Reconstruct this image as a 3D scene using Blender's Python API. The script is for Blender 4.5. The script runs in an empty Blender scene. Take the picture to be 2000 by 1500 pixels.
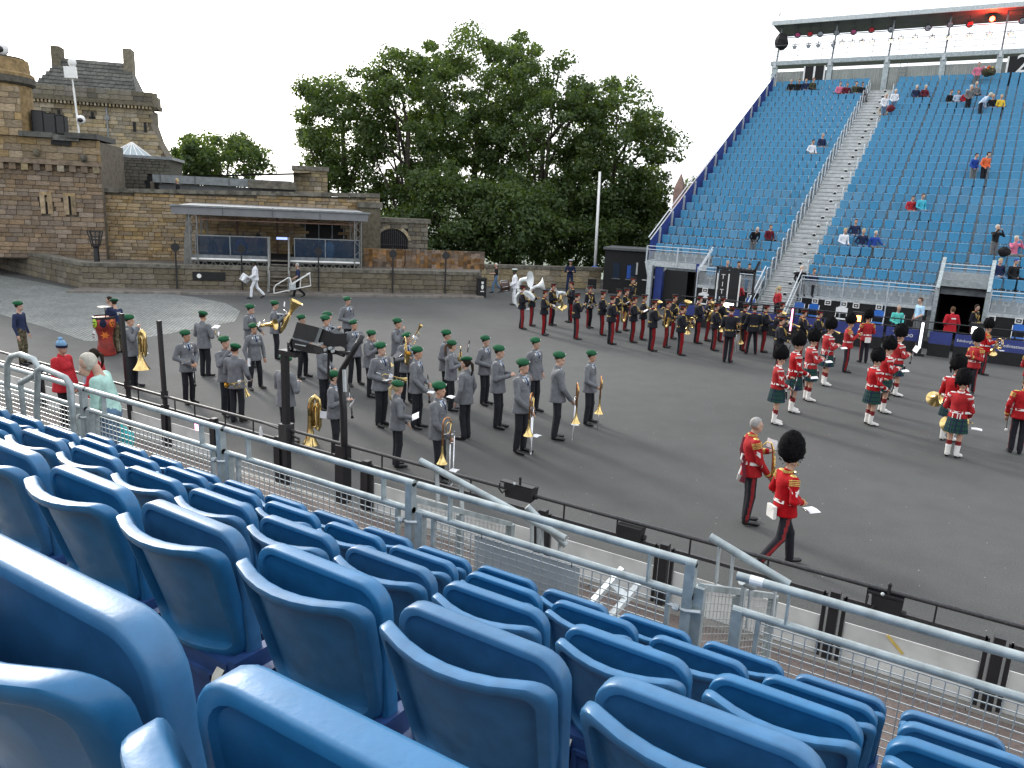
import bpy, math, random
import numpy as np
from mathutils import Vector, Matrix
from mathutils.bvhtree import BVHTree
random.seed(7); RNG = np.random.default_rng(7)
SC = bpy.context.scene
COL = SC.collection
R = math.radians
# ------------------------------------------------------------------ camera
FPX, ROLLM, CAMH = 1505.0, 0.048, 4.82            # focal length in pixels of the 2000 px wide photograph
roll = math.atan(ROLLM)
pitch = math.atan((750 - (280 + 2513 * ROLLM)) * math.cos(roll) / FPX)
def _basis():
    c, s = math.cos(pitch), math.sin(pitch)
    fwd = np.array([0, c, -s]); up = np.array([0, s, c]); right = np.array([1., 0, 0])
    cr, sr = math.cos(roll), math.sin(roll)
    m = np.array([cr * right + sr * up, sr * right - cr * up, fwd])
    d = m.T @ np.array([-2513., -470., FPX]); t = math.pi - math.atan2(d[1], d[0])
    z = np.array([[math.cos(t), -math.sin(t), 0], [math.sin(t), math.cos(t), 0], [0, 0, 1]])
    return m @ z.T
CM = _basis()
CAMP = np.array([0, 0, CAMH])
cam_data = bpy.data.cameras.new('camera'); cam = bpy.data.objects.new('camera', cam_data); COL.objects.link(cam)
cam_data.sensor_width = 36; cam_data.lens = FPX / 2000 * 36; cam_data.clip_start = 0.05; cam_data.clip_end = 5000
cam.matrix_world = Matrix(((CM[0][0], -CM[1][0], -CM[2][0], 0), (CM[0][1], -CM[1][1], -CM[2][1], 0),
                           (CM[0][2], -CM[1][2], -CM[2][2], CAMH), (0, 0, 0, 1)))
SC.camera = cam
def ray(x, y): return CM.T @ np.array([x - 1000., y - 750., FPX])
def atz(x, y, z=0.):
    d = ray(x, y); return CAMP + d * ((z - CAMH) / d[2])
def aty(x, y, Y):
    d = ray(x, y); return CAMP + d * (Y / d[1])
def atd(x, y, dist):
    d = ray(x, y); return CAMP + d / np.linalg.norm(d) * dist
def proj(p):
    c = CM @ (np.asarray(p, float) - CAMP); return c[0] / c[2] * FPX + 1000, c[1] / c[2] * FPX + 750
# ------------------------------------------------------------------ sky, sun, exposure
SUN_EL = R(22)
_sd = ray(-200, 0); SUN_AZ = math.atan2(_sd[0], _sd[1])       # clockwise from +Y
world = bpy.data.worlds.new('World'); SC.world = world; world.use_nodes = True
nt = world.node_tree; nt.nodes.clear()
sky = nt.nodes.new('ShaderNodeTexSky'); sky.sky_type = 'NISHITA'; sky.sun_disc = False
sky.sun_elevation = SUN_EL; sky.sun_rotation = SUN_AZ; sky.altitude = 100; sky.air_density = 1.0; sky.dust_density = 4.0; sky.ozone_density = 1.0
hs = nt.nodes.new('ShaderNodeHueSaturation'); hs.inputs['Saturation'].default_value = 0.30
bg = nt.nodes.new('ShaderNodeBackground'); bg.inputs['Strength'].default_value = 0.13
wo = nt.nodes.new('ShaderNodeOutputWorld')
cl = nt.nodes.new('ShaderNodeMix'); cl.data_type = 'RGBA'; cl.inputs[0].default_value = .6; cl.inputs[7].default_value = (8.2, 8.5, 8.9, 1)   # even high cloud over the clear sky
nt.links.new(sky.outputs[0], hs.inputs['Color']); nt.links.new(hs.outputs[0], cl.inputs[6]); nt.links.new(cl.outputs[2], bg.inputs[0]); nt.links.new(bg.outputs[0], wo.inputs[0])
sl = bpy.data.lights.new('sun', 'SUN'); sl.energy = 1.5; sl.angle = R(12); sl.color = (1.0, 0.95, 0.87)
sun = bpy.data.objects.new('sun', sl); COL.objects.link(sun)
sdir = Vector((math.sin(SUN_AZ) * math.cos(SUN_EL), math.cos(SUN_AZ) * math.cos(SUN_EL), math.sin(SUN_EL)))
sun.rotation_euler = sdir.to_track_quat('Z', 'Y').to_euler(); sun.location = sdir * 200
vs = SC.view_settings; vs.view_transform = 'Standard'; vs.look = 'None'; vs.exposure = 1.0; vs.gamma = 1.0; vs.use_curve_mapping = False
SC.cycles.max_bounces = 6; SC.cycles.diffuse_bounces = 3; SC.cycles.glossy_bounces = 3; SC.cycles.transmission_bounces = 6; SC.cycles.transparent_max_bounces = 12
SC.cycles.caustics_reflective = False; SC.cycles.caustics_refractive = False
# ------------------------------------------------------------------ materials
MATS = {}
def mat(name, col, rough=.6, metal=0., var=.10, scale=6., bump=0., bscale=60., spec=.5, rnd=0., island=0., dark=None, emit=0., alpha=1., trans=0., detail=4.):
    """procedural material: base colour broken by noise, optional bump, per-object and per-island variation"""
    m = bpy.data.materials.new(name); m.use_nodes = True; MATS[name] = m
    t = m.node_tree; b = t.nodes['Principled BSDF']; N = t.nodes.new; L = t.links.new
    b.inputs['Roughness'].default_value = rough; b.inputs['Metallic'].default_value = metal
    b.inputs['Specular IOR Level'].default_value = spec
    c = (*col, 1) if len(col) == 3 else col
    tc = N('ShaderNodeTexCoord')
    if var > 0:
        nz = N('ShaderNodeTexNoise'); nz.inputs['Scale'].default_value = scale; nz.inputs['Detail'].default_value = detail
        L(tc.outputs['Object'], nz.inputs['Vector'])
        mx = N('ShaderNodeMix'); mx.data_type = 'RGBA'
        d = dark if dark else tuple(x * (1 - 2.2 * var) for x in col)
        mx.inputs[6].default_value = (*d, 1); mx.inputs[7].default_value = tuple(min(1, x * (1 + var)) for x in col) + (1,)
        mr = N('ShaderNodeMapRange'); mr.inputs[1].default_value = .3; mr.inputs[2].default_value = .62
        L(nz.outputs['Fac'], mr.inputs[0]); L(mr.outputs[0], mx.inputs[0]); out = mx.outputs[2]
    else:
        rg = N('ShaderNodeRGB'); rg.outputs[0].default_value = c; out = rg.outputs[0]
    if rnd or island:
        hsv = N('ShaderNodeHueSaturation'); L(out, hsv.inputs['Color'])
        if island:
            g = N('ShaderNodeNewGeometry'); oi = N('ShaderNodeObjectInfo'); ad = N('ShaderNodeMath'); ad.operation = 'ADD'
            L(g.outputs['Random Per Island'], ad.inputs[0]); L(oi.outputs['Random'], ad.inputs[1])
            fr = N('ShaderNodeMath'); fr.operation = 'FRACT'; L(ad.outputs[0], fr.inputs[0]); src = fr.outputs[0]; amt = island
        else:
            oi = N('ShaderNodeObjectInfo'); src = oi.outputs['Random']; amt = rnd
        m1 = N('ShaderNodeMapRange'); m1.inputs[3].default_value = 1 - amt; m1.inputs[4].default_value = 1 + amt; L(src, m1.inputs[0]); L(m1.outputs[0], hsv.inputs['Value'])
        m3 = N('ShaderNodeMath'); m3.operation = 'MULTIPLY'; m3.inputs[1].default_value = 7.31; L(src, m3.inputs[0])
        m4 = N('ShaderNodeMath'); m4.operation = 'FRACT'; L(m3.outputs[0], m4.inputs[0])
        m2 = N('ShaderNodeMapRange'); m2.inputs[3].default_value = 1 - amt * .9; m2.inputs[4].default_value = 1 + amt * .6; L(m4.outputs[0], m2.inputs[0]); L(m2.outputs[0], hsv.inputs['Saturation'])
        out = hsv.outputs[0]
    L(out, b.inputs['Base Color'])
    if bump > 0:
        n2 = N('ShaderNodeTexNoise'); n2.inputs['Scale'].default_value = bscale; n2.inputs['Detail'].default_value = 5; L(tc.outputs['Object'], n2.inputs['Vector'])
        bp = N('ShaderNodeBump'); bp.inputs['Strength'].default_value = bump; bp.inputs['Distance'].default_value = .02
        L(n2.outputs['Fac'], bp.inputs['Height']); L(bp.outputs[0], b.inputs['Normal'])
    if emit > 0:
        b.inputs['Emission Color'].default_value = c; b.inputs['Emission Strength'].default_value = emit
    if alpha < 1: b.inputs['Alpha'].default_value = alpha
    if trans > 0: b.inputs['Transmission Weight'].default_value = trans
    return m
# ------------------------------------------------------------------ mesh helpers
def nobj(name, data, parent=None, loc=None, rotz=None):
    o = bpy.data.objects.new(name, data); COL.objects.link(o)
    if parent is not None: o.parent = parent
    if loc is not None: o.location = loc
    if rotz is not None: o.rotation_euler = (0, 0, rotz)
    return o
def tag(o, label, cat=None, group=None, kind=None):
    if label: o['label'] = label
    if cat: o['category'] = cat
    if group: o['group'] = group
    if kind: o['kind'] = kind
    return o
def empty(name, loc=(0, 0, 0), rotz=0): return nobj(name, None, None, loc, rotz)
class MB:
    """collects faces, then links them as one mesh object"""
    def __init__(s): s.v = []; s.f = []; s.m = []
    def add(s, vs, fs, mi=0):
        n = len(s.v); s.v.extend([tuple(map(float, p)) for p in vs]); s.f.extend([tuple(i + n for i in f) for f in fs]); s.m.extend([mi] * len(fs)); return s
    def box(s, x0, x1, y0, y1, z0, z1, mi=0):
        return s.add([(x0, y0, z0), (x1, y0, z0), (x1, y1, z0), (x0, y1, z0), (x0, y0, z1), (x1, y0, z1), (x1, y1, z1), (x0, y1, z1)],
                     [(0, 3, 2, 1), (4, 5, 6, 7), (0, 1, 5, 4), (1, 2, 6, 5), (2, 3, 7, 6), (3, 0, 4, 7)], mi)
    def bar(s, p0, p1, w=.05, h=None, mi=0, up=(0, 0, 1)):
        """rectangular bar from p0 to p1"""
        h = h or w; p0 = Vector(p0); p1 = Vector(p1); d = (p1 - p0).normalized(); u = Vector(up)
        if abs(d.dot(u)) > .98: u = Vector((1, 0, 0))
        a = d.cross(u).normalized() * (w / 2); b = a.cross(d).normalized() * (h / 2)
        vs = [p + q for p in (p0, p1) for q in (-a - b, a - b, a + b, -a + b)]
        return s.add(vs, [(0, 3, 2, 1), (4, 5, 6, 7), (0, 1, 5, 4), (1, 2, 6, 5), (2, 3, 7, 6), (3, 0, 4, 7)], mi)
    def tube(s, pts, r=.02, n=8, mi=0, closed=False, caps=True, flat=1.):
        pts = [Vector(p) for p in pts]; N = len(pts); rs = r if isinstance(r, (list, tuple)) else [r] * N
        rings = []; a = None
        for i in range(N):
            if closed: d = (pts[(i + 1) % N] - pts[i - 1]).normalized()
            else: d = (pts[min(i + 1, N - 1)] - pts[max(i - 1, 0)]).normalized()
            if a is None:
                u = Vector((0, 0, 1)) if abs(d.z) < .9 else Vector((1, 0, 0)); a = d.cross(u).normalized()
            else:
                a = (a - d * a.dot(d)).normalized()
            b = d.cross(a)
            rings.append([pts[i] + (a * math.cos(2 * math.pi * k / n) + b * math.sin(2 * math.pi * k / n) * flat) * rs[i] for k in range(n)])
        vs = [p for rg in rings for p in rg]; fs = []
        M = N if closed else N - 1
        for i in range(M):
            j = (i + 1) % N
            for k in range(n): fs.append((i * n + k, j * n + k, j * n + (k + 1) % n, i * n + (k + 1) % n))
        if caps and not closed: fs += [tuple(range(n)), tuple((N - 1) * n + k for k in reversed(range(n)))]
        return s.add(vs, fs, mi)
    def lathe(s, prof, n=16, mi=0, at=(0, 0, 0), axis=(0, 0, 1), sx=1., sy=1., jit=0.):
        q = Vector((0, 0, 1)).rotation_difference(Vector(axis)); at = Vector(at); vs = []; fs = []
        for r, z in prof:
            for k in range(n):
                a = 2 * math.pi * k / n; rr = r * (1 + (random.random() - .5) * jit)
                vs.append(at + q @ Vector((rr * math.cos(a) * sx, rr * math.sin(a) * sy, z)))
        for i in range(len(prof) - 1):
            for k in range(n): fs.append((i * n + k, i * n + (k + 1) % n, (i + 1) * n + (k + 1) % n, (i + 1) * n + k))
        return s.add(vs, fs, mi)
    def ell(s, c, r, n=12, m=8, mi=0, rot=None, jit=0., fn=None):
        """ellipsoid from n x m faces; fn(direction) scales the radius"""
        c = Vector(c); vs = []; fs = []
        for i in range(m + 1):
            th = math.pi * i / m
            for k in range(n):
                ph = 2 * math.pi * k / n; d = Vector((math.sin(th) * math.cos(ph), math.sin(th) * math.sin(ph), math.cos(th)))
                sc = (fn(d) if fn else 1.) * (1 + (random.random() - .5) * jit)
                p = Vector((d.x * r[0], d.y * r[1], d.z * r[2])) * sc
                if rot is not None: p = rot @ p
                vs.append(c + p)
        for i in range(m):
            for k in range(n): fs.append((i * n + k, (i + 1) * n + k, (i + 1) * n + (k + 1) % n, i * n + (k + 1) % n))
        return s.add(vs, fs, mi)
    def mesh(s, name, mats, smooth=False):
        me = bpy.data.meshes.new(name); me.from_pydata(s.v, [], s.f)
        for m in (mats if isinstance(mats, (list, tuple)) else [mats]): me.materials.append(MATS[m] if isinstance(m, str) else m)
        if any(s.m): me.polygons.foreach_set('material_index', s.m)
        if smooth: me.polygons.foreach_set('use_smooth', [True] * len(s.f))
        me.update(); return me
    def build(s, name, mats, parent=None, smooth=False, loc=None, rotz=None):
        return nobj(name, s.mesh(name, mats, smooth), parent, loc, rotz)
def dup(o, parent=None):
    c = o.copy(); COL.objects.link(c); c.parent = parent
    for ch in o.children: dup(ch, c)
    return c
def autosmooth(o, ang=40):
    me = o.data; me.polygons.foreach_set('use_smooth', [True] * len(me.polygons))
    me.set_sharp_from_angle(angle=R(ang)); return o
ORD = ['first', 'second', 'third', 'fourth', 'fifth', 'sixth', 'seventh', 'eighth', 'ninth', 'tenth', 'eleventh', 'twelfth', 'thirteenth', 'fourteenth',
       'fifteenth', 'sixteenth', 'seventeenth', 'eighteenth', 'nineteenth', 'twentieth', 'twenty-first', 'twenty-second', 'twenty-third', 'twenty-fourth',
       'twenty-fifth', 'twenty-sixth', 'twenty-seventh', 'twenty-eighth', 'twenty-ninth', 'thirtieth']
# palette
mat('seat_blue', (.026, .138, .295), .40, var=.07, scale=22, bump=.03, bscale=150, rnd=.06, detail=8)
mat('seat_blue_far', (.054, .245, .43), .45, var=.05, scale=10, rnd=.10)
mat('seat_housing', (.02, .06, .19), .5, var=.12, scale=18)
mat('cream_tag', (.62, .60, .52), .6, var=.08, scale=30)
mat('galv', (.36, .41, .42), .45, metal=.35, var=.14, scale=9, bump=.05, bscale=90)
mat('galv_light', (.50, .54, .55), .42, metal=.3, var=.10, scale=9)
mat('galv_dark', (.16, .18, .19), .5, metal=.4, var=.15, scale=7)
mat('wire', (.50, .53, .53), .4, metal=.5, var=.05)
mat('black_metal', (.012, .012, .014), .35, var=.1, scale=12)
mat('black_matt', (.009, .009, .010), .8, var=.15, scale=6)
mat('scuffed_black', (.014, .014, .016), .38, var=.2, scale=40, dark=(.05, .05, .05), detail=8)
mat('white_board', (.52, .52, .50), .6, var=.10, scale=2.5)
mat('white_plastic', (.75, .76, .77), .4, var=.04)
mat('yellow_tape', (.55, .40, .10), .6)
mat('banner_blue', (.030, .045, .20), .5, var=.08, scale=3)
mat('panel_blue', (.012, .035, .20), .6, var=.10, scale=2)
mat('pad_blue', (.012, .08, .38), .55, var=.08, scale=4)
mat('white_paint', (.78, .78, .76), .5, var=.05, scale=5)
# ================================================================== ground
def ground_mat(name, col, kind):
    m = mat(name, col, .85, var=0); t = m.node_tree; b = t.nodes['Principled BSDF']; N = t.nodes.new; L = t.links.new
    tc = N('ShaderNodeTexCoord'); V = tc.outputs['Object']
    def noise(s, d=6., r=.6):
        n = N('ShaderNodeTexNoise'); n.inputs['Scale'].default_value = s; n.inputs['Detail'].default_value = d; n.inputs['Roughness'].default_value = r; L(V, n.inputs['Vector']); return n.outputs['Fac']
    def ramp(f, a, bb, lo, hi):
        r = N('ShaderNodeMapRange'); r.inputs[1].default_value = a; r.inputs[2].default_value = bb; r.inputs[3].default_value = lo; r.inputs[4].default_value = hi; L(f, r.inputs[0]); return r.outputs[0]
    def mulc(c, f):
        x = N('ShaderNodeMix'); x.data_type = 'RGBA'; x.blend_type = 'MULTIPLY'; x.inputs[0].default_value = 1; L(c, x.inputs[6]); L(f, x.inputs[7]); return x.outputs[2]
    rgb = N('ShaderNodeRGB'); rgb.outputs[0].default_value = (*col, 1); c = rgb.outputs[0]
    if kind == 'asphalt':
        c = mulc(c, ramp(noise(.12, 3), .3, .7, .82, 1.18)); c = mulc(c, ramp(noise(1.6, 5), .3, .7, .90, 1.1)); c = mulc(c, ramp(noise(45, 2), .3, .7, .72, 1.28))
        vo = N('ShaderNodeTexVoronoi'); vo.inputs['Scale'].default_value = 5.0; vo.inputs['Randomness'].default_value = 1; L(V, vo.inputs['Vector'])
        nz = noise(1.1, 2); sp = N('ShaderNodeMath'); sp.operation = 'LESS_THAN'; sp.inputs[1].default_value = .055; L(vo.outputs['Distance'], sp.inputs[0])
        g2 = N('ShaderNodeMath'); g2.operation = 'GREATER_THAN'; g2.inputs[1].default_value = .5; L(nz, g2.inputs[0]); ml = N('ShaderNodeMath'); ml.operation = 'MULTIPLY'; L(sp.outputs[0], ml.inputs[0]); L(g2.outputs[0], ml.inputs[1])
        x = N('ShaderNodeMix'); x.data_type = 'RGBA'; L(ml.outputs[0], x.inputs[0]); L(c, x.inputs[6]); x.inputs[7].default_value = (.30, .29, .27, 1); c = x.outputs[2]
        h = noise(70, 3)
        bp = N('ShaderNodeBump'); bp.inputs['Strength'].default_value = .5; bp.inputs['Distance'].default_value = .01; L(h, bp.inputs['Height']); L(bp.outputs[0], b.inputs['Normal'])
    elif kind in ('setts', 'slabs'):
        br = N('ShaderNodeTexBrick'); w, hh = ((.20, .12) if kind == 'setts' else (.75, .5))
        br.inputs['Scale'].default_value = 1; br.inputs['Brick Width'].default_value = w; br.inputs['Row Height'].default_value = hh; br.inputs['Mortar Size'].default_value = (.016 if kind == 'setts' else .008)
        br.inputs['Color1'].default_value = (*[q * .85 for q in col], 1); br.inputs['Color2'].default_value = (*[q * 1.2 for q in col], 1); br.inputs['Mortar'].default_value = (*[q * .4 for q in col], 1)
        mp = N('ShaderNodeMapping'); mp.inputs['Rotation'].default_value = (0, 0, R(46)); L(V, mp.inputs['Vector']); L(mp.outputs[0], br.inputs['Vector'])
        c = mulc(br.outputs['Color'], ramp(noise(.8, 4), .3, .7, .8, 1.15)); c = mulc(c, ramp(noise(18, 3), .3, .7, .85, 1.15))
        iv = N('ShaderNodeMath'); iv.operation = 'SUBTRACT'; iv.inputs[0].default_value = 1; L(br.outputs['Fac'], iv.inputs[1])
        bp = N('ShaderNodeBump'); bp.inputs['Strength'].default_value = .9; bp.inputs['Distance'].default_value = .02; L(iv.outputs[0], bp.inputs['Height']); L(bp.outputs[0], b.inputs['Normal'])
        b.inputs['Roughness'].default_value = .7; b.inputs['Specular IOR Level'].default_value = .25
    L(c, b.inputs['Base Color']); return m
ground_mat('asphalt', (.060, .062, .061), 'asphalt')
ground_mat('setts', (.20, .215, .21), 'setts')
ground_mat('slabs', (.15, .135, .12), 'slabs')
ground_mat('brown_paving', (.125, .098, .088), 'asphalt')
mat('far_land', (.16, .19, .15), .9, var=.2, scale=.02)
mat('kerb_stone', (.20, .185, .165), .8, var=.15, scale=3, rnd=.08)
def sheet(name, pts, z, m, kind='structure', label=None):
    o = MB().add([(p[0], p[1], z) for p in pts], [tuple(range(len(pts)))]).build(name, m); tag(o, label, kind=kind); return o
sheet('terrain', [(-2500, -2500), (2500, -2500), (2500, 2500), (-2500, 2500)], -14, 'far_land', label='low ground far below the parade ground')
sheet('ground', [(-62, -30), (60, -30), (60, 62), (-16, 62), (-21, 50), (-62, 50)], 0, 'asphalt', label='grey asphalt parade ground')
# setts in front of the castle
spx = [(-60, 640), (0, 614), (80, 637), (166, 666), (240, 668), (300, 657), (380, 643), (458, 628), (470, 608), (440, 592), (380, 580), (300, 571), (215, 566), (150, 566), (60, 548), (-60, 528)]
sheet('setts', [atz(*p)[:2] for p in spx], .004, 'setts', label='fan of worn grey stone setts')
# raised paving between the near stand and the black barrier
kb = MB(); kb.box(-40, 12, -6, 8.25, -.05, .12); o = kb.build('near_pavement', 'brown_paving'); tag(o, 'brown paved strip below the near stand', kind='structure')
for i in range(36):
    x = -30 + i * 1.05
    if x < 3: MB().box(x, x + 1.035, 8.255, 8.40, -.05, .125).build('kerb_stone', 'kerb_stone', o)
# ================================================================== near stand
S = .47; NX0 = -2.40; NP, NR = .805, .4325
NROW = [(1.144 + NP * (k - 1), 3.967 - NR * (k - 1)) for k in range(5)]     # y and height of the seat-back tops, rows A..E
def rrect(w, h, r, n=6):
    pts = []
    for cx, cz, a0 in ((w - r, h - r, 0), (-w + r, h - r, 90), (-w + r, -h + r, 180), (w - r, -h + r, 270)):
        for i in range(n + 1):
            a = R(a0 + 90 * i / n); pts.append((cx + r * math.cos(a), cz + r * math.sin(a)))
    out = []
    for i, p in enumerate(pts):                    # points along the straight edges too, so that they can bend
        q = pts[(i + 1) % len(pts)]; out.append(p)
        if i % (n + 1) == n: out += [(p[0] + (q[0] - p[0]) * j / 6, p[1] + (q[1] - p[1]) * j / 6) for j in range(1, 6)]
    return out
def shell(loops, bend):
    """closed slab from nested rounded-rectangle loops (w,h,r,y); bend(x,y,z) places it"""
    mb = MB(); n = None; base = 0; vs = []; fs = []
    for (w, h, r, y) in loops:
        pts = rrect(w, h, r); n = len(pts); vs += [bend(x, y, z) for x, z in pts]
    for i in range(len(loops) - 1):
        for k in range(n): fs.append((i * n + k, i * n + (k + 1) % n, (i + 1) * n + (k + 1) % n, (i + 1) * n + k))
    fs.append(tuple(reversed(range(n)))); fs.append(tuple((len(loops) - 1) * n + k for k in range(n)))
    return mb.add(vs, fs)
def seat_proto():
    # local: x along the row, +y towards the arena, z up from the tread; back top at z .83
    W, Hh = .212, .180
    def bend(x, y, z):
        t = (z + Hh) / (2 * Hh)                    # 0 bottom .. 1 top
        xx = x * (.86 + .14 * t); drop = -.035 * (1 - (x / W) ** 2) * max(0, t - .5) * 2 * .35
        return (xx, y - .105 * t + .064 * (x / W) ** 2 - .012, .83 - Hh + z + drop)
    back = shell([(.06, 0.0500, .03, .010), (.17, 0.1350, .06, .010), (.203, 0.1710, .044, .012), (.2095, 0.1775, .049, .010), (W, Hh, .051, .005), (W, Hh, .051, -.019), (.2105, 0.1785, .050, -.0245), (.207, 0.1750, .048, -.027),
                  (.191, 0.1570, .040, -.027), (.188, 0.1540, .038, -.0255), (.186, 0.1520, .037, -.021), (.182, 0.1480, .034, .000), (.178, 0.1430, .032, .003), (.10, 0.1000, .03, .003)], bend)
    root = back.build('tip_up_seat', 'seat_blue', smooth=True); autosmooth(root, 42)
    PW, PH = .208, .205
    def bend2(x, y, z):
        t = (z + PH) / (2 * PH); return (x * (.93 + .07 * t), .045 + y - .052 * t, .842 - PH + z)
    pan = shell([(.08, 0.0800, .05, .036), (.17, 0.1600, .06, .036), (.198, 0.1950, .058, .035), (.2055, 0.2025, .062, .031), (PW, PH, .064, .025), (PW, PH, .064, -.004), (.2065, 0.2035, .063, -.0085), (.203, 0.2000, .060, -.011),
                 (.190, 0.1870, .053, -.011), (.188, 0.1850, .052, -.008), (.186, 0.1830, .051, -.004), (.165, 0.1600, .05, .002), (.08, 0.0800, .05, .006)], bend2).build('seat_pan', 'seat_blue', root, smooth=True); autosmooth(pan, 42)
    hb = MB(); hb.box(-.175, .175, -.035, .06, .27, .478); hb.box(-.13, .13, -.046, -.034, .285, .305); hb.box(-.13, .13, -.046, -.034, .42, .437); hb.box(-.135, -.12, -.046, -.034, .285, .435); hb.box(.12, .135, -.046, -.034, .285, .435)
    hb.box(-.168, -.142, -.042, -.034, .38, .45); hb.box(.142, .168, -.042, -.034, .38, .45); hb.box(-.205, -.174, -.03, .10, .22, .49); hb.box(.174, .205, -.03, .10, .22, .49)
    h = hb.build('hinge_housing', 'seat_housing', root)
    for sx in (-.155, .155):
        tb = MB(); pts = [(-.050, .33), (-.058, .375), (-.060, .415), (-.052, .445), (-.036, .462)]
        vs = [(sx + a, y, z) for (y, z) in pts for a in (-.015, .015)]; fs = [(2 * i, 2 * i + 1, 2 * i + 3, 2 * i + 2) for i in range(4)]
        tb.add(vs, fs); t = tb.build('number_tag', 'cream_tag', root, smooth=True)
    for sx in (-.10, .10): MB().lathe([(0, 0), (.009, 0), (.009, .006), (0, .006)], 8, at=(sx, -.046, .362), axis=(0, -1, 0)).build('bolt', 'galv_light', root)
    lb = MB(); lb.box(-.03, .03, 0, .05, 0.0, .28); lb.box(-.06, .06, -.03, .09, 0, .012); lb.box(-.2, .2, .0, .05, .24, .272); lb.build('leg', 'galv_dark', root)
    return root
proto = seat_proto(); used = False
ROWN = ['back', 'second', 'third', 'fourth', 'front']
for k, (ry, rz) in enumerate(NROW):
    tread = rz - .83; n = 0
    for i in range(-22, 12):
        xl = NX0 + S * i; cx = xl + .2185
        px, py = proj((cx, ry, rz))
        if not (-140 < px < 2330 and py < 1900): continue
        if k == 0: cx -= .05
        if k >= 3 and cx < -6.9: continue
        if k == 0 and (px > 1100 or i < -2): continue
        if k == 4 and cx < -6.6: continue
        s = proto if not used else dup(proto); used = True; n += 1
        s.location = (cx + random.uniform(-.006, .006), ry + .05, tread); s.rotation_euler = (random.uniform(-.012, .012), 0, random.uniform(-.012, .012))
        tag(s, f'blue tip-up seat in the {ROWN[k]} row of the near stand, {ORD[n - 1]} from the castle end', 'seat', 'seats of the near stand')
# decking of the near stand
mat_ch = mat('checker_plate', (.30, .30, .29), .42, metal=.55, var=.1, scale=8); t = mat_ch.node_tree
br = t.nodes.new('ShaderNodeTexBrick'); br.inputs['Scale'].default_value = 1; br.inputs['Brick Width'].default_value = .028; br.inputs['Row Height'].default_value = .009; br.inputs['Mortar Size'].default_value = .002
tc = t.nodes.new('ShaderNodeTexCoord'); ck = t.nodes.new('ShaderNodeTexChecker'); ck.inputs['Scale'].default_value = 33; t.links.new(tc.outputs['Object'], ck.inputs['Vector'])
mp = t.nodes.new('ShaderNodeMapping'); mp.inputs['Rotation'].default_value = (0, 0, R(90)); t.links.new(tc.outputs['Object'], mp.inputs['Vector'])
w1 = t.nodes.new('ShaderNodeTexWave'); w1.inputs['Scale'].default_value = 32; w1.bands_direction = 'X'; w2 = t.nodes.new('ShaderNodeTexWave'); w2.inputs['Scale'].default_value = 32; w2.bands_direction = 'Y'
t.links.new(tc.outputs['Object'], w1.inputs['Vector']); t.links.new(tc.outputs['Object'], w2.inputs['Vector'])
mx = t.nodes.new('ShaderNodeMix'); mx.data_type = 'FLOAT'; t.links.new(ck.outputs['Fac'], mx.inputs[0]); t.links.new(w1.outputs['Fac'], mx.inputs[2]); t.links.new(w2.outputs['Fac'], mx.inputs[3])
bp = t.nodes.new('ShaderNodeBump'); bp.inputs['Strength'].default_value = .9; bp.inputs['Distance'].default_value = .004; t.links.new(mx.outputs[0], bp.inputs['Height']); t.links.new(bp.outputs[0], t.nodes['Principled BSDF'].inputs['Normal'])
st = empty('near_grandstand', (0, 0, 0)); tag(st, 'near spectator stand of checker-plate treads below the blue seats', 'grandstand')
for k in range(-15, 5):                              # the rows that rise behind the photographer too
    ry = 1.144 + NP * (k - 1); tr = 3.967 - NR * (k - 1) - .83
    y0 = ry + .05 - .42; y1 = y0 + NP if k < 4 else y0 + NP + .18
    MB().box(-16, 3, y0, y1 + .02, tr - .04, tr).build('tread', 'checker_plate', st)
    MB().box(-16, 3, y0 - .012, y0, tr - .04, tr + NR - .042).build('riser', 'galv_dark', st)
for x in (-15, -12, -9, -6, -3, 0, 2.8):
    MB().box(x - .04, x + .04, 4.18, 4.26, 0.1, 1.78).build('leg', 'galv_dark', st)
    MB().bar((x, 4.2, 1.6), (x, -1.2, 4.2), .06, .10).build('raker', 'galv_dark', st)
ld = MB(); ld.box(-9.6, -6.9, 4.36, 5.5, 1.30, 1.42); ld.build('landing', 'checker_plate', st)
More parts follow.
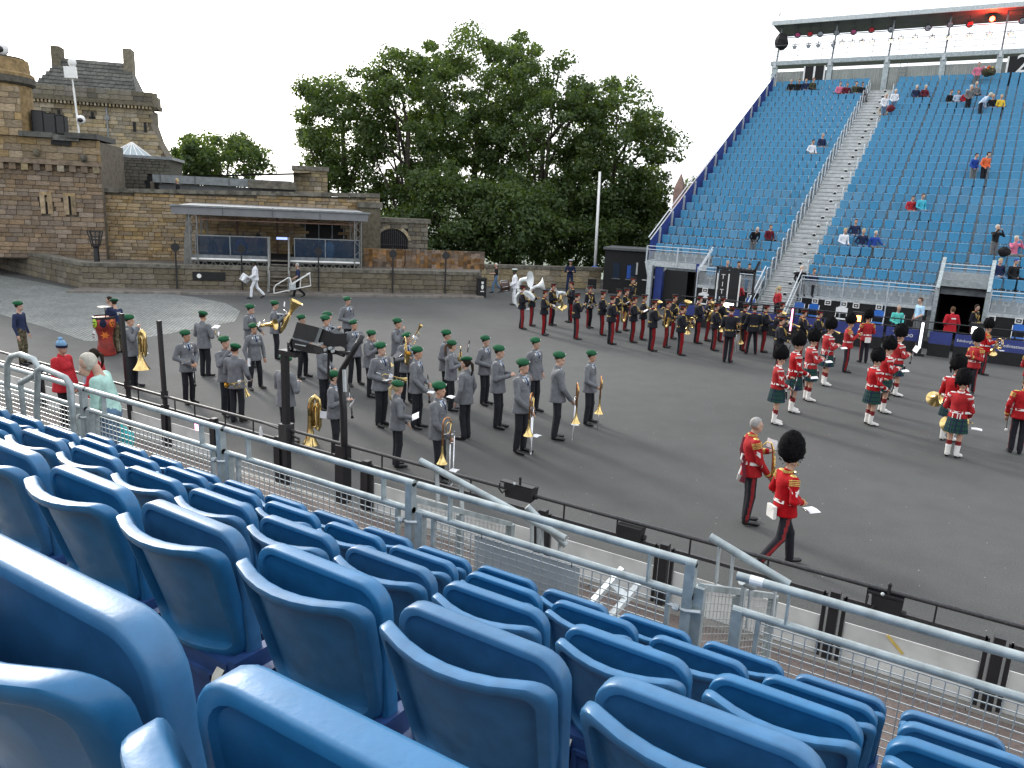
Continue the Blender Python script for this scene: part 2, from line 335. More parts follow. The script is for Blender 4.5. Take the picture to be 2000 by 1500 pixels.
# ---------------- front railing of the near stand
RY, RZ = 4.2, 2.80
def rail_bay(x0, x1, desc, mesh_in=0):
    root = empty('guard_rail', ((x0 + x1) / 2, RY, 1.84)); hx = (x1 - x0) / 2; h = RZ - 1.84
    tag(root, desc, 'railing', 'galvanised guard rails along the near stand')
    a = MB(); a.tube([(-hx, 0, h), (hx, 0, h)], .026, 12); o = a.build('top_rail', 'galv', root, smooth=True); autosmooth(o)
    a = MB(); a.tube([(-hx, 0, h - .21), (hx, 0, h - .21)], .024, 12); autosmooth(a.build('mid_rail', 'galv', root))
    for sx in (-.42, .42):
        a = MB(); a.bar((sx * hx * 2 * .86, 0, h - .20), (sx * hx * 2 * .86, 0, h), .045, .012); a.build('spacer', 'galv', root)
    for sx in (-1, 1):
        a = MB(); a.box(sx * (hx - .03) - .03, sx * (hx - .03) + .03, -.03, .03, -.05, h - .20 if sx < 0 else h); a.build('post', 'galv', root)
        a = MB(); a.box(sx * (hx - .15) - .012, sx * (hx - .15) + .012, -.02, .02, 0.0, h - .21); a.build('stile', 'galv', root)
    a = MB(); e = .035; zt, zb = h - .25, .06; nx = int((2 * hx - .32) / .060); xs = np.linspace(-hx + .16, hx - .16, nx); zs = np.linspace(zb, zt, 14)
    for x in xs: a.bar((x, e * 0, zb), (x, 0, zt), .0055)
    for z in zs: a.bar((-hx + .16, .004, z), (hx - .16, .004, z), .0055)
    w = a.build('mesh_panel', 'wire', root)
    a = MB(); a.tube([(-hx + .15, 0, zb - .03), (hx - .15, 0, zb - .03)], .016, 8); a.build('bottom_rail', 'galv', root)
    a = MB(); a.tube([(hx - .15, -.01, h - .30), (hx - .03, -.03, h - .30), (hx + .06, -.03, h - .28)], .012, 6); a.lathe([(.02, -.02), (.028, 0), (.02, .02)], 8, at=(hx - .09, -.03, h - .30), axis=(1, 0, 0)); a.build('clamp', 'galv_light', root)
    return root
BX = [-11.9, -9.76, -7.62, -5.48, -3.34, -1.20]
for i in range(5): rail_bay(BX[i] + .02, BX[i + 1] - .02, f'galvanised mesh guard rail of the near stand, {ORD[i]} bay from the castle end')
rail_bay(-.98, 1.16, 'galvanised mesh guard rail with a white tape wrap on its top tube'); 
o = MB().tube([(-.905, RY, RZ), (-.83, RY, RZ)], .0275, 12).build('tape_wrap', 'white_plastic', bpy.data.objects['guard_rail.005']); o.matrix_parent_inverse = Matrix.Translation((-.09, -RY, -1.84))
# stairs that lead down from the stand, handrails with capped ends
def handrail(px, desc):
    root = empty('stair_handrail', px[0][1]); L0 = Vector(px[0][1]); tag(root, desc, 'handrail', 'stair handrails below the near stand')
    for j, (a, b) in enumerate(px):
        a = Vector(a) - L0; b = Vector(b) - L0
        o = MB().tube([a, b], .028, 12).build('rail_tube', 'galv', root); autosmooth(o)
        d = (a - b).normalized(); MB().tube([a, a + d * .004], .0285, 12).build('end_cap', 'galv_light', root)
        for s in (.12, .3, .85):
            p = a.lerp(b, s); MB().bar(p + Vector((0, 0, -.02)), p + Vector((0, .03, -.30)), .05, .010).build('tab', 'galv_light', root)
    return root
def P(px, py, Y): return tuple(aty(px, py, Y))
handrail([(P(822, 900, 5.1), P(1105, 1052, 5.1)), (P(1030, 990, 5.1), P(1105, 1065, 5.2))], 'sloping grey stair handrail with a capped end behind the sign board')
handrail([(P(1388, 1049, 4.75), P(1542, 1142, 4.75)), (P(1450, 1134, 4.5), P(1470, 1145, 4.6))], 'short sloping grey stair handrail with capped ends beside the guard rail gap')
for (c0, c1, d) in (((-1.19, 4.23), (-1.02, 5.6), 'grey mesh side panel of the stair below the near stand gap'), ((-3.42, 4.25), (-3.30, 5.5), 'grey mesh side panel of the stair behind the sign board')):
    root = empty('stair_side_panel', (*c0, 1.2)); tag(root, d, 'panel', 'stair side panels')
    dx, dy = c1[0] - c0[0], c1[1] - c0[1]
    a = MB(); a.bar((0, 0, 0), (0, 0, 1.45), .06); a.bar((dx * .45, dy * .45, -.4), (dx * .45, dy * .45, 1.15), .05); a.bar((dx, dy, -.8), (dx, dy, .85), .06); a.bar((0, 0, 1.45), (dx, dy, .85), .04); a.bar((0, 0, .5), (dx, dy, -.1), .04); a.build('frame', 'galv', root)
    a = MB()
    for i in range(24):
        f = i / 23; z = .5 - .6 * f; a.bar((dx * f, dy * f, z), (dx * f, dy * f, z + .92), .004)
    for i in range(18):
        z = .5 + i * .053; a.bar((0, 0, z), (dx, dy, z - .6), .004)
    a.build('mesh_panel', 'wire', root)
# loops of bent tube where the aisle starts
for j, (pts, d) in enumerate(([[(14, 760, 4.0), (14, 712, 4.0), (22, 696, 4.0), (40, 692, 4.0), (66, 702, 4.0), (74, 716, 4.0), (70, 732, 4.0), (40, 748, 4.0)], 'bent grey tube handrail at the aisle, upper loop'],
                              [[(72, 800, 3.95), (74, 722, 3.95), (82, 718, 3.95), (128, 738, 3.95), (138, 752, 3.95), (142, 815, 3.95)], 'bent grey tube handrail at the aisle, lower arch'])):
    root = empty('aisle_handrail', aty(pts[0][0], pts[0][1], 4.0)); tag(root, d, 'handrail'); L0 = Vector(root.location)
    autosmooth(MB().tube([Vector(aty(a, b, c)) - L0 for a, b, c in pts], .030, 10).build('bent_tube', 'galv', root), 50)
    e0 = Vector(aty(pts[0][0], pts[0][1], 4.0)) - L0; MB().tube([e0, e0 + Vector((0, 0, -.75))], .030, 10).build('post', 'galv', root)
    e1 = Vector(aty(pts[-1][0], pts[-1][1], 4.0)) - L0; MB().tube([e1, e1 + Vector((0, 0, -.7))], .028, 10).build('post', 'galv', root)
# white sign board hung on the rail
sb = MB().box(-.42, .42, -.004, .004, -.16, .16).build('sign_board', 'white_board', loc=(-2.42, RY + .05, 2.36)); tag(sb, 'blank white board hung behind the guard rail mesh', 'board')
for sx in (-.36, .36): MB().bar((sx, 0, .14), (sx, -.02, .24), .006).build('tie', 'black_metal', sb)
# aluminium step frame on the paving behind the mesh
sf = empty('step_frame', (-3.35, 6.0, .12)); tag(sf, 'pale aluminium step frame on the brown paving', 'steps')
a = MB(); a.bar((0, 0, 0.1), (.55, 1.0, 1.05), .07, .05); a.bar((.22, -.05, .02), (.77, .95, .97), .07, .05); a.bar((.45, .7, 0), (.45, .7, .75), .05); a.bar((.67, .65, 0), (.67, .65, .7), .05); a.build('side_rail', 'galv_light', sf)
for i in range(4): MB().bar((.1 + i * .13, .15 + i * .24, .22 + i * .23), (.34 + i * .13, .1 + i * .24, .14 + i * .23), .10, .02).build('rung', 'galv_light', sf)
# ================================================================== black barrier along the arena
BY = 8.42; posts = [-27.5, -25.4, -23.3, -21.2, -19.1, -17.0, -14.8, -12.65, -11.25, -9.6, -7.66, -4.55, -2.85, -.9, .62, 2.4]
for i in range(len(posts) - 1):
    x0, x1 = posts[i], posts[i + 1]; w = x1 - x0
    root = empty('crowd_barrier', (x0, BY, .12)); tag(root, f'black tubular crowd barrier with white backing board, {ORD[i]} bay from the castle end', 'barrier', 'black barriers along the arena edge')
    autosmooth(MB().tube([(0, 0, .96), (w, 0, .96)], .026, 10).build('top_rail', 'scuffed_black', root))
    MB().bar((.10, 0, .74), (w - .10, 0, .74), .04).build('frame_rail', 'scuffed_black', root)
    for x in (.10, w - .10): MB().bar((x, 0, 0), (x, 0, .76), .04).build('upright', 'black_metal', root)
    for x in (.3, w * .62): MB().bar((x, 0, .74), (x, 0, .96), .018).build('spacer', 'black_metal', root)
    if i in (8, 9): continue
    MB().box(.13, w - .13, .02, .035, 0, .46).build('backing_board', 'white_board', root)
    if i == 13:
        MB().bar((.55, .012, .46), (.72, .012, .30), .03, .004, up=(0, 1, 0)).build('tape', 'yellow_tape', root)
for i, x in enumerate(posts):
    p = empty('barrier_post', (x, BY, .12)); tag(p, f'square black barrier post, {ORD[i]} from the castle end', 'post', 'barrier posts')
    MB().box(-.05, .05, -.05, .05, -.12, .80).build('post', 'black_metal', p)
    for z in (.25, .66): MB().bar((-.11, 0, z), (.11, 0, z), .022).build('clamp', 'black_metal', p)
for x, d in ((-12.65, 'tall thin black pole on the barrier beside the woman in mint'), (-13.8, 'tall thin black pole standing in front of the painted drum')):
    p = empty('tall_pole', (x, BY + .02, .12)); p.rotation_euler = (0, R(-1.6), 0); tag(p, d, 'pole', 'tall black poles')
    MB().box(-.033, .033, -.033, .033, 0, 2.36).build('shaft', 'black_metal', p); MB().box(-.045, .045, -.045, .045, .9, 1.05).build('collar', 'black_matt', p)
# ================================================================== far stand
FX0, FY0, FZ0, FP, FR = -14.837, 39.08, 3.471, .799, .434
def ftread(k): return FZ0 + FR * k - .62
def frow(k): return FY0 + FP * k
mat('tread_grey', (.30, .33, .35), .55, metal=.2, var=.12, scale=3)
mat('riser_grey', (.30, .34, .37), .6, metal=.2, var=.14, scale=3)
mat('step_white', (.50, .52, .52), .5, metal=.2, var=.10, scale=4)
mat('clad', (.30, .32, .30), .55, var=.08, scale=2)
mat('roof_dark', (.10, .105, .11), .6, var=.1, scale=2)
mat('bright_rail', (.55, .60, .64), .35, metal=.4, var=.05)
m = mat('clear_glass', (.55, .60, .62), .08, var=0, alpha=.22)
mat('lamp_warm', (1, .62, .35), .4, emit=2.0, var=0); mat('lamp_white', (1, .98, .95), .4, emit=4.0, var=0); mat('lamp_red', (1, .06, .03), .4, emit=8.0, var=0); mat('lamp_orange', (1, .22, .06), .4, emit=6.0, var=0); mat('lamp_pink', (1, .32, .55), .4, emit=2.5, var=0); mat('tube_white', (.85, .93, 1), .4, emit=1.1, var=0)
def text(s, name, m, parent, loc, rot, size, ext=.01, align='CENTER'):
    c = bpy.data.curves.new(name, 'FONT'); c.body = s; c.size = size; c.extrude = ext; c.align_x = align; c.align_y = 'CENTER'; c.resolution_u = 3
    o = bpy.data.objects.new(name, c); COL.objects.link(o); bpy.context.view_layer.update()
    me = bpy.data.meshes.new_from_object(o.evaluated_get(bpy.context.evaluated_depsgraph_get())); bpy.data.objects.remove(o); me.materials.clear(); me.materials.append(MATS[m])
    o = nobj(name, me, parent, loc); o.rotation_euler = rot; return o
fs = empty('far_grandstand', (0, 36, 0)); tag(fs, 'tall temporary grandstand of blue seats across the parade ground', 'grandstand')
def fadd(mb, name, m, smooth=False):
    mb.v = [(x, y - 36, z) for x, y, z in mb.v]; return mb.build(name, m, fs, smooth)
XL, XR, SX0, SX1 = -15.25, 6.0, -8.88, -7.28
VX0, VX1 = -1.86, -.06                       # passage on the far right
for k in range(-3, 25):
    y0 = frow(k) - .34; z = ftread(k)
    segs = [(XL if k >= -1 else -11.95, SX0), (SX1, XR)] if not (-3 <= k <= -2) else [(-11.95, SX0), (SX1, VX0), (VX1, XR)]
    for a, b in segs:
        fadd(MB().box(a, b, y0, y0 + FP + .02, z - .04, z), 'tread', 'tread_grey')
        fadd(MB().box(a, b, y0 - .01, y0, z - FR, z - .041), 'riser', 'riser_grey')
# central stair: two steps for each row
nst = 0
for j in range(-12, 49):
    k = j / 2; z = ftread(k) ; y0 = frow(k) - .34
    if z < .12: continue
    fadd(MB().box(SX0 + .02, SX1 - .02, y0, y0 + FP / 2 + .03, z - .035, z), 'step', 'step_white'); fadd(MB().box(SX0 + .02, SX1 - .02, y0 - .012, y0 + .01, z - .205, z - .055), 'step_riser', 'step_white')
    if j % 2 == 0 and z > .5:
        pl = fadd(MB().box(-7.98, -7.82, y0 - .012, y0 - .002, z - .14, z + .01), 'row_plate', 'white_paint'); MB().box(-7.945, -7.855, y0 - 36 - .016, y0 - 36 - .012, z - .105, z - .03).build('row_number', 'black_matt', pl)
fadd(MB().add([(SX0, frow(-6.8), .0), (SX0, frow(24), ftread(23)), (SX0, frow(24), ftread(24) - .2), (SX0, frow(-6.8) - .3, .1)], [(0, 1, 2, 3)]).add([(SX1, frow(-6.8), .0), (SX1, frow(24), ftread(23)), (SX1, frow(24), ftread(24) - .2), (SX1, frow(-6.8) - .3, .1)], [(0, 1, 2, 3)]), 'stringer', 'galv')
fadd(MB().add([(SX0, frow(-6.9), -.1), (SX1, frow(-6.9), -.1), (SX1, frow(24), ftread(24) - .45), (SX0, frow(24), ftread(24) - .45)], [(0, 1, 2, 3)]), 'stair_underside', 'black_matt')
for sx, off in ((SX0, 0), (SX1, .5)):
    for k in range(-3, 24):
        z = ftread(k); y = frow(k) - .1
        if sx == SX1 and k % 2: continue
        fadd(MB().tube([(sx, y, z), (sx, y, z + .95), (sx, y + .12, z + 1.02), (sx, y + FP * .8, z + 1.02), (sx, y + FP * .9, z + .9), (sx, y + FP * .9, z + .45)], .022, 6), 'handrail', 'bright_rail')
for sx in (SX0, SX1):
    fadd(MB().tube([(sx, frow(-3) - .4, 2.65), (sx, frow(-6.8), 1.0), (sx, frow(-6.8), 0.0)], .026, 6).tube([(sx, frow(-3) - .4, 2.2), (sx, frow(-6.8), .55)], .02, 6), 'handrail', 'bright_rail')
# castle end: blue side panels, posts, double rail
sp_ = MB()
for k in range(-1, 25):
    y0, z = frow(k) - .34, ftread(k); sp_.add([(XL, y0, z - .05), (XL, y0 + FP, z + FR - .05), (XL, y0 + FP, z + FR + 1.0), (XL, y0, z + 1.0)], [(0, 1, 2, 3)])
fadd(sp_, 'side_panel', 'panel_blue')
fadd(MB().tube([(XL, frow(-1) - .34, ftread(-1) + 1.0), (XL, frow(24), ftread(24) + 1.4)], .03, 6), 'end_rail', 'bright_rail'); fadd(MB().tube([(XL - .1, frow(-1) - .34, ftread(-1) + 1.12), (XL - .1, frow(24), ftread(24) + 1.52)], .03, 6), 'end_rail', 'bright_rail')
for k in range(0, 25, 2): fadd(MB().bar((XL + .05, frow(k), ftread(k)), (XL + .05, frow(k), ftread(k) + 1.2), .09), 'end_post', 'galv_light')
fadd(MB().add([(XL - .02, frow(-1) - .3, .0), (XL - .02, frow(24) + .6, .0), (XL - .02, frow(24) + .6, ftread(24)), (XL - .02, frow(-1) - .3, ftread(-1) - .3)], [(0, 1, 2, 3)]), 'end_skirt', 'black_matt')
# castle-end platform over the gate
fadd(MB().box(XL, -11.98, 37.68, 37.74, 2.12, 2.40), 'platform_edge', 'galv_light')
for x in (XL, -13.6, -11.98): fadd(MB().bar((x, 37.66, 2.2), (x, 37.66, 3.12), .06), 'platform_post', 'bright_rail')
for z in (3.12, 2.95): fadd(MB().tube([(XL, 37.66, z), (-11.98, 37.66, z)], .026, 6), 'platform_rail', 'bright_rail')
fadd(MB().box(XL + .1, -12.1, 37.655, 37.665, 2.42, 2.88), 'glass_panel', 'clear_glass')
for z in (3.15, 3.02): fadd(MB().tube([(-11.96, 38.0, z + .12), (-11.96, 36.1, z - .92)], .026, 6), 'platform_rail', 'bright_rail')
fadd(MB().bar((-14.95, 37.6, 0), (-14.95, 37.6, 2.2), .22, .22), 'gate_column', 'galv_light'); fadd(MB().bar((-14.95, 37.6, 1.45), (-15.2, 37.6, 2.35), .2, .14), 'gate_bracket', 'galv_light'); fadd(MB().bar((-12.1, 36.4, 0), (-12.1, 36.4, 2.5), .12), 'gate_column', 'panel_blue')
fadd(MB().bar((-14.85, 37.9, 1.5), (-14.2, 37.9, 2.1), .12), 'gate_bracket', 'galv_light')
fadd(MB().box(-14.75, -14.35, 37.75, 38.05, 0, 2.12), 'gate_pillar', 'panel_blue'); fadd(MB().box(-14.3, -12.2, 41.5, 41.6, 0, 2.1), 'gate_back', 'black_matt'); fadd(MB().box(-12.15, -12.0, 36.3, 41, 0, 2.1), 'gate_side', 'black_matt')
for i in range(7): fadd(MB().bar((-13.3 + i * .17, 41.0, .1), (-13.3 + i * .17, 41.0, 1.75), .03), 'gate_bar', 'black_metal')
# front rail with glass
def front(x0, x1, y, z0, nb):
    fadd(MB().box(x0, x1, y - .03, y + .03, z0 - .12, z0 + .02), 'edge_beam', 'galv_light')
    for i in range(nb + 1):
        x = x0 + (x1 - x0) * i / nb; fadd(MB().bar((x, y - .04, z0 - 1.3), (x, y - .04, z0 + .85), .05), 'front_post', 'bright_rail')
    for z in (.86, .70): fadd(MB().tube([(x0, y - .04, z0 + z), (x1, y - .04, z0 + z)], .024, 6), 'front_rail', 'bright_rail')
    fadd(MB().box(x0 + .05, x1 - .05, y - .025, y - .02, z0 + .04, z0 + .64), 'glass_panel', 'clear_glass')
front(-11.95, -8.95, 36.1, 1.53, 2); front(-7.2, VX0 - .05, 36.1, 1.53, 3); front(VX1 + .1, XR, 36.1, 1.53, 3)
fadd(MB().box(-11.95, SX0 - .05, 36.12, 36.3, 0, 1.40), 'front_fascia', 'black_matt'); fadd(MB().box(SX1 + .05, VX0 - .25, 36.12, 36.3, 0, 1.40), 'front_fascia', 'black_matt'); fadd(MB().box(VX1 + .3, XR, 36.12, 36.3, 0, 1.40), 'front_fascia', 'black_matt')
# passage on the right
fadd(MB().box(VX0, VX1, 37.4, 37.5, 2.35, 2.62), 'passage_lintel', 'galv'); fadd(MB().box(VX0, VX1, 37.42, 37.45, 2.62, 2.95), 'passage_panel', 'galv_light')
for z in (3.27, 3.12): fadd(MB().tube([(VX0, 37.4, z), (VX1, 37.4, z)], .026, 6), 'passage_rail', 'bright_rail')
fadd(MB().box(VX0 + .02, VX1 - .02, 37.4, 37.41, 2.64, 3.05), 'glass_panel', 'clear_glass')
for x in (VX0, VX1):
    fadd(MB().bar((x, 36.1, 0), (x, 36.1, 2.3), .16, .16), 'passage_post', 'galv'); fadd(MB().bar((x, 36.1, 2.3), (x, 37.6, 3.5), .14, .12), 'passage_post', 'galv')
    fadd(MB().box(x - .03, x + .03, 36.2, 42, 0, 2.35), 'passage_wall', 'black_matt')
fadd(MB().box(VX0, VX1, 42, 42.1, 0, 2.4), 'passage_end', 'black_matt'); fadd(MB().box(VX0, VX1, 37.5, 42, 2.3, 2.35), 'passage_ceiling', 'black_matt')
fadd(MB().box(-12.0, XR, 34.7, 36.11, 0, .30), 'apron', 'black_matt')
# back wall, columns, gantry and roof
YB = 58.95
for i in range(int((XR - XL) / .22)):
    x = XL + i * .22
    if i < 150: fadd(MB().add([(x, YB, 13.2), (x + .07, YB, 13.2), (x + .10, YB + .04, 13.2), (x + .19, YB + .04, 13.2), (x + .22, YB, 13.2), (x, YB, 14.85), (x + .07, YB, 14.85), (x + .10, YB + .04, 14.85), (x + .19, YB + .04, 14.85), (x + .22, YB, 14.85)], [(0, 1, 6, 5), (1, 2, 7, 6), (2, 3, 8, 7), (3, 4, 9, 8)]), 'cladding_sheet', 'clad')
for x in (-15.45, -11.75, -8.2, -4.9, -1.8, 1.4, 4.6):
    fadd(MB().box(x - .17, x + .17, YB - .12, YB + .25, 0 if x < -15 else 12.9, 15.25), 'column', 'galv'); fadd(MB().bar((x, YB + .3, 15.6), (x, YB + .8, 18.1), .10), 'gantry_post', 'galv_dark')
    fadd(MB().box(x - .09, x + .09, YB - .2, YB - .12, 15.1, 15.45), 'bracket', 'galv_light')
fadd(MB().box(-15.75, XR, YB - .15, YB + .05, 15.28, 15.55), 'gantry_beam', 'galv'); fadd(MB().box(-15.75, XR, YB + .05, YB + 1.6, 15.30, 15.36), 'gantry_deck', 'roof_dark')
for z in (15.9, 16.25, 16.62): fadd(MB().tube([(-15.6, YB + .1, z), (XR, YB + .1, z)], .018, 5), 'gantry_rail', 'galv_dark')
for i in range(14): fadd(MB().bar((-15.6 + i * 1.6, YB + .1, 15.5), (-15.6 + i * 1.6, YB + .1, 16.62), .025), 'gantry_stanchion', 'galv_dark')
fadd(MB().tube([(-15.6, YB + .8, 17.25), (XR, YB + .8, 17.25)], .03, 6), 'lamp_bar', 'galv_dark')
fadd(MB().add([(-16.0, 59.2, 18.05), (XR, 59.2, 18.05), (XR, 61.2, 17.62), (-15.7, 61.2, 17.62), (-16.0, 59.2, 18.12), (XR, 59.2, 18.12), (XR, 61.2, 17.8), (-15.7, 61.2, 17.8)], [(0, 1, 2, 3), (4, 7, 6, 5), (0, 4, 5, 1), (3, 2, 6, 7), (0, 3, 7, 4), (1, 5, 6, 2)]), 'roof_sheet', 'roof_dark')
fadd(MB().box(-16.05, XR, 59.1, 59.2, 18.0, 18.28), 'roof_gutter', 'galv_light')
fadd(MB().bar((-15.7, 59.6, 18.2), (-15.7, 59.6, 18.75), .03).ell((-15.7, 59.6, 18.8), (.05, .05, .14), 6, 4), 'finial', 'galv_dark')
fadd(MB().ell((-15.35, 59.5, 16.95), (.5, .35, .55), 10, 7, jit=.25), 'wrapped_hoist', 'black_matt')
ld = MB(); ld.bar((-7.35, YB - .1, 13.3), (-7.35, YB - .1, 15.0), .03); ld.bar((-6.95, YB - .1, 13.3), (-6.95, YB - .1, 15.0), .03)
for i in range(7): ld.bar((-7.35, YB - .1, 13.5 + i * .24), (-6.95, YB - .1, 13.5 + i * .24), .022)
fadd(ld, 'ladder', 'galv_dark')
for n, px0, px1, pt, pb in (('1', 1572, 1607, 132, 166), ('2', 1970, 2022, 113, 152)):
    a = aty(px0, pt, YB - .2); b = aty(px1, pb, YB - .2)
    sg = MB().box(-(b[0] - a[0]) / 2, (b[0] - a[0]) / 2, 0, .04, 0, 1.75).build('block_sign', 'black_matt', loc=((a[0] + b[0]) / 2, YB - .22, 13.35)); tag(sg, ('black block sign with white numeral 1 above the castle-side seats' if n == '1' else 'black block sign with white numeral 2 cut by the right edge'), 'sign')
    for x in (a[0], b[0]): MB().box(x - (a[0] + b[0]) / 2 - .05, x - (a[0] + b[0]) / 2 + .05, -.01, .03, 0, 1.75).build('white_edge', 'white_paint', sg)
    text(n, 'numeral', 'white_paint', sg, (0, -.02, 1.25), (R(90), 0, 0), 1.25 if n == '1' else 1.5)
# lamps on the gantry
def gantry_lamp(px, py, Y, lens, big, label):
    p = aty(px, py, Y); root = empty('stage_light', p); tag(root, label, 'stage light', 'lamps on the far stand gantry')
    s = 1 if big else .62
    MB().lathe([(.0, -.2 * s), (.16 * s, -.2 * s), (.20 * s, 0), (.21 * s, .18 * s), (.0, .18 * s)], 10, axis=(.25, -1, -.35)).build('head', 'black_metal', root, smooth=True)
    MB().lathe([(.0, .182 * s), (.15 * s, .183 * s), (.17 * s, .175 * s)], 10, axis=(.25, -1, -.35)).build('lens', lens, root)
    MB().tube([(-.24 * s, 0, 0), (-.24 * s, 0, .28 * s), (.24 * s, 0, .28 * s), (.24 * s, 0, 0)], .025, 5).build('yoke', 'black_metal', root)
    MB().bar((0, 0, .28 * s), (0, 0, .5 * s), .05).build('clamp', 'black_metal', root)
mat('lens_red', (.45, .03, .04), .2, var=0); mat('lens_dim', (.35, .38, .42), .15, var=0); mat('lens_pink', (.45, .08, .2), .2, var=0)
top = [(1558, 68, 'lens_pink'), (1582, 66, 'lens_red'), (1602, 66, 'lens_dim'), (1634, 63, 'lens_dim'), (1667, 62, 'lens_pink'), (1702, 58, 'lens_red'), (1740, 57, 'lens_dim'), (1812, 54, 'lens_dim'), (1855, 47, 'lens_dim'), (1893, 47, 'lens_red'), (1937, 36, 'lamp_red'), (1996, 40, 'lens_dim')]
for i, (x, y, l) in enumerate(top): gantry_lamp(x, y, 59.9, l, True, ('lit red lamp glowing under the far stand roof' if l == 'lamp_red' else f'dark moving lamp hung under the far stand roof, {ORD[i]} from the castle end'))
bot = [(1552, 92), (1579, 90), (1598, 89), (1627, 88), (1644, 85), (1664, 85), (1683, 83), (1703, 83), (1740, 80), (1759, 77), (1787, 75), (1820, 75), (1853, 74), (1893, 71), (1932, 69), (1973, 67)]
for i, (x, y) in enumerate(bot): gantry_lamp(x, y, 59.15, 'lamp_warm' if i > 3 else 'lens_dim', False, f'small round lamp on the gantry rail, {ORD[i]} from the castle end')
pl = bpy.data.lights.new('red_lamp_glow', 'POINT'); pl.energy = 260; pl.color = (1, .05, .02); pl.shadow_soft_size = .15; lo = bpy.data.objects.new('red_lamp_glow', pl); COL.objects.link(lo); lo.location = aty(1937, 40, 59.6)
# ---------------- seats of the far stand
def far_seat():
    b = MB(); W = .208
    # tipped-up pan facing the arena: rounded lower corners, slight bulge
    def face(y, sc, zoff):
        o = [(-.95, 1), (0, 1.0), (.95, 1), (1, .9), (1, -.45), (.9, -.82), (.62, -1), (0, -1.04), (-.62, -1), (-.9, -.82), (-1, -.45), (-1, .9)]
        return [(x * W * sc, y + .05 * z * 0, .62 + z * .205 * sc + zoff) for x, z in o]
    f0, f1, f2 = face(0.0, .93, 0), face(.02, 1, 0), face(.06, .98, 0); n = 12
    b.add(f0 + f1 + f2, [tuple(range(n))] + [(i + n * j, n * (j + 1) + i, n * (j + 1) + (i + 1) % n, n * j + (i + 1) % n) for j in range(2) for i in range(n)] + [tuple(reversed(range(2 * n, 3 * n)))])
    b.v = [(x, y - .03 * (1 - (x / W) ** 2), z) for x, y, z in b.v]
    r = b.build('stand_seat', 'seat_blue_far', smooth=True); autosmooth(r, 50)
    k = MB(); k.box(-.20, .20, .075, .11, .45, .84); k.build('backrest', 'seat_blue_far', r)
    k = MB(); k.box(-.11, -.075, -.02, .06, .28, .44); k.box(.075, .11, -.02, .06, .28, .44); k.box(-.13, .13, .04, .10, .26, .32); k.box(-.03, .03, .08, .12, 0, .30); k.build('bracket', 'galv_light', r)
    return r
fproto = far_seat(); allseats = []
LX = [FX0 + S * i for i in range(13)]; RX = [-7.02 + S * i + (.05 if i > 4 else 0) + (.05 if i > 12 else 0) for i in range(20)]
for k in range(-3, 25):
    for side, xs in (('castle', LX), ('right', RX)):
        for i, x in enumerate(xs):
            if side == 'castle' and k < -1 and x < -11.8: continue
            if side == 'right' and k < -1 and VX0 - .15 < x < VX1 + .15: continue
            px, py = proj((x, frow(k), ftread(k) + .6))
            if px > 2020: continue
            d = np.linalg.norm(np.array([x, frow(k), ftread(k)]) - CAMP); allseats.append((d, k, side, i, x))
allseats.sort(); rest = MB(); first = True
mparts = [(fproto, None)] + [(c, None) for c in fproto.children]
restm = [MB() for _ in mparts]
for n, (d, k, side, i, x) in enumerate(allseats):
    y = frow(k) - .01; z = ftread(k)
    if n < 298:
        s = fproto if first else dup(fproto); first = False
        s.location = (x, y, z); s.rotation_euler = (random.uniform(-.03, .03), 0, 0)
        cnt = (13 - i) if side == 'castle' else i + 1
        sd = 'castle side of the stair' if side == 'castle' else 'other side of the stair'
        tag(s, f'blue stand seat, {ORD[k + 3]} row up, {ORD[cnt - 1]} from the stair on the {"castle side" if side == "castle" else "gate 2 side"}', 'seat', 'seats of the far stand')
    else:
        for (o, _), mb in zip(mparts, restm):
            me = o.data; mb.add([(v.co.x + x, v.co.y + y, v.co.z + z) for v in me.vertices], [tuple(p.vertices) for p in me.polygons])
ro = None
for (o, _), mb in zip(mparts, restm):
    q = mb.build('stand_seats_above' if ro is None else o.name.split('.')[0] + '_mass', o.data.materials[0], ro, smooth=ro is None)
    if ro is None: ro = q; autosmooth(q, 50); tag(q, 'rows of blue seats in the upper part of the far stand', 'seats', 'seats of the far stand', 'stuff')
    else: q['kind'] = 'stuff'
# ---------------- folding chairs, boards and banners at the foot of the stand
mat('chair_blue', (.02, .13, .48), .5, var=.06, rnd=.1)
def folding_chair(px, py, col, label):
    p = aty(px, py, 35.4); root = empty('folding_chair', (p[0], 35.4, .30), R(random.uniform(-8, 8))); tag(root, label, 'chair', 'folding chairs at the foot of the far stand')
    b = MB(); n = 9; pts = [(.21 * math.cos(R(a)), .10 * math.sin(R(a))) for a in np.linspace(0, 180, n)]
    o = [(x, .12, .86 + z) for x, z in pts] + [(-.22, .10, .66), (.22, .10, .66)]; o2 = [(x, y + .025, z) for x, y, z in o]; m_ = len(o)
    b.add(o + o2, [tuple(reversed(range(m_))), tuple(range(m_, 2 * m_))] + [(i, (i + 1) % m_, m_ + (i + 1) % m_, m_ + i) for i in range(m_)]); b.build('backrest', col, root)
    MB().box(-.21, .21, -.26, .12, .43, .455).build('seat', col, root)
    for sx in (-.22, .22):
        MB().bar((sx, .13, .9), (sx, -.22, 0), .022).build('leg', 'white_paint', root); MB().bar((sx, -.2, .44), (sx, .2, 0), .022).build('leg', 'white_paint', root)
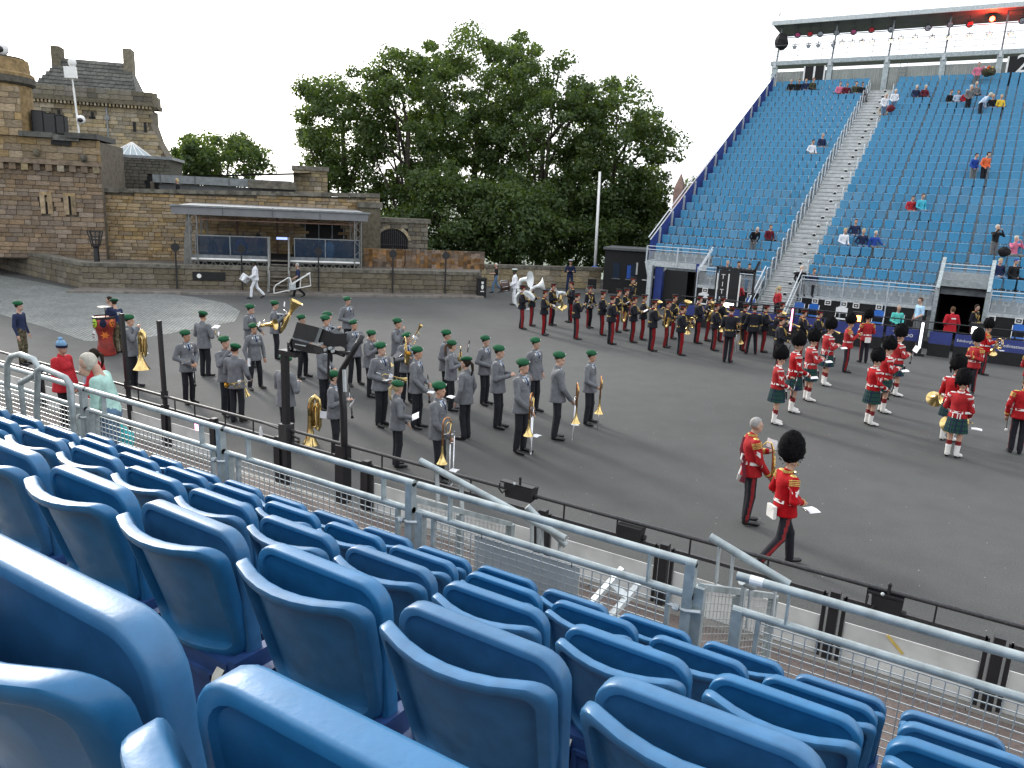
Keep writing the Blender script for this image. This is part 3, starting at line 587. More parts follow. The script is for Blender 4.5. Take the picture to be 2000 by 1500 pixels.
for (x, y, c, l) in [(1373, 575, 'white_plastic', 'white folding chair by the castle-end gate of the far stand'), (1405, 580, 'chair_blue', 'blue folding chair between two white folding chairs'), (1429, 582, 'white_plastic', 'white folding chair in front of the steward in red'),
                     (1465, 588, 'chair_blue', 'blue folding chair nearest the foot of the far stair, castle side'), (1560, 600, 'chair_blue', 'blue folding chair nearest the foot of the far stair, gate 2 side'), (1588, 603, 'chair_blue', 'blue folding chair, second from the far stair on the gate 2 side'),
                     (1643, 610, 'white_plastic', 'white folding chair between two blue ones on the gate 2 side'), (1715, 616, 'chair_blue', 'blue folding chair beside the seated person in turquoise'), (1990, 645, 'chair_blue', 'blue folding chair above the web address banner')]: folding_chair(x, y, c, l)
for i, (x, y) in enumerate([(1377, 567), (1407, 570), (1431, 574), (1465, 577), (1560, 585), (1592, 588), (1617, 591), (1648, 594), (1672, 597), (1717, 600), (1937, 622), (1990, 627)]):
    p = aty(x, y, 36.06); s = MB().box(-.13, .13, 0, .01, -.11, .11).build('label_plate', 'white_paint', loc=tuple(p)); tag(s, f'small square white label on the black fascia, {ORD[i]} from the castle end', 'label plate', 'label plates on the far stand fascia')
    MB().box(-.09, .09, -.006, -.001, -.07, .07).build('plate_field', 'black_matt', s); MB().box(-.05, .05, -.010, -.007, -.02, .02).build('plate_print', 'white_paint', s)
bnr = [(-11.6, -8.9, ''), (-8.6, -5.4, '7'), (-5.2, -2.9, ''), (-2.85, -2.05, 'Tattoo'), (-1.55, -.95, ''), (-.75, .35, 'Edinburgh Airport'), (.38, 3.1, 'www.edintattoo.co.uk')]
for i, (x0, x1, t) in enumerate([(-11.6, -8.9, ''), (-8.7, -5.6, '7'), (-5.5, -3.3, ''), (-3.2, -2.0, 'Tattoo'), (-1.7, -.95, ''), (-.85, .25, 'Edinburgh Airport'), (.30, 1.75, 'www.edintattoo.co.uk')]):
    b = MB().box(-(x1 - x0) / 2, (x1 - x0) / 2, 0, .03, .48, .93).build('banner', 'banner_blue', loc=((x0 + x1) / 2, 32.86, 0)); tag(b, (f'dark blue banner reading {t} at the foot of the far stand' if t else f'plain dark blue banner at the foot of the far stand, {ORD[i]} from the castle end'), 'banner', 'blue banners at the foot of the far stand')
    MB().box(-(x1 - x0) / 2, (x1 - x0) / 2, .01, .06, 0, .47).build('black_base', 'black_matt', b)
    if t: text(t, 'lettering', 'white_paint', b, (0, -.006, .70), (R(90), 0, 0), {'7': .42, 'Tattoo': .26, 'Edinburgh Airport': .13, 'www.edintattoo.co.uk': .155}[t], .003)
ar = empty('arena_rail', (-11.6, 33.1, 0)); tag(ar, 'long thin black rail above the blue banners', 'railing')
for z in (1.25, .95): MB().tube([(0, 0, z), (14.5, 0, z)], .025, 6).build('rail', 'black_metal', ar)
for i in range(9): MB().bar((i * 1.8, 0, 0), (i * 1.8, 0, 1.25), .05).build('post', 'black_metal', ar)
# gate frame in front of the stair and lit lamps at arena level
gf = empty('gate_frame', (-8.95, 34.4, 0)); tag(gf, 'thin black gate frame at the foot of the far stair', 'gate')
for a, b in (((-1.55, 0, 0), (-1.55, 0, 2.6)), ((.1, 0, 0), (.1, 0, 2.55)), ((-1.55, 0, 2.52), (.1, 0, 2.52)), ((.1, 0, 2.5), (.25, 0, 2.95))): MB().bar(a, b, .09).build('bar', 'black_metal', gf)
pn = MB().box(-1.45, -.55, -.03, .03, .95, 2.45).build('notice_panel', 'black_metal', gf)
for x in (-1.5, -1.0, -.5): MB().bar((x, -.04, .9), (x, -.04, 2.3), .05).build('white_bar', 'white_paint', gf)
for i, s_ in enumerate('TITM'): text(s_, 'lettering', 'white_paint', gf, (-1.25, -.06, 2.15 - i * .33), (R(90), 0, 0), .3, .003)
def flood(px, py, Y, m, w, h, label):
    p = aty(px, py, Y); r = empty('floodlight', p); tag(r, label, 'floodlight'); MB().box(-w / 2 - .06, w / 2 + .06, 0, .22, -h / 2 - .08, h / 2 + .14).build('housing', 'black_matt', r); MB().box(-w / 2, w / 2, -.02, 0, -h / 2, h / 2).build('lit_face', m, r); MB().bar((0, .1, -h / 2), (0, .1, -p[2]), .06).build('stand', 'black_metal', r)
flood(1423, 597, 33.3, 'lamp_white', .42, .22, 'lit white floodlight beyond the French horns'); flood(1907, 646, 33.0, 'lamp_white', .30, .26, 'lit white floodlight behind the officer in red'); flood(1674, 622, 33.3, 'lamp_orange', .28, .24, 'lit orange floodlight beside the white folding chair')
for (x0, y0, x1, y1, m, l) in ((1799, 630, 1795, 680, 'tube_white', 'upright lit white tube lamp below the man in pale blue'), (1546, 603, 1543, 646, 'lamp_pink', 'upright lit pink tube lamp behind the black uniforms')):
    a, b = aty(x0, y0, 32.5), aty(x1, y1, 32.5); r = empty('tube_lamp', (b[0], 32.5, 0)); tag(r, l, 'lamp'); o = Vector((b[0], 32.5, 0)); MB().tube([(0, 0, a[2]), (0, 0, b[2])], .045 if m[0] == 't' else .03, 8).build('lit_tube', m, r); MB().box(-.09, .09, .05, .12, .1, 1.3).build('back_plate', 'black_metal', r); MB().box(-.2, .2, -.1, .2, 0, .1).build('foot', 'black_metal', r)
# ================================================================== castle end (local frame: u along the wall, v away from the arena)
CA = np.array([-36.4, 20.3]); CANG = math.atan2(13.8, 13.1); CU = np.array([math.cos(CANG), math.sin(CANG)]); CV = np.array([-CU[1], CU[0]])
def wl(x, y, v):
    d = ray(x, y); s = (v - ((CAMP[:2] - CA) @ CV)) / (d[:2] @ CV); p = CAMP + d * s; return (p[:2] - CA) @ CU, p[2]
def cw(u, v, z=0): q = CA + CU * u + CV * v; return (q[0], q[1], z)
def cempty(name, u=0, v=0, z=0): return empty(name, cw(u, v, z), CANG)
def stone_mat(name, col, isl=.34, dark=None): return mat(name, col, .88, var=.16, scale=5, bump=.35, bscale=14, island=isl, dark=dark, spec=.2)
stone_mat('sandstone', (.29, .215, .125), .30); stone_mat('brown_stone', (.22, .165, .115), .28); stone_mat('grey_stone', (.15, .135, .105)); stone_mat('mossy_stone', (.155, .135, .10), .22); stone_mat('pale_stone', (.30, .25, .165)); stone_mat('dark_stone', (.10, .095, .078), .2)
mat('mortar', (.14, .12, .09), .95, var=.2, scale=6); mat('coping', (.135, .125, .10), .85, var=.25, scale=4, bump=.3, bscale=12, rnd=.12)
mat('slate', (.085, .085, .075), .75, var=.2, scale=6, island=.3); mat('lead', (.20, .22, .23), .5, metal=.3, var=.12, scale=4); mat('skylight_glass', (.35, .42, .45), .12, var=0)
def stone_mesh(m):
    a = .035; b = MB(); b.add([(-.5, -.5 + a * 2, -.5), (.5, -.5 + a * 2, -.5), (.5, .5, -.5), (-.5, .5, -.5), (-.5, -.5 + a * 2, .5), (.5, -.5 + a * 2, .5), (.5, .5, .5), (-.5, .5, .5),
        (-.5 + a, -.5, -.5 + a * 1.8), (.5 - a, -.5, -.5 + a * 1.8), (.5 - a, -.5, .5 - a * 1.8), (-.5 + a, -.5, .5 - a * 1.8)],
        [(8, 9, 10, 11), (0, 1, 9, 8), (1, 5, 10, 9), (5, 4, 11, 10), (4, 0, 8, 11), (1, 2, 6, 5), (3, 0, 4, 7), (4, 5, 6, 7), (0, 3, 2, 1)])
    return b.mesh('stone', m)
SM = {}
def masonry(parent, u0, u1, z0, z1, v, m, ch=(.18, .27), ln=(.32, .75), hole=None, top=None, limit=280, d=.16, proud=.035, name='stone'):
    """random-coursed stones; each a part while under the limit, the rest joined"""
    if m not in SM: SM[m] = stone_mesh(m)
    st = []; z = z0
    while z < z1 - .06:
        h = min(random.uniform(*ch), z1 - z)
        if z1 - (z + h) < .09: h = z1 - z
        u = u0 - random.uniform(0, ln[0])
        while u < u1:
            l = random.uniform(*ln); a, b = max(u, u0), min(u + l, u1)
            if u1 - b < .12: b = u1
            if b - a > .05:
                c = ((a + b) / 2, z + h / 2)
                if not (hole and hole(*c)) and not (top and c[1] > top(c[0])): st.append(((b - a) * h, c, b - a, h))
            u = b if b >= u1 else u + l
        z += h
    st.sort(key=lambda q: -q[0]); rest = MB(); base = SM[m]; bv = [tuple(q.co) for q in base.vertices]; bf = [tuple(p.vertices) for p in base.polygons]
    for i, (ar, c, l, h) in enumerate(st):
        dd = random.uniform(0, proud); loc = (c[0], v + d / 2 - dd, c[1]); sc = (l - .016, d, h - .016)
        if i < limit:
            o = nobj(name, base, parent, loc); o.scale = sc
        else: rest.add([(x * sc[0] + loc[0], y * sc[1] + loc[1], z_ * sc[2] + loc[2]) for x, y, z_ in bv], bf)
    if rest.f: rest.build('stone_infill', m, parent)['kind'] = 'stuff'
def pbox(mb, name, m, parent): return mb.build(name, m, parent)
# ---- low parapet wall along the pavement
lw = cempty('parapet_wall'); tag(lw, 'long low mossy stone parapet wall in front of the stage', 'wall')
pbox(MB().box(.0, 19.15, .12, .5, 0, 1.1), 'wall_core', 'mortar', lw)
masonry(lw, 0, 19.15, 0, 1.08, .05, 'mossy_stone', (.22, .32), (.45, 1.0), limit=170)
u = 0
while u < 19.2:
    l = min(random.uniform(.8, 1.3), 19.25 - u); MB().box(u + .006, u + l - .006, -.02, .58, 1.085, 1.26).build('coping_stone', 'coping', lw); u += l
lw2v = Vector(cw(0, .1)); e2 = Vector((-53, 22.6, 0)); L2 = (e2 - lw2v).length; ang2 = math.atan2((lw2v - e2).y, (lw2v - e2).x)
l2 = empty('parapet_wall', e2, ang2); tag(l2, 'low mossy stone parapet wall climbing towards the castle gate', 'wall')
MB().box(0, L2, .12, .5, 0, 1.05).build('wall_core', 'mortar', l2); masonry(l2, 0, L2 + .05, 0, 1.08, .05, 'mossy_stone', (.22, .32), (.45, 1.0), limit=120)
u = 0
while u < L2:
    l = random.uniform(.9, 1.4); MB().box(u + .006, min(u + l, L2 + .1) - .006, -.02, .58, 1.085, 1.25).build('coping_stone', 'coping', l2); u += l
# pavement with kerb along the wall
o = MB().add([cw(-.3, -1.25, .10), cw(19.2, -1.0, .10), cw(19.2, .1, .10), cw(0, .1, .10), cw(-.3, -1.25, -.05), cw(19.2, -1.0, -.05)], [(0, 1, 2, 3), (4, 5, 1, 0)]).build('pavement', 'slabs'); tag(o, 'pale slab pavement below the parapet wall', kind='structure')
for i in range(16):
    a, b = np.array(cw(-.3 + 19.5 * i / 16, -1.40 + .25 * i / 16)), np.array(cw(-.3 + 19.5 * (i + 1) / 16 - .02, -1.40 + .25 * (i + 1) / 16)); MB().bar((a[0], a[1], .02), (b[0], b[1], .02), .16, .18).build('kerb_stone', 'kerb_stone', o)
rb = cempty('parapet_wall', 20.3, 4.66); tag(rb, 'low wall of large grey blocks below the trees', 'wall')
MB().box(0, 7.6, .1, .45, 0, 1.05).build('wall_core', 'mortar', rb); masonry(rb, 0, 7.6, 0, 1.12, .04, 'pale_stone', (.34, .40), (.7, 1.1)); MB().box(-.1, 7.7, -.03, .52, 1.12, 1.32).build('coping_stone', 'coping', rb)
tp_ = [cw(.2, .5)[:2], cw(19.1, .5)[:2], cw(19.1, 30)[:2], cw(-20, 34)[:2], (-53, 23.2)]; te = MB().add([(x, y, .95) for x, y in tp_] + [(x, y, 0) for x, y in tp_], [tuple(range(5))] + [(i, i + 5, (i + 1) % 5 + 5, (i + 1) % 5) for i in range(5)]).build('terrace', 'slabs'); tag(te, 'raised paved terrace behind the parapet wall', kind='structure')
# ---- retaining wall behind the stage
rw = cempty('castle_wall'); tag(rw, 'yellow sandstone curtain wall behind the stage', 'wall')
MB().add([(-1.3, 6.1, .9), (14.4, 6.1, .9), (14.4, 6.1, 4.88), (-1.3, 6.1, 4.45), (-1.3, 6.7, .9), (14.4, 6.7, .9), (14.4, 6.7, 4.88), (-1.3, 6.7, 4.45)], [(0, 1, 2, 3), (4, 7, 6, 5), (3, 2, 6, 7), (1, 5, 6, 2), (0, 3, 7, 4)]).build('wall_core', 'mortar', rw)
masonry(rw, -1.3, 14.4, .95, 4.95, 6.0, 'sandstone', (.15, .23), (.25, .8), top=lambda u: 4.36 + .028 * (u + 1.4), hole=lambda u, z: 10.2 < u < 12.4 and z < 3.35)
u = -1.4
while u < 14.4:
    l = random.uniform(.7, 1.1); MB().box(u + .005, min(u + l, 14.5) - .005, 5.86, 6.8, 4.46 + .028 * (u + 1.4), 4.66 + .03 * (u + 1.4)).build('coping_stone', 'coping', rw); u += l
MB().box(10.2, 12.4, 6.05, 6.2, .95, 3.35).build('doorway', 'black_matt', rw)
for x in (10.2, 10.95, 11.7, 12.35): MB().box(x - .03, x + .03, 6.0, 6.08, .95, 3.35).build('door_frame', 'lead', rw)
# right-hand lower wall with the arch and gate
ra = cempty('arch_wall'); tag(ra, 'low stone wall with an arch and dark iron gate beside the stage', 'wall')
MB().box(14.3, 17.3, 6.5, 7.4, .9, 3.6).build('wall_core', 'dark_stone', ra); masonry(ra, 16.1, 17.3, .95, 3.5, 6.35, 'grey_stone'); masonry(ra, 14.35, 16.1, 3.15, 3.5, 6.35, 'grey_stone', limit=60)
MB().box(14.2, 17.45, 6.25, 7.5, 3.5, 3.75).build('coping_stone', 'coping', ra)
MB().box(13.2, 14.4, 5.4, 6.9, .9, 4.3).build('pier', 'grey_stone', ra); MB().box(13.1, 14.5, 5.3, 7, 4.3, 4.6).build('pier_cap', 'coping', ra)
mb = MB(); n = 12; pts = [(15.2 + .95 * math.cos(R(180 * i / n)), 2.3 + .85 * math.sin(R(180 * i / n))) for i in range(n + 1)]
for i in range(n):
    (a, b), (c, d) = pts[i], pts[i + 1]; mb.add([(a, 6.33, b), (c, 6.33, d), (15.2 + (c - 15.2) * 1.2, 6.33, 2.3 + (d - 2.3) * 1.22), (15.2 + (a - 15.2) * 1.2, 6.33, 2.3 + (b - 2.3) * 1.22), (a, 6.6, b), (c, 6.6, d)], [(0, 3, 2, 1), (0, 1, 5, 4)])
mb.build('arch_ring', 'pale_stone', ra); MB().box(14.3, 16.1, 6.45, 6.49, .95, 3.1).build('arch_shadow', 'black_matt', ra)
gt = MB()
for i in range(15): gt.bar((14.4 + i * .12, 6.3, .95), (14.4 + i * .12, 6.3, 2.35 + .8 * math.sin(math.pi * min(1, (i + 3) / 17))), .035)
gt.bar((14.35, 6.3, 1.2), (16.1, 6.3, 1.2), .05); gt.bar((14.35, 6.3, 2.2), (16.1, 6.3, 2.2), .05); gt.build('iron_gate', 'black_metal', ra)
# ---- gatehouse block on the left
gh = cempty('gatehouse'); tag(gh, 'brown sandstone castle gatehouse with corbels and arrow slits', 'building')
MB().box(-16, -.08, 5.5, 11, .9, 7.0).build('wall_core', 'mortar', gh)
slit = lambda u, z: (3.25 < z < 4.2 and (-3.05 < u < -2.45 or -1.95 < u < -1.35)) or (6.9 < z < 7.4 and -2.9 < u < -1.3)
masonry(gh, -7.2, -.08, .95, 7.05, 5.4, 'brown_stone', (.17, .27), (.3, .8), hole=slit)
for uc in (-2.75, -1.65):
    MB().box(uc - .28, uc - .06, 5.34, 5.5, 3.25, 4.2).build('slit_jamb', 'sandstone', gh); MB().box(uc + .06, uc + .28, 5.34, 5.5, 3.25, 4.2).build('slit_jamb', 'sandstone', gh); MB().box(uc - .28, uc + .28, 5.345, 5.5, 4.2, 4.36).build('slit_lintel', 'sandstone', gh); MB().box(uc - .06, uc + .06, 5.44, 5.46, 3.25, 4.2).build('slit', 'black_matt', gh)
MB().box(-16, -.0, 5.12, 5.5, 5.75, 5.98).build('string_course', 'brown_stone', gh)
for i in range(13):
    MB().box(-7 + i * .55, -7 + i * .55 + .30, 5.18, 5.42, 5.42, 5.75).build('corbel', 'pale_stone' if i % 3 == 0 else 'brown_stone', gh)
masonry(gh, -7.2, -.0, 5.98, 7.05, 5.16, 'sandstone', (.3, .4), (.6, 1.2), limit=60)
for uu, zz in ((-2.9, 6.3), (-.75, 6.15)):
    MB().ell((uu, 5.05, zz), (.17, .2, .2), 8, 6, jit=.25).build('carved_head', 'grey_stone', gh)
MB().box(-3.6, -2.1, 4.9, 9, 7.05, 7.3).build('roof_edge', 'slate', gh); MB().box(-2.1, -.9, 4.95, 9, 6.95, 7.22).build('roof_edge', 'slate', gh); MB().box(-1.5, -.02, 4.85, 9, 7.1, 7.36).build('roof_edge', 'slate', gh); MB().box(-2.2, -1.3, 5.05, 5.2, 6.72, 6.95).build('gutter_gap', 'black_matt', gh)
gh2 = MB(); gh2.lathe([(1.55, 0), (1.55, 3.0), (1.72, 3.1), (1.72, 3.5), (1.55, 3.6), (1.5, 4.2)], 18, at=(-4.9, 6.6, 6.6)); o = gh2.build('turret', 'sandstone', gh)
MB().lathe([(1.6, 9.55), (1.75, 9.65), (1.75, 9.95), (1.4, 10.05), (1.35, 10.9), (0, 11.1)], 18, at=(-4.9, 6.6, 0)).build('turret_cap', 'grey_stone', o)
masonry(gh, -6.3, -3.45, 7.05, 9.4, 5.06, 'sandstone', (.25, .4), (.4, .9), limit=60)
# things on the gatehouse roof
for i, (a, b) in enumerate(((62, 84), (84, 108), (108, 126))):
    (u0, z0), (u1, z1) = wl(a, 248, 6), wl(b, 216 + i * 5, 6); e = cempty('speaker_stack', (u0 + u1) / 2, 6, 7.3); tag(e, ['black loudspeaker cabinet nearest the turret on the gatehouse roof', 'middle black loudspeaker cabinet on the gatehouse roof', 'black loudspeaker cabinet nearest the white mast on the gatehouse roof'][i], 'loudspeaker', 'loudspeakers on the gatehouse roof')
    w = (u1 - u0) / 2 - .015; MB().box(-w, w, 0, .6, 0, max(.75, z1 - 7.3)).build('cabinet', 'black_matt', e); MB().box(-w + .05, w - .05, -.02, 0, .05, max(.75, z1 - 7.3) - .05).build('grille', 'black_metal', e)
mu, mz = wl(154, 252, 5.6); mast = cempty('camera_mast', mu, 5.6, 7.3); mast.rotation_euler = (0, R(-2.5), CANG); tag(mast, 'white mast with camera dome and white box above the gatehouse', 'mast')
MB().tube([(0, 0, -.2), (0, 0, 2.3)], .05, 8).build('pole', 'white_paint', mast); MB().tube([(0, 0, 2.2), (0, 0, 3.0)], .035, 8).build('pole', 'white_paint', mast)
MB().box(-.32, .22, -.15, .15, 2.75, 3.3).build('equipment_box', 'white_paint', mast); MB().ell((.08, 0, 3.5), (.2, .2, .24), 10, 8).build('beacon', 'white_paint', mast); MB().ell((.18, -.08, .75), (.22, .2, .22), 12, 8).build('dome', 'white_paint', mast); MB().ell((.18, -.2, .72), (.15, .12, .12), 10, 6).build('dome_window', 'black_metal', mast)
cu, cz = wl(4, 100, 5.6); cc = cempty('security_camera', cu, 5.6, 10.9); tag(cc, 'round white camera housing on the turret at the left edge', 'camera'); MB().ell((0, 0, .25), (.32, .25, .3), 12, 8).build('housing', 'white_paint', cc); MB().ell((-.05, -.2, .22), (.2, .1, .16), 10, 6).build('lens', 'black_metal', cc); MB().tube([(-.1, 0, -.6), (-.1, 0, 0)], .05, 6).build('pole', 'white_paint', cc)
# ---- dark vaulted building with two arched recesses and the glass skylight
dk = cempty('vaulted_building'); tag(dk, 'low dark stone building with two arched recesses below the tower', 'building')
MB().box(-2.2, 2.12, 13, 18, .9, 6.55).build('wall_core', 'dark_stone', dk)
def arch_hole(u, z): return any(abs(u - c) < w and z < 5.25 + (h if abs(u - c) < w * .7 else h * .4) and z > 4.5 for c, w, h in ((-1.28, .5, .55), (1.05, .42, .45)))
masonry(dk, -2.2, 2.12, 4.4, 6.55, 12.86, 'dark_stone', (.16, .24), (.3, .6), hole=arch_hole, limit=120)
for c, w in ((-1.28, .5), (1.05, .42)):
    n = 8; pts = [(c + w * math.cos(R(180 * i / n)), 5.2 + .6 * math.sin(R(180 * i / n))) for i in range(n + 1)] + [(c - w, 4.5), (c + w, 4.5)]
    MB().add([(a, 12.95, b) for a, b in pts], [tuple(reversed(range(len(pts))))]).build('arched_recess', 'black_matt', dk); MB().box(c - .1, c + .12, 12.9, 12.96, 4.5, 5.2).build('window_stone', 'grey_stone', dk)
MB().box(-2.3, 2.3, 12.8, 18, 6.55, 6.72).build('roof_edge', 'lead', dk)
sk = cempty('skylight', -.35, 14.2, 6.72); tag(sk, 'glass pyramid skylight on the dark building roof', 'skylight')
pk = (0.0, .8, .85)
for i in range(6):
    a = -1.25 + 2.5 * i / 6; b = -1.25 + 2.5 * (i + 1) / 6; MB().add([(a + .03, 0, .02), (b - .03, 0, .02), pk], [(0, 1, 2)]).build('pane', 'skylight_glass', sk); MB().bar((a, -.01, 0), pk, .05).build('glazing_bar', 'white_paint', sk)
MB().bar((1.25, 0, 0), pk, .05).build('glazing_bar', 'white_paint', sk); MB().bar((-1.3, 0, 0), (1.3, 0, 0), .08).build('sill', 'lead', sk)
# ---- tower with steep stone roof
tw = cempty('castle_tower'); tag(tw, 'tall stone castle tower with a steep slab roof and two chimneys', 'building')
prof = [(-9.5, .9), (.3, .9), (.05, 6.9), (-.75, 8.4), (-1.1, 9.6), (-1.1, 10.6), (-9.5, 10.6)]
V0, V1 = 26, 29.5; nn = len(prof)
MB().add([(a, V0, b) for a, b in prof] + [(a, V1, b) for a, b in prof], [tuple(range(nn))] + [(i, nn + i, nn + (i + 1) % nn, (i + 1) % nn) for i in range(nn)]).build('wall_core', 'mortar', tw)
edge = lambda z: np.interp(z, [.9, 6.9, 8.4, 9.6, 10.6], [.3, .05, -.75, -1.1, -1.1])
slt = lambda u, z: (9.25 < z < 10.1 and (abs(u + 5.05) < .18 or abs(u + 7.3) < .18)) or u > edge(z)
masonry(tw, -9.4, .4, 5.0, 10.55, 25.9, 'pale_stone', (.22, .34), (.4, 1.0), hole=slt)
for uc in (-5.05, -7.3): MB().box(uc - .09, uc + .09, 25.93, 25.96, 9.2, 10.1).build('cross_slit', 'black_matt', tw); MB().box(uc - .25, uc + .25, 25.93, 25.96, 9.62, 9.76).build('cross_slit', 'black_matt', tw)
for uc in (-2.2, -1.45): MB().box(uc - .09, uc + .09, 25.8, 25.9, 8.9, 9.6).build('slit', 'black_matt', tw)
for i in range(34): MB().box(-9.3 + i * .25, -9.3 + i * .25 + .13, 25.55, 25.95, 10.55, 10.75).build('corbel', 'pale_stone', tw)
MB().box(-9.5, -.75, 25.5, 29.6, 10.75, 11.05).build('string_course', 'grey_stone', tw); masonry(tw, -9.5, -.8, 11.05, 11.75, 25.5, 'grey_stone', (.3, .36), (.5, 1.0), limit=40)
MB().box(-9.4, -.85, 25.66, 29.5, 11.05, 11.7).build('parapet', 'grey_stone', tw); MB().lathe([(.0, 10.2), (.5, 10.5), (.75, 10.75), (.75, 11.75), (.7, 11.75)], 14, at=(-1.3, 26.3, 0)).build('corner_turret', 'grey_stone', tw)
rf = MB(); rf.add([(-8.9, 26.3, 11.7), (-2.0, 26.3, 11.7), (-2.7, 28.2, 14.0), (-7.3, 28.2, 14.0), (-8.9, 30.5, 11.7), (-2.0, 30.5, 11.7)], [(0, 1, 2, 3), (1, 5, 2), (4, 0, 3), (5, 4, 3, 2)]); rf = rf.build('roof', 'slate', tw)
for r in range(8):
    f0, f1 = r / 8, (r + 1.15) / 8; za, zb = 11.7 + 2.3 * f0, 11.7 + 2.3 * min(1, f1); ya, yb = 26.22 + 1.9 * f0, 26.24 + 1.9 * min(1, f1); ul, ur = -8.9 + 1.6 * f0 + .05, -2.0 - .7 * f0 - .05; u = ul - random.uniform(0, .3)
    while u < ur:
        l = random.uniform(.42, .6); a, b = max(u, ul), min(u + l, ur)
        if b - a > .1: MB().add([(a, ya - .05, za), (b - .02, ya - .05, za), (b - .02, yb, zb), (a, yb, zb), (a, ya, za - .01), (b - .02, ya, za - .01)], [(0, 1, 2, 3), (4, 5, 1, 0)]).build('roof_slab', 'slate', rf)
        u += l
for uc, zt in ((-7.65, 14.75), (-2.75, 15.0)):
    MB().box(uc - .3, uc + .3, 27.6, 28.9, 12.6, zt).build('chimney', 'grey_stone', tw); MB().add([(uc - .45, 26.4, 11.7), (uc + .3, 26.4, 11.7), (uc + .3, 28.3, 13.9), (uc - .3, 28.3, 13.9)], [(0, 1, 2, 3)]).build('gable_skew', 'grey_stone', tw)
MB().box(-4.08, -3.98, 25.75, 25.85, 5, 10.5).build('downpipe', 'lead', tw); MB().box(-4.18, -3.88, 25.72, 25.85, 9.6, 9.9).build('hopper', 'lead', tw)
# ---- grey canopy and stone block behind the wall
cn = cempty('visitor_pavilion'); tag(cn, 'long grey flat-roofed pavilion behind the sandstone wall', 'building')
MB().box(1.6, 9.4, 10, 14, 5.15, 5.6).build('roof_fascia', 'lead', cn); MB().box(1.9, 9.6, 10.3, 14, 4.5, 5.1).build('wall_band', 'roof_dark', cn); MB().box(6.9, 9.7, 9.7, 13, 5.1, 5.55).build('roof_fascia', 'coping', cn)
for i in range(4): MB().box(2 + i * 1.9, 2.05 + i * 1.9, 9.95, 10.05, 5.1, 5.62).build('fascia_joint', 'roof_dark', cn)
MB().add([(3.2, 10.5, 5.6), (10.6, 10.5, 6.2), (10.6, 15, 6.2), (3.2, 15, 5.6)], [(0, 1, 2, 3)]).build('upper_roof', 'coping', cn)
bk = cempty('stair_tower'); tag(bk, 'square stone block rising above the wall beside the trees', 'building')
MB().box(9.5, 11.6, 12, 15, .9, 6.5).build('wall_core', 'mortar', bk); masonry(bk, 9.5, 11.6, 4.4, 6.35, 11.9, 'pale_stone', (.2, .3), (.35, .7)); MB().box(9.4, 11.7, 11.8, 15, 6.35, 6.62).build('coping_stone', 'coping', bk)
# ---- patchwork stone screens on the parapet
scn = [cempty('patchwork_screen', 13.2 + i * 2.2, 1.6, 1.26) for i in range(3)]
stone_mat('patch_tile', (.19, .12, .07), .5)
for i, e in enumerate(scn):
    tag(e, ['patchwork screen of brown stone tiles next to the stage', 'patchwork screen of brown stone tiles between the other two', 'patchwork screen of brown stone tiles next to the litter bin'][i], 'screen', 'patchwork screens on the parapet')
    MB().box(0, 2.16, .04, .1, 0, .98).build('backing', 'mortar', e)
    u = 0
    while u < 2.12:
        w = min(random.uniform(.18, .32), 2.16 - u); z = 0
        while z < .94:
            h = min(random.uniform(.14, .36), .98 - z); MB().box(u + .004, u + w - .004, -random.uniform(0, .03), .04, z + .004, z + h - .004).build('tile', 'patch_tile', e); z += h
        u += w
# ================================================================== stage
mat('truss', (.20, .20, .19), .5, metal=.4, var=.1); mat('truss_rust', (.14, .075, .05), .6, var=.2, scale=8); mat('wood_step', (.16, .14, .115), .8, var=.2, scale=3, bump=.2); mat('tint_glass', (.03, .05, .085), .06, var=0, alpha=.55); mat('stage_black', (.01, .011, .014), .7); mat('roof_grey', (.17, .175, .185), .6, var=.08, scale=1.5)
sg = cempty('stage', 0, 0, 0); tag(sg, 'covered outdoor stage with grey roof, truss columns and glass balustrades', 'stage')
def truss(mb, p0, p1, w=.25, r=.022, n=8, mi=0):
    p0, p1 = Vector(p0), Vector(p1); d = (p1 - p0).normalized(); a = d.cross(Vector((0, 1, 0))).normalized() * w / 2; b = d.cross(a).normalized() * w / 2
    cs = [(a + b), (a - b), (-a - b), (-a + b)]
    for c in cs: mb.bar(p0 + c, p1 + c, r * 2, mi=mi)
    for i in range(n):
        q0, q1 = p0.lerp(p1, i / n), p0.lerp(p1, (i + 1) / n)
        for j in range(4): mb.bar(q0 + cs[j if i % 2 else (j + 1) % 4], q1 + cs[(j + 1) % 4 if i % 2 else j], r, mi=mi)
    return mb
SV0, SV1 = 1.0, 5.2
for u in (4.9, 12.85):
    for v in (SV0, SV1): truss(MB(), (u, v, 1.1), (u, v, 3.75), .34, .022, 7).build('truss_column', 'truss', sg)
truss(MB(), (4.9, SV0, 3.55), (12.85, SV0, 3.55), .24, .018, 26).build('truss_beam', 'truss_rust', sg); truss(MB(), (4.9, SV1, 3.5), (12.85, SV1, 3.5), .24, .018, 22).build('truss_beam', 'truss_rust', sg)
for u in (6.6, 8.7): MB().bar((u, SV1, 1.4), (u, SV1, 3.5), .12).build('rear_post', 'truss_rust', sg)
MB().box(3.95, 13.35, SV0 - .25, SV0 - .2, 3.65, 4.02).build('roof_fascia', 'roof_grey', sg); MB().box(3.9, 13.45, SV0 - .32, SV0 - .18, 4.02, 4.10).build('roof_trim', 'lead', sg)
for u in (6.3, 8.65, 10.95): MB().box(u - .025, u + .025, SV0 - .27, SV0 - .25, 3.65, 4.12).build('fascia_joint', 'roof_dark', sg)
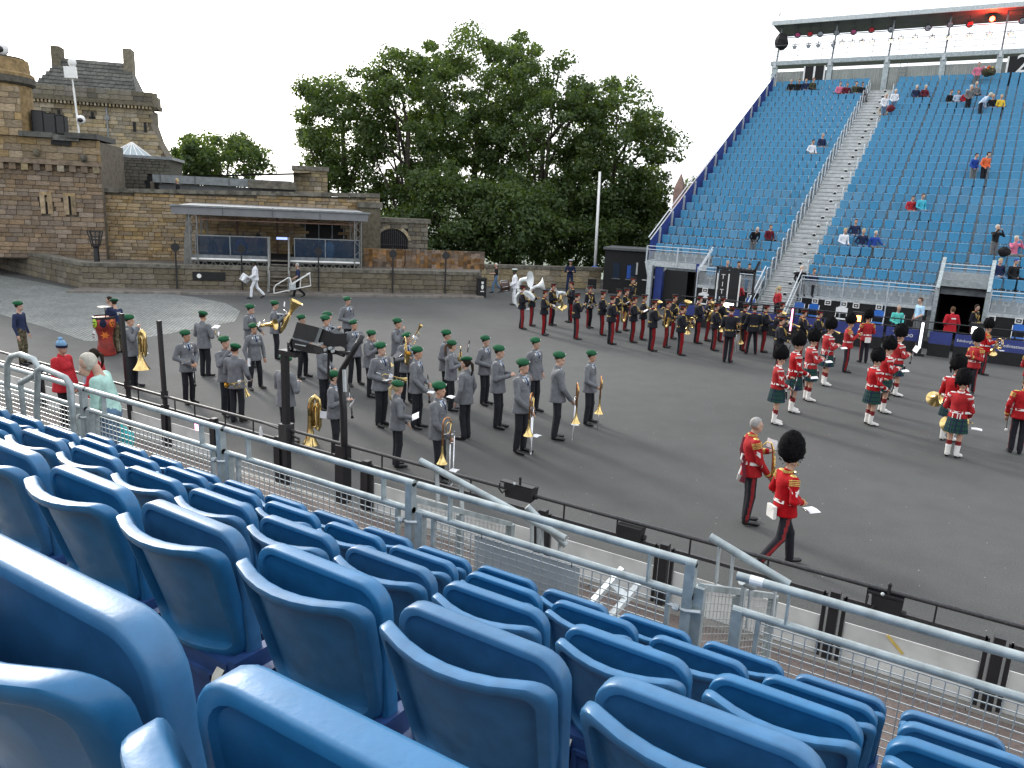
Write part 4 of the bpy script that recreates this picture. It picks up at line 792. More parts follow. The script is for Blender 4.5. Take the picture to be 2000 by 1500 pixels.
MB().add([(3.95, SV0 - .2, 3.66), (13.35, SV0 - .2, 3.66), (13.0, 5.6, 3.75), (4.4, 5.6, 3.75), (3.95, SV0 - .2, 4.04), (13.35, SV0 - .2, 4.04), (13.0, 5.6, 4.15), (4.4, 5.6, 4.15)], [(0, 3, 2, 1), (4, 5, 6, 7), (0, 4, 7, 3), (1, 2, 6, 5), (2, 3, 7, 6)]).build('roof_sheet', 'roof_grey', sg)
MB().box(4.75, 13.0, SV0, SV1 + .2, 1.42, 1.55).build('deck', 'stage_black', sg)
for a, b in ((4.75, 8.4), (9.45, 12.95)):
    MB().tube([(a, SV0 - .08, 1.5), (b, SV0 - .08, 1.5)], .055, 8).build('lit_nosing', 'white_paint', sg); MB().box(a, b, SV0 - .06, SV0 - .02, 1.56, 1.72).build('toe_board', 'lead', sg)
    m_ = (a + b) / 2
    for p, q in ((a + .25, m_ - .02), (m_ + .02, b - .05)): MB().box(p, q, SV0 - .05, SV0 - .03, 1.74, 2.62).build('glass_panel', 'tint_glass', sg)
    for p in (a + .22, m_, b - .03): MB().bar((p, SV0 - .04, 1.7), (p, SV0 - .04, 2.66), .045).build('balustrade_post', 'lead', sg)
    MB().bar((a + .2, SV0 - .04, 2.66), (b, SV0 - .04, 2.66), .05).build('balustrade_rail', 'lead', sg)
    mb = MB(); nz = int((b - a) / .38)
    for i in range(nz):
        x0 = a + (b - a) * i / nz; x1 = a + (b - a) * (i + .5) / nz; x2 = a + (b - a) * (i + 1) / nz; mb.bar((x0, SV0, 1.12), (x1, SV0, 1.40), .035); mb.bar((x1, SV0, 1.40), (x2, SV0, 1.12), .035)
    mb.bar((a, SV0, 1.12), (b, SV0, 1.12), .05); mb.bar((a, SV0, 1.40), (b, SV0, 1.40), .05); mb.build('base_truss', 'truss', sg)
MB().box(4.85, 12.9, SV0 + .5, SV1, 1.0, 1.4).build('under_stage', 'stage_black', sg)
for i in range(9):
    z = .02 + i * .185; MB().box(8.5, 9.35, SV0 - 2.05 + i * .21, SV0 - 2.05 + i * .21 + .26, z, z + .05).build('step', 'wood_step', sg)
for u in (8.45, 9.4): MB().bar((u, SV0 - 2.1, .1), (u, SV0 - .1, 1.75), .10, .16).build('stair_stringer', 'truss', sg); MB().bar((u, SV0 - .1, 1.5), (u, SV0 - .1, 2.7), .1).build('stair_post', 'truss', sg); MB().bar((u, SV0 - 2.0, 1.0), (u, SV0 - .1, 2.65), .05).build('stair_rail', 'truss', sg); MB().bar((u, SV0 - 2.0, .1), (u, SV0 - 2.0, 1.05), .06).build('stair_post', 'truss', sg)
MB().add([(4.6, SV0 + .05, 3.7), (4.45, SV0 + .1, 2.6), (4.35, SV0 + .15, 1.2), (4.75, SV0 + .15, 1.2), (4.8, SV0 + .1, 2.6), (4.8, SV0 + .05, 3.7)], [(0, 1, 4, 5), (1, 2, 3, 4)]).build('side_sheet', 'truss', sg)
# equipment on the stage
mat('screen_glow', (.35, .45, .9), .3, emit=.8, var=0); mat('stage_blue', (.10, .30, .60), .5)
rnd = random.Random(3)
for i, (u, v, w, h, m_, l) in enumerate([(5.6, 2.3, .45, .75, 'stage_black', 'dark music desk behind the castle-side stage glass'), (6.3, 2.6, .5, .85, 'stage_black', 'dark keyboard stand behind the castle-side stage glass'), (7.0, 2.2, .6, .9, 'banner_blue', 'dark blue draped stack behind the castle-side stage glass'),
          (7.8, 2.7, .5, 1.15, 'stage_black', 'tall dark amplifier near the stage stair'), (9.9, 3.0, .7, .8, 'stage_black', 'dark drum riser behind the tree-side stage glass'), (10.6, 2.6, .6, .75, 'stage_black', 'dark low amplifier behind the tree-side stage glass'), (11.4, 2.4, .6, .9, 'stage_blue', 'pale blue cover behind the tree-side stage glass'), (12.1, 2.6, .5, .8, 'stage_black', 'dark case at the tree end of the stage')]):
    e = cempty('stage_equipment', u, v, 1.55); tag(e, l, 'equipment'); MB().ell((0, 0, h * .5), (w * .55, .3, h * .55), 8, 6, jit=.2).build('body', m_, e); MB().bar((0, 0, h * .6), (.15, -.1, h + .35), .03).build('stand', 'black_metal', e)
e = cempty('stage_screen', 9.0, 3.2, 2.45); tag(e, 'glowing lilac monitor hung above the stage stair', 'monitor'); MB().box(-.32, .32, 0, .1, -.02, .16).build('case', 'stage_black', e); MB().box(-.28, .28, -.01, 0, .0, .13).build('lit_screen', 'screen_glow', e)
# posts with black discs along the parapet, brazier, plaque, bin
for px, py, l in ((344, 515, 'black post with a round disc left of the stage'), (472, 512, 'black post with a round disc in front of the castle-side stage glass'), (622, 522, 'black post with a round disc in front of the tree-side stage glass'), (767, 525, 'black post with a round disc before the patchwork screen'), (870, 528, 'black post with a round disc before the screen end')):
    u, z = wl(px, py, -.05); e = cempty('disc_post', u, -.08, .1); tag(e, l, 'post', 'posts with discs on the parapet'); MB().bar((0, 0, 0), (0, 0, 1.9), .07).build('shaft', 'black_metal', e); MB().lathe([(0, -.03), (.20, -.03), (.20, .03), (0, .03)], 14, at=(0, 0, 2.0), axis=(0, 1, 0)).build('disc', 'black_metal', e); MB().bar((0, 0, 2.15), (0, 0, 2.35), .05).build('finial', 'black_metal', e)
u, z = wl(190, 517, 1.2); e = cempty('brazier', u, 1.2, .95); tag(e, 'tall black iron brazier behind the parapet corner', 'brazier'); MB().lathe([(.14, 0), (.12, .9), (.16, 1.0)], 8).build('pillar', 'black_metal', e)
mb = MB(); 
for i in range(10):
    a = 2 * math.pi * i / 10; mb.bar((.18 * math.cos(a), .18 * math.sin(a), 1.0), (.36 * math.cos(a), .36 * math.sin(a), 1.75), .03)
for z, r_ in ((1.05, .2), (1.3, .28), (1.45, .3), (1.7, .35)): mb.tube([(r_ * math.cos(2 * math.pi * i / 12), r_ * math.sin(2 * math.pi * i / 12), z) for i in range(12)], .022, 5, closed=True)
mb.build('basket', 'black_metal', e)
e = MB().box(-.75, .75, -.02, .03, -.2, .2).build('wall_plaque', 'black_matt', loc=cw(wl(408, 536, 0)[0], .0, .75), rotz=CANG); tag(e, 'dark plaque with a white emblem on the parapet wall', 'plaque'); MB().lathe([(0, 0), (.11, 0)], 10, at=(-.45, -.025, 0), axis=(0, -1, 0)).build('emblem', 'white_paint', e)
u, z = wl(941, 570, -.6); e = cempty('litter_bin', u, -.5, .0); tag(e, 'black litter bin with white pictogram at the parapet end', 'bin'); MB().box(-.22, .22, -.2, .25, 0, .95).build('body', 'black_matt', e); MB().box(-.25, .25, -.23, .28, .95, 1.02).build('lid', 'black_metal', e); MB().ell((0, -.21, .55), (.07, .01, .13), 8, 6).build('pictogram', 'white_paint', e); MB().box(-.06, .06, -.212, -.205, .72, .84).build('pictogram', 'white_paint', e); MB().box(-.1, .1, -.212, -.205, .3, .35).build('lettering', 'white_paint', e)
# ---- flagpole, hut, obelisk
f = atz(1160, 560); e = empty('flagpole', f); e.rotation_euler = (0, R(-1.2), 0); tag(e, 'white flagpole with a blue padded base', 'flagpole'); zt = 0
for z in np.arange(5, 12, .02):
    if proj((f[0] - .02 * z, f[1], z))[1] < 336: zt = z; break
MB().tube([(0, 0, 0), (0, 0, zt)], [.10, .075], 10).build('pole', 'white_paint', e, smooth=True); MB().lathe([(0, 0), (.27, 0), (.27, 1.15), (.22, 1.27), (.11, 1.32)], 16).build('base_pad', 'pad_blue', e, smooth=True)
h0, h1 = atz(1172, 572), atz(1272, 580); e = empty('ticket_hut', (h0[0], h0[1] + .3, 0), math.atan2(h1[1] - h0[1], h1[0] - h0[0])); tag(e, 'black flat-roofed hut with dark windows beside the far stand', 'hut'); W_ = np.linalg.norm(h1 - h0) + .6
MB().box(0, W_, 0, 2.5, 0, 2.55).build('wall', 'black_matt', e); MB().box(-.1, W_ + .1, -.15, 2.6, 2.55, 2.68).build('roof', 'roof_dark', e)
for a, b in ((.55, .95), (1.35, 1.85)): MB().box(a, b, -.03, 0, .9, 1.8).build('window', 'tint_glass', e); MB().box(a - .04, b + .04, -.05, -.01, .86, .9).build('window_sill', 'lead', e)
MB().box(1.9, 2.0, -.06, -.03, 1.2, 1.9).build('notice', 'white_board', e); MB().box(1.38, 1.6, -.035, -.03, .95, 1.7).build('poster', 'pad_blue', e); MB().box(2.3, 2.9, -.04, -.01, .9, .95).build('shelf', 'white_paint', e)
hs_ = empty('hut_step', (h0[0] - .9, h0[1] - .1, 0), .5); tag(hs_, 'low stone plinth with a dark box beside the blue pad', 'plinth'); MB().box(0, 1.3, -.3, .4, 0, .18).build('slab', 'kerb_stone', hs_); MB().box(.1, .6, -.1, .3, .18, .75).build('box', 'black_matt', hs_)
mat('pink_granite', (.30, .19, .155), .6, var=.12, scale=5, bump=.1)
b0 = atd(1321, 445, 54); b1 = atd(1322, 337, 54); e = empty('obelisk', (b0[0], b0[1], 0)); tag(e, 'pink granite obelisk beside the far stand', 'monument'); w = 20 / 1505 * 54 / 2; zt = b1[2]
MB().add([(sx * w * 1.08, sy * w * 1.08, 0) for sx, sy in ((-1, -1), (1, -1), (1, 1), (-1, 1))] + [(sx * w * .85, sy * w * .85, zt - 1.0) for sx, sy in ((-1, -1), (1, -1), (1, 1), (-1, 1))] + [(0, 0, zt)], [(0, 1, 5, 4), (1, 2, 6, 5), (2, 3, 7, 6), (3, 0, 4, 7), (4, 5, 8), (5, 6, 8), (6, 7, 8), (7, 4, 8)]).build('shaft', 'pink_granite', e); MB().box(-w * 1.6, w * 1.6, -w * 1.6, w * 1.6, 0, 1.2).build('pedestal', 'pink_granite', e)
# ================================================================== trees
m = bpy.data.materials.new('leaves'); m.use_nodes = True; MATS['leaves'] = m; t = m.node_tree; t.nodes.clear(); N = t.nodes.new; L = t.links.new
out = N('ShaderNodeOutputMaterial'); df = N('ShaderNodeBsdfDiffuse'); tr = N('ShaderNodeBsdfTranslucent'); gl = N('ShaderNodeBsdfGlossy'); gl.inputs['Roughness'].default_value = .5; gl.inputs[0].default_value = (.5, .55, .5, 1)
geo = N('ShaderNodeNewGeometry'); tc = N('ShaderNodeTexCoord'); nz = N('ShaderNodeTexNoise'); nz.inputs['Scale'].default_value = .5; L(tc.outputs['Object'], nz.inputs['Vector'])
rp = N('ShaderNodeValToRGB'); rp.color_ramp.elements[0].color = (.030, .056, .020, 1); rp.color_ramp.elements[1].color = (.090, .135, .040, 1); ad = N('ShaderNodeMath'); ad.operation = 'MULTIPLY_ADD'; ad.inputs[1].default_value = .55; L(geo.outputs['Random Per Island'], ad.inputs[0]); L(nz.outputs['Fac'], ad.inputs[2])
mr = N('ShaderNodeMapRange'); mr.inputs[1].default_value = .35; mr.inputs[2].default_value = 1.15; L(ad.outputs[0], mr.inputs[0]); L(mr.outputs[0], rp.inputs[0]); L(rp.outputs[0], df.inputs[0])
hs2 = N('ShaderNodeMix'); hs2.data_type = 'RGBA'; hs2.blend_type = 'MULTIPLY'; hs2.inputs[0].default_value = 1; hs2.inputs[7].default_value = (2.3, 2.2, .9, 1); L(rp.outputs[0], hs2.inputs[6]); L(hs2.outputs[2], tr.inputs[0])
m1 = N('ShaderNodeMixShader'); m1.inputs[0].default_value = .45; L(df.outputs[0], m1.inputs[1]); L(tr.outputs[0], m1.inputs[2]); m2 = N('ShaderNodeMixShader'); m2.inputs[0].default_value = .05; L(m1.outputs[0], m2.inputs[1]); L(gl.outputs[0], m2.inputs[2]); L(m2.outputs[0], out.inputs[0])
mat('bark', (.055, .045, .035), .9, var=.25, scale=6, bump=.5, bscale=20)
def leaf_mesh(name, centers, radii, per, size):
    """leaf-sized diamonds scattered through clumps"""
    P_, A_, B_ = [], [], []
    for c, r in zip(centers, radii):
        n = per; d = RNG.normal(size=(n, 3)); d /= np.linalg.norm(d, axis=1)[:, None]; rr = r * RNG.uniform(.35, 1.05, (n, 1)) ** .7
        P_.append(c + d * rr * np.array([1, 1, .75])); nrm = d + RNG.normal(size=(n, 3)) * .7 + np.array([0, 0, .5]); nrm /= np.linalg.norm(nrm, axis=1)[:, None]
        a = np.cross(nrm, RNG.normal(size=(n, 3))); a /= np.linalg.norm(a, axis=1)[:, None]; A_.append(a); B_.append(np.cross(nrm, a))
    p = np.concatenate(P_); a = np.concatenate(A_); b = np.concatenate(B_); s = RNG.uniform(size[0], size[1], (len(p), 1))
    v = np.stack([p - a * s * .6, p + b * s * .38, p + a * s * .6, p - b * s * .38], 1).reshape(-1, 3); n = len(p)
    me = bpy.data.meshes.new(name); me.vertices.add(4 * n); me.vertices.foreach_set('co', v.ravel()); me.loops.add(4 * n); me.loops.foreach_set('vertex_index', np.arange(4 * n)); me.polygons.add(n); me.polygons.foreach_set('loop_start', np.arange(0, 4 * n, 4)); me.polygons.foreach_set('loop_total', np.full(n, 4)); me.update(); me.validate()
    me.materials.append(MATS['leaves']); return me
def tree(px, py, rx, ry, dist, label, clumps=150, per=150, base_z=-1., size=(.12, .28), trunk=.32, name='tree', group='trees beyond the low wall', depth=.8, crad=(.7, 1.5), lo=-1.):
    c = atd(px, py, dist); k = dist / FPX; rx *= k; ry *= k; base = (c[0], c[1], base_z); root = empty(name, base); tag(root, label, 'tree', group); cz = c[2] - base_z
    cs, rs = [], []
    while len(cs) < clumps:
        d = RNG.normal(size=3); d /= np.linalg.norm(d)
        if d[2] < lo: continue
        f = RNG.uniform(.2, 1) ** .42 * .97; lump = 1 + .08 * math.sin(3.1 * d[0] * 2 + px) * math.cos(4.2 * d[2] + d[1] * 3)
        q = d * f * lump * np.array([rx, rx * depth, ry]); cs.append(np.array([0, 0, cz]) + q); rs.append(RNG.uniform(*crad) * (1.15 - .45 * f))
    ca = np.array(cs); dm = np.linalg.norm(ca[:, None] - ca[None], axis=2); ok = (dm < 2.1).sum(1) >= 4; cs = [c for c, o in zip(cs, ok) if o]; rs = [c for c, o in zip(rs, ok) if o]
    nobj('crown', leaf_mesh('crown', cs, rs, per, size), root)['kind'] = 'stuff'
    tb = MB(); h = cz; bend = [Vector((RNG.uniform(-.3, .3), RNG.uniform(-.3, .3), 0)) for _ in range(5)]
    tp = [Vector((0, 0, 0)) + bend[i] * (i / 4) + Vector((0, 0, h * i / 4)) for i in range(5)]; tb.tube(tp, [trunk * (1.25 - .2 * i) for i in range(5)], 8); tk = tb.build('trunk', 'bark', root, smooth=True)
    for j in range(9):
        t0 = tp[1 + j % 4]; e = Vector(cs[int(RNG.integers(len(cs)))]); mid = t0.lerp(e, .5) + Vector((0, 0, .5)); MB().tube([t0, mid, e], [trunk * .42, trunk * .26, trunk * .1], 6).build('limb', 'bark', tk, smooth=True)
    return root
tree(672, 258, 104, 126, 62, 'broad green tree at the castle end of the wood, its crown over the stone block', 120, 175)
tree(800, 250, 118, 150, 60, 'green tree with open crown and slanting trunks behind the arch gate', 135, 175)
tree(930, 218, 155, 166, 64, 'tallest dark green tree crown in the middle of the wood', 225, 185)
tree(1065, 285, 138, 165, 59, 'full dark green tree left of the white flagpole', 190, 170)
tree(1203, 322, 126, 162, 60, 'rounded green tree behind the flagpole and hut', 175, 170)
tree(870, 425, 110, 95, 54.5, 'low dark green tree above the patchwork screens', 125, 160, trunk=.22)
tree(1000, 440, 105, 85, 54, 'low dark green tree behind the grey block wall', 130, 165, trunk=.22)
tree(1120, 440, 100, 90, 57, 'low dark green tree beside the blue padded flagpole base', 130, 165, trunk=.22)
tree(1235, 440, 80, 80, 59, 'low dark green tree behind the black hut', 115, 160, trunk=.22)
tree(762, 415, 55, 70, 62, 'thin bright green tree seen over the arch wall', 45, 120, trunk=.2)
tree(430, 312, 95, 48, 78, 'distant round tree behind the grey pavilion', 80, 130, group='trees behind the castle', crad=(.9, 1.7), size=(.16, .34))
tree(355, 325, 42, 32, 76, 'small distant tree at the edge of the vaulted building', 30, 120, group='trees behind the castle', crad=(.8, 1.4), size=(.16, .32), trunk=.2)
tree(1350, 385, 26, 38, 66, 'narrow tree between the obelisk and the far stand', 24, 120, trunk=.18)
# ================================================================== people
import zlib
class Field:
    """distance field on a grid; primitives are blended, then a surface net gives one continuous mesh"""
    def __init__(s, lo, hi, h):
        s.h = h; s.lo = np.array(lo, float) - 2 * h; n = np.ceil((np.array(hi) + 2 * h - s.lo) / h).astype(int) + 1
        s.ax = [s.lo[i] + h * np.arange(n[i]) for i in range(3)]; s.D = np.full(n, 9., np.float32); s.best = np.full(n, 9., np.float32); s.id = np.zeros(n, np.int8)
    def _sub(s, lo, hi):
        sl = []
        for i in range(3):
            a = max(0, int((lo[i] - s.lo[i]) / s.h)); b = min(len(s.ax[i]), int((hi[i] - s.lo[i]) / s.h) + 2); sl.append(slice(a, max(a + 1, b)))
        g = np.meshgrid(*[s.ax[i][sl[i]] for i in range(3)], indexing='ij', sparse=True); return tuple(sl), g
    def _mix(s, sl, d, k, mid):
        D = s.D[sl]
        if k > 0:
            hh = np.clip(.5 + .5 * (D - d) / k, 0, 1); nd = D * (1 - hh) + d * hh - k * hh * (1 - hh)
        else: nd = np.minimum(D, d)
        s.D[sl] = nd; b = s.best[sl]; m = d < b; b[m] = d[m]; s.best[sl] = b; i = s.id[sl]; i[m] = mid; s.id[sl] = i
    def cone(s, a, b, ra, rb, mid=0, k=.03, sc=(1, 1, 1)):
        a = np.array(a, float); b = np.array(b, float); r = max(ra, rb) * max(sc) + k + 2 * s.h
        sl, (X, Y, Z) = s._sub(np.minimum(a, b) - r, np.maximum(a, b) + r); ba = b - a; L = max(ba @ ba, 1e-9)
        t = np.clip(((X - a[0]) * ba[0] + (Y - a[1]) * ba[1] + (Z - a[2]) * ba[2]) / L, 0, 1)
        d = np.sqrt(((X - a[0] - t * ba[0]) / sc[0]) ** 2 + ((Y - a[1] - t * ba[1]) / sc[1]) ** 2 + ((Z - a[2] - t * ba[2]) / sc[2]) ** 2) - (ra + (rb - ra) * t)
        s._mix(sl, (d * min(sc)).astype(np.float32), k, mid)
    def ell(s, c, r, mid=0, k=.02):
        c = np.array(c, float); r = np.array(r, float); sl, (X, Y, Z) = s._sub(c - r - k - 2 * s.h, c + r + k + 2 * s.h)
        k0 = np.sqrt(((X - c[0]) / r[0]) ** 2 + ((Y - c[1]) / r[1]) ** 2 + ((Z - c[2]) / r[2]) ** 2) + 1e-6
        k1 = np.sqrt(((X - c[0]) / r[0] ** 2) ** 2 + ((Y - c[1]) / r[1] ** 2) ** 2 + ((Z - c[2]) / r[2] ** 2) ** 2) + 1e-6
        s._mix(sl, (k0 * (k0 - 1) / k1).astype(np.float32), k, mid)
    def cut(s, axis, val, keep_above=True):
        sh = [1, 1, 1]; sh[axis] = -1; c = s.ax[axis].reshape(sh); s.D = np.maximum(s.D, (val - c) if keep_above else (c - val)).astype(np.float32)
    def net(s):
        D = s.D; n = np.array(D.shape); ins = D < 0; c0 = [slice(0, -1)] * 3
        def cor(i, j, k): return tuple(slice(q, q - 1 or None) if q else slice(0, -1) for q in (i, j, k))
        cs = [(i, j, k) for i in (0, 1) for j in (0, 1) for k in (0, 1)]; cnt = sum(ins[cor(*c)].astype(np.int8) for c in cs); mask = (cnt > 0) & (cnt < 8)
        idx = np.argwhere(mask); num = np.full(mask.shape, -1); num[mask] = np.arange(len(idx)); acc = np.zeros((len(idx), 3)); w = np.zeros(len(idx))
        val = {c: D[cor(*c)][mask] for c in cs}
        for c in cs:
            for ax in range(3):
                if c[ax]: continue
                d = list(c); d[ax] = 1; d = tuple(d); a, b = val[c], val[d]; m = (a < 0) != (b < 0); t = a[m] / (a[m] - b[m]); p = np.tile(np.array(c, float), (m.sum(), 1)); p[:, ax] += t; acc[m] += p; w[m] += 1
        v = s.lo + s.h * (idx + acc / w[:, None]); faces = []
        for ax in range(3):
            o1, o2 = [(1, 2), (2, 0), (0, 1)][ax]; A = [slice(1, -1)] * 3; B = [slice(1, -1)] * 3; A[ax] = slice(0, -1); B[ax] = slice(1, None)
            a, b = ins[tuple(A)], ins[tuple(B)]; e = np.argwhere(a != b)
            if not len(e): continue
            flip = a[tuple(e.T)]; e = e + 1; e[:, ax] -= 1
            def cell(d1, d2): q = e.copy(); q[:, o1] -= d1; q[:, o2] -= d2; return num[tuple(q.T)]
            q = np.stack([cell(1, 1), cell(0, 1), cell(0, 0), cell(1, 0)], 1); q[~flip] = q[~flip][:, ::-1]; faces.append(q)
        f = np.concatenate(faces); ctr = v[f].mean(1); gi = np.clip(np.round((ctr - s.lo) / s.h).astype(int), 0, n - 1); return v, f, s.id[tuple(gi.T)], ctr
def np_mesh(name, v, f, mats, mi=None, smooth=True):
    me = bpy.data.meshes.new(name); n = len(f); me.vertices.add(len(v)); me.vertices.foreach_set('co', np.ascontiguousarray(v, np.float32).ravel()); me.loops.add(4 * n); me.loops.foreach_set('vertex_index', f.ravel().astype(np.int32)); me.polygons.add(n)
    me.polygons.foreach_set('loop_start', np.arange(0, 4 * n, 4, dtype=np.int32)); me.polygons.foreach_set('loop_total', np.full(n, 4, np.int32))
    for m in mats: me.materials.append(MATS[m])
    if mi is not None: me.polygons.foreach_set('material_index', mi.astype(np.int32))
    if smooth: me.polygons.foreach_set('use_smooth', np.ones(n, bool))
    me.update(); return me
def cloth(name, c, **k): return mat(name, c, k.pop('rough', .85), var=k.pop('var', .10), scale=14, spec=.25, rnd=k.pop('rnd', .05), bump=.12, bscale=90, **k)
mat('skin', (.46, .27, .19), .55, var=.08, scale=12, rnd=.12); mat('skin_dark', (.06, .035, .025), .55, var=.1, scale=12); mat('lips', (.32, .13, .11), .5, var=0); mat('eye', (.03, .025, .02), .3, var=0)
cloth('g_jacket', (.150, .156, .170)); cloth('g_trouser', (.018, .019, .024)); mat('shoe', (.010, .010, .011), .25, var=.05); cloth('beret', (.008, .075, .030)); cloth('shirt_blue', (.42, .50, .62)); cloth('tie_navy', (.012, .018, .05)); mat('badge', (.62, .62, .60), .5, var=0); cloth('strap_grey', (.30, .30, .28)); mat('gold', (.75, .50, .13), .28, metal=.9, var=.08, scale=20); mat('silver', (.72, .73, .75), .22, metal=.95, var=.05, scale=20)
cloth('b_jacket', (.011, .012, .018)); cloth('b_trouser', (.013, .013, .018)); cloth('stripe_red', (.20, .010, .012)); cloth('band_red', (.22, .012, .015)); mat('gold_lace', (.56, .39, .11), .5, metal=.4, var=.2, scale=60)
cloth('r_tunic', (.33, .008, .012)); cloth('r_trouser', (.014, .014, .02)); mat('pipeclay', (.72, .70, .67), .6, var=.06); mat('fur_black', (.006, .006, .007), .95, var=.4, scale=40, spec=.1)
cloth('white_cloth', (.72, .74, .78)); cloth('navy', (.018, .028, .075)); cloth('camo', (.12, .10, .06), var=.4); cloth('denim', (.10, .18, .28)); cloth('black_cloth', (.012, .012, .014)); cloth('red_jacket', (.42, .018, .028)); cloth('mint', (.38, .60, .54)); cloth('teal', (.03, .36, .38)); cloth('maroon', (.11, .012, .022)); cloth('pink', (.62, .16, .26)); cloth('yellow', (.72, .50, .04)); cloth('orange', (.70, .12, .02)); cloth('royal', (.02, .06, .30)); cloth('cyan', (.05, .42, .55)); cloth('olive', (.06, .06, .035)); cloth('skyblue', (.36, .58, .78)); cloth('beige', (.42, .36, .28)); cloth('grey_cloth', (.14, .145, .15)); cloth('turq', (.10, .60, .52))
cloth('hair_dark', (.022, .014, .009)); cloth('hair_brown', (.09, .05, .025)); cloth('hair_blond', (.46, .36, .19)); cloth('hair_grey', (.32, .31, .30)); cloth('hair_white', (.52, .49, .42)); cloth('knit_blue', (.18, .34, .52)); cloth('hose_red', (.17, .012, .014)); mat('paper', (.80, .81, .84), .7, var=.03)
m = cloth('tartan', (.012, .045, .030)); t = m.node_tree; b = t.nodes['Principled BSDF']; tc = t.nodes.new('ShaderNodeTexCoord')
w1 = t.nodes.new('ShaderNodeTexWave'); w1.bands_direction = 'Z'; w1.inputs['Scale'].default_value = 3.2; w2 = t.nodes.new('ShaderNodeTexWave'); w2.bands_direction = 'X'; w2.inputs['Scale'].default_value = 3.2
mm = t.nodes.new('ShaderNodeMath'); mm.operation = 'MAXIMUM'; t.links.new(tc.outputs['Object'], w1.inputs[0]); t.links.new(tc.outputs['Object'], w2.inputs[0]); t.links.new(w1.outputs['Fac'], mm.inputs[0]); t.links.new(w2.outputs['Fac'], mm.inputs[1])
mr = t.nodes.new('ShaderNodeMapRange'); mr.inputs[1].default_value = .75; mr.inputs[2].default_value = .95; mx = t.nodes.new('ShaderNodeMix'); mx.data_type = 'RGBA'; mx.inputs[6].default_value = (.012, .05, .035, 1); mx.inputs[7].default_value = (.01, .016, .045, 1); t.links.new(mm.outputs[0], mr.inputs[0]); t.links.new(mr.outputs[0], mx.inputs[0]); t.links.new(mx.outputs[2], b.inputs['Base Color'])
# arm poses: (elbow, wrist) for the right (+x) arm; mirrored for the left
AP = dict(down=((.27, -.03, 1.13), (.27, .06, .88)), clasp=((.285, -.05, 1.14), (.06, .245, 1.03)), chest=((.27, .02, 1.14), (.07, .28, 1.20)), play=((.27, .08, 1.17), (.06, .32, 1.36)), mouth=((.26, .12, 1.22), (.07, .19, 1.50)), back=((.28, -.12, 1.14), (.06, -.20, 1.0)),
          pocket=((.32, -.10, 1.12), (.25, .04, .93)), hold=((.27, .0, 1.12), (.20, .24, .98)), low=((.25, .06, 1.12), (.13, .26, .88)), out=((.28, .12, 1.18), (.30, .38, 1.16)), cross=((.28, .05, 1.15), (-.10, .22, 1.16)), lap=((.26, .03, 1.14), (.10, .30, 1.02)), photo=((.26, .20, 1.30), (.07, .24, 1.58)))
def legs_of(kind, rs):
    if kind == 'sit': return [((sx * .10, 0, .95), (sx * .14, .44, .95), (sx * .15, .46, .52), (sx * .16, .60, .46)) for sx in (-1, 1)]
    if kind == 'walk': return [((-.09, 0, .93), (-.08, .18, .50), (-.08, .22, .09), (-.08, .40, .04)), ((.09, 0, .93), (.10, -.08, .50), (.10, -.36, .16), (.11, -.22, .03))]
    if kind == 'walk2': return [((-.09, 0, .93), (-.09, .05, .50), (-.09, -.30, .15), (-.09, -.16, .03)), ((.09, 0, .93), (.09, .14, .50), (.09, .22, .09), (.10, .40, .05))]
    w = {'stand': .085, 'apart': .16, 'close': .06}[kind]; o = []
    for sx in (-1, 1):
        f = rs.uniform(-.03, .05); o.append(((sx * .085, 0, .93), (sx * (w + .085) / 2 + sx * .005, .02 + f * .5, .50), (sx * w, -.02 + f, .09), (sx * (w + .035), .17 + f, .035)))
    return o
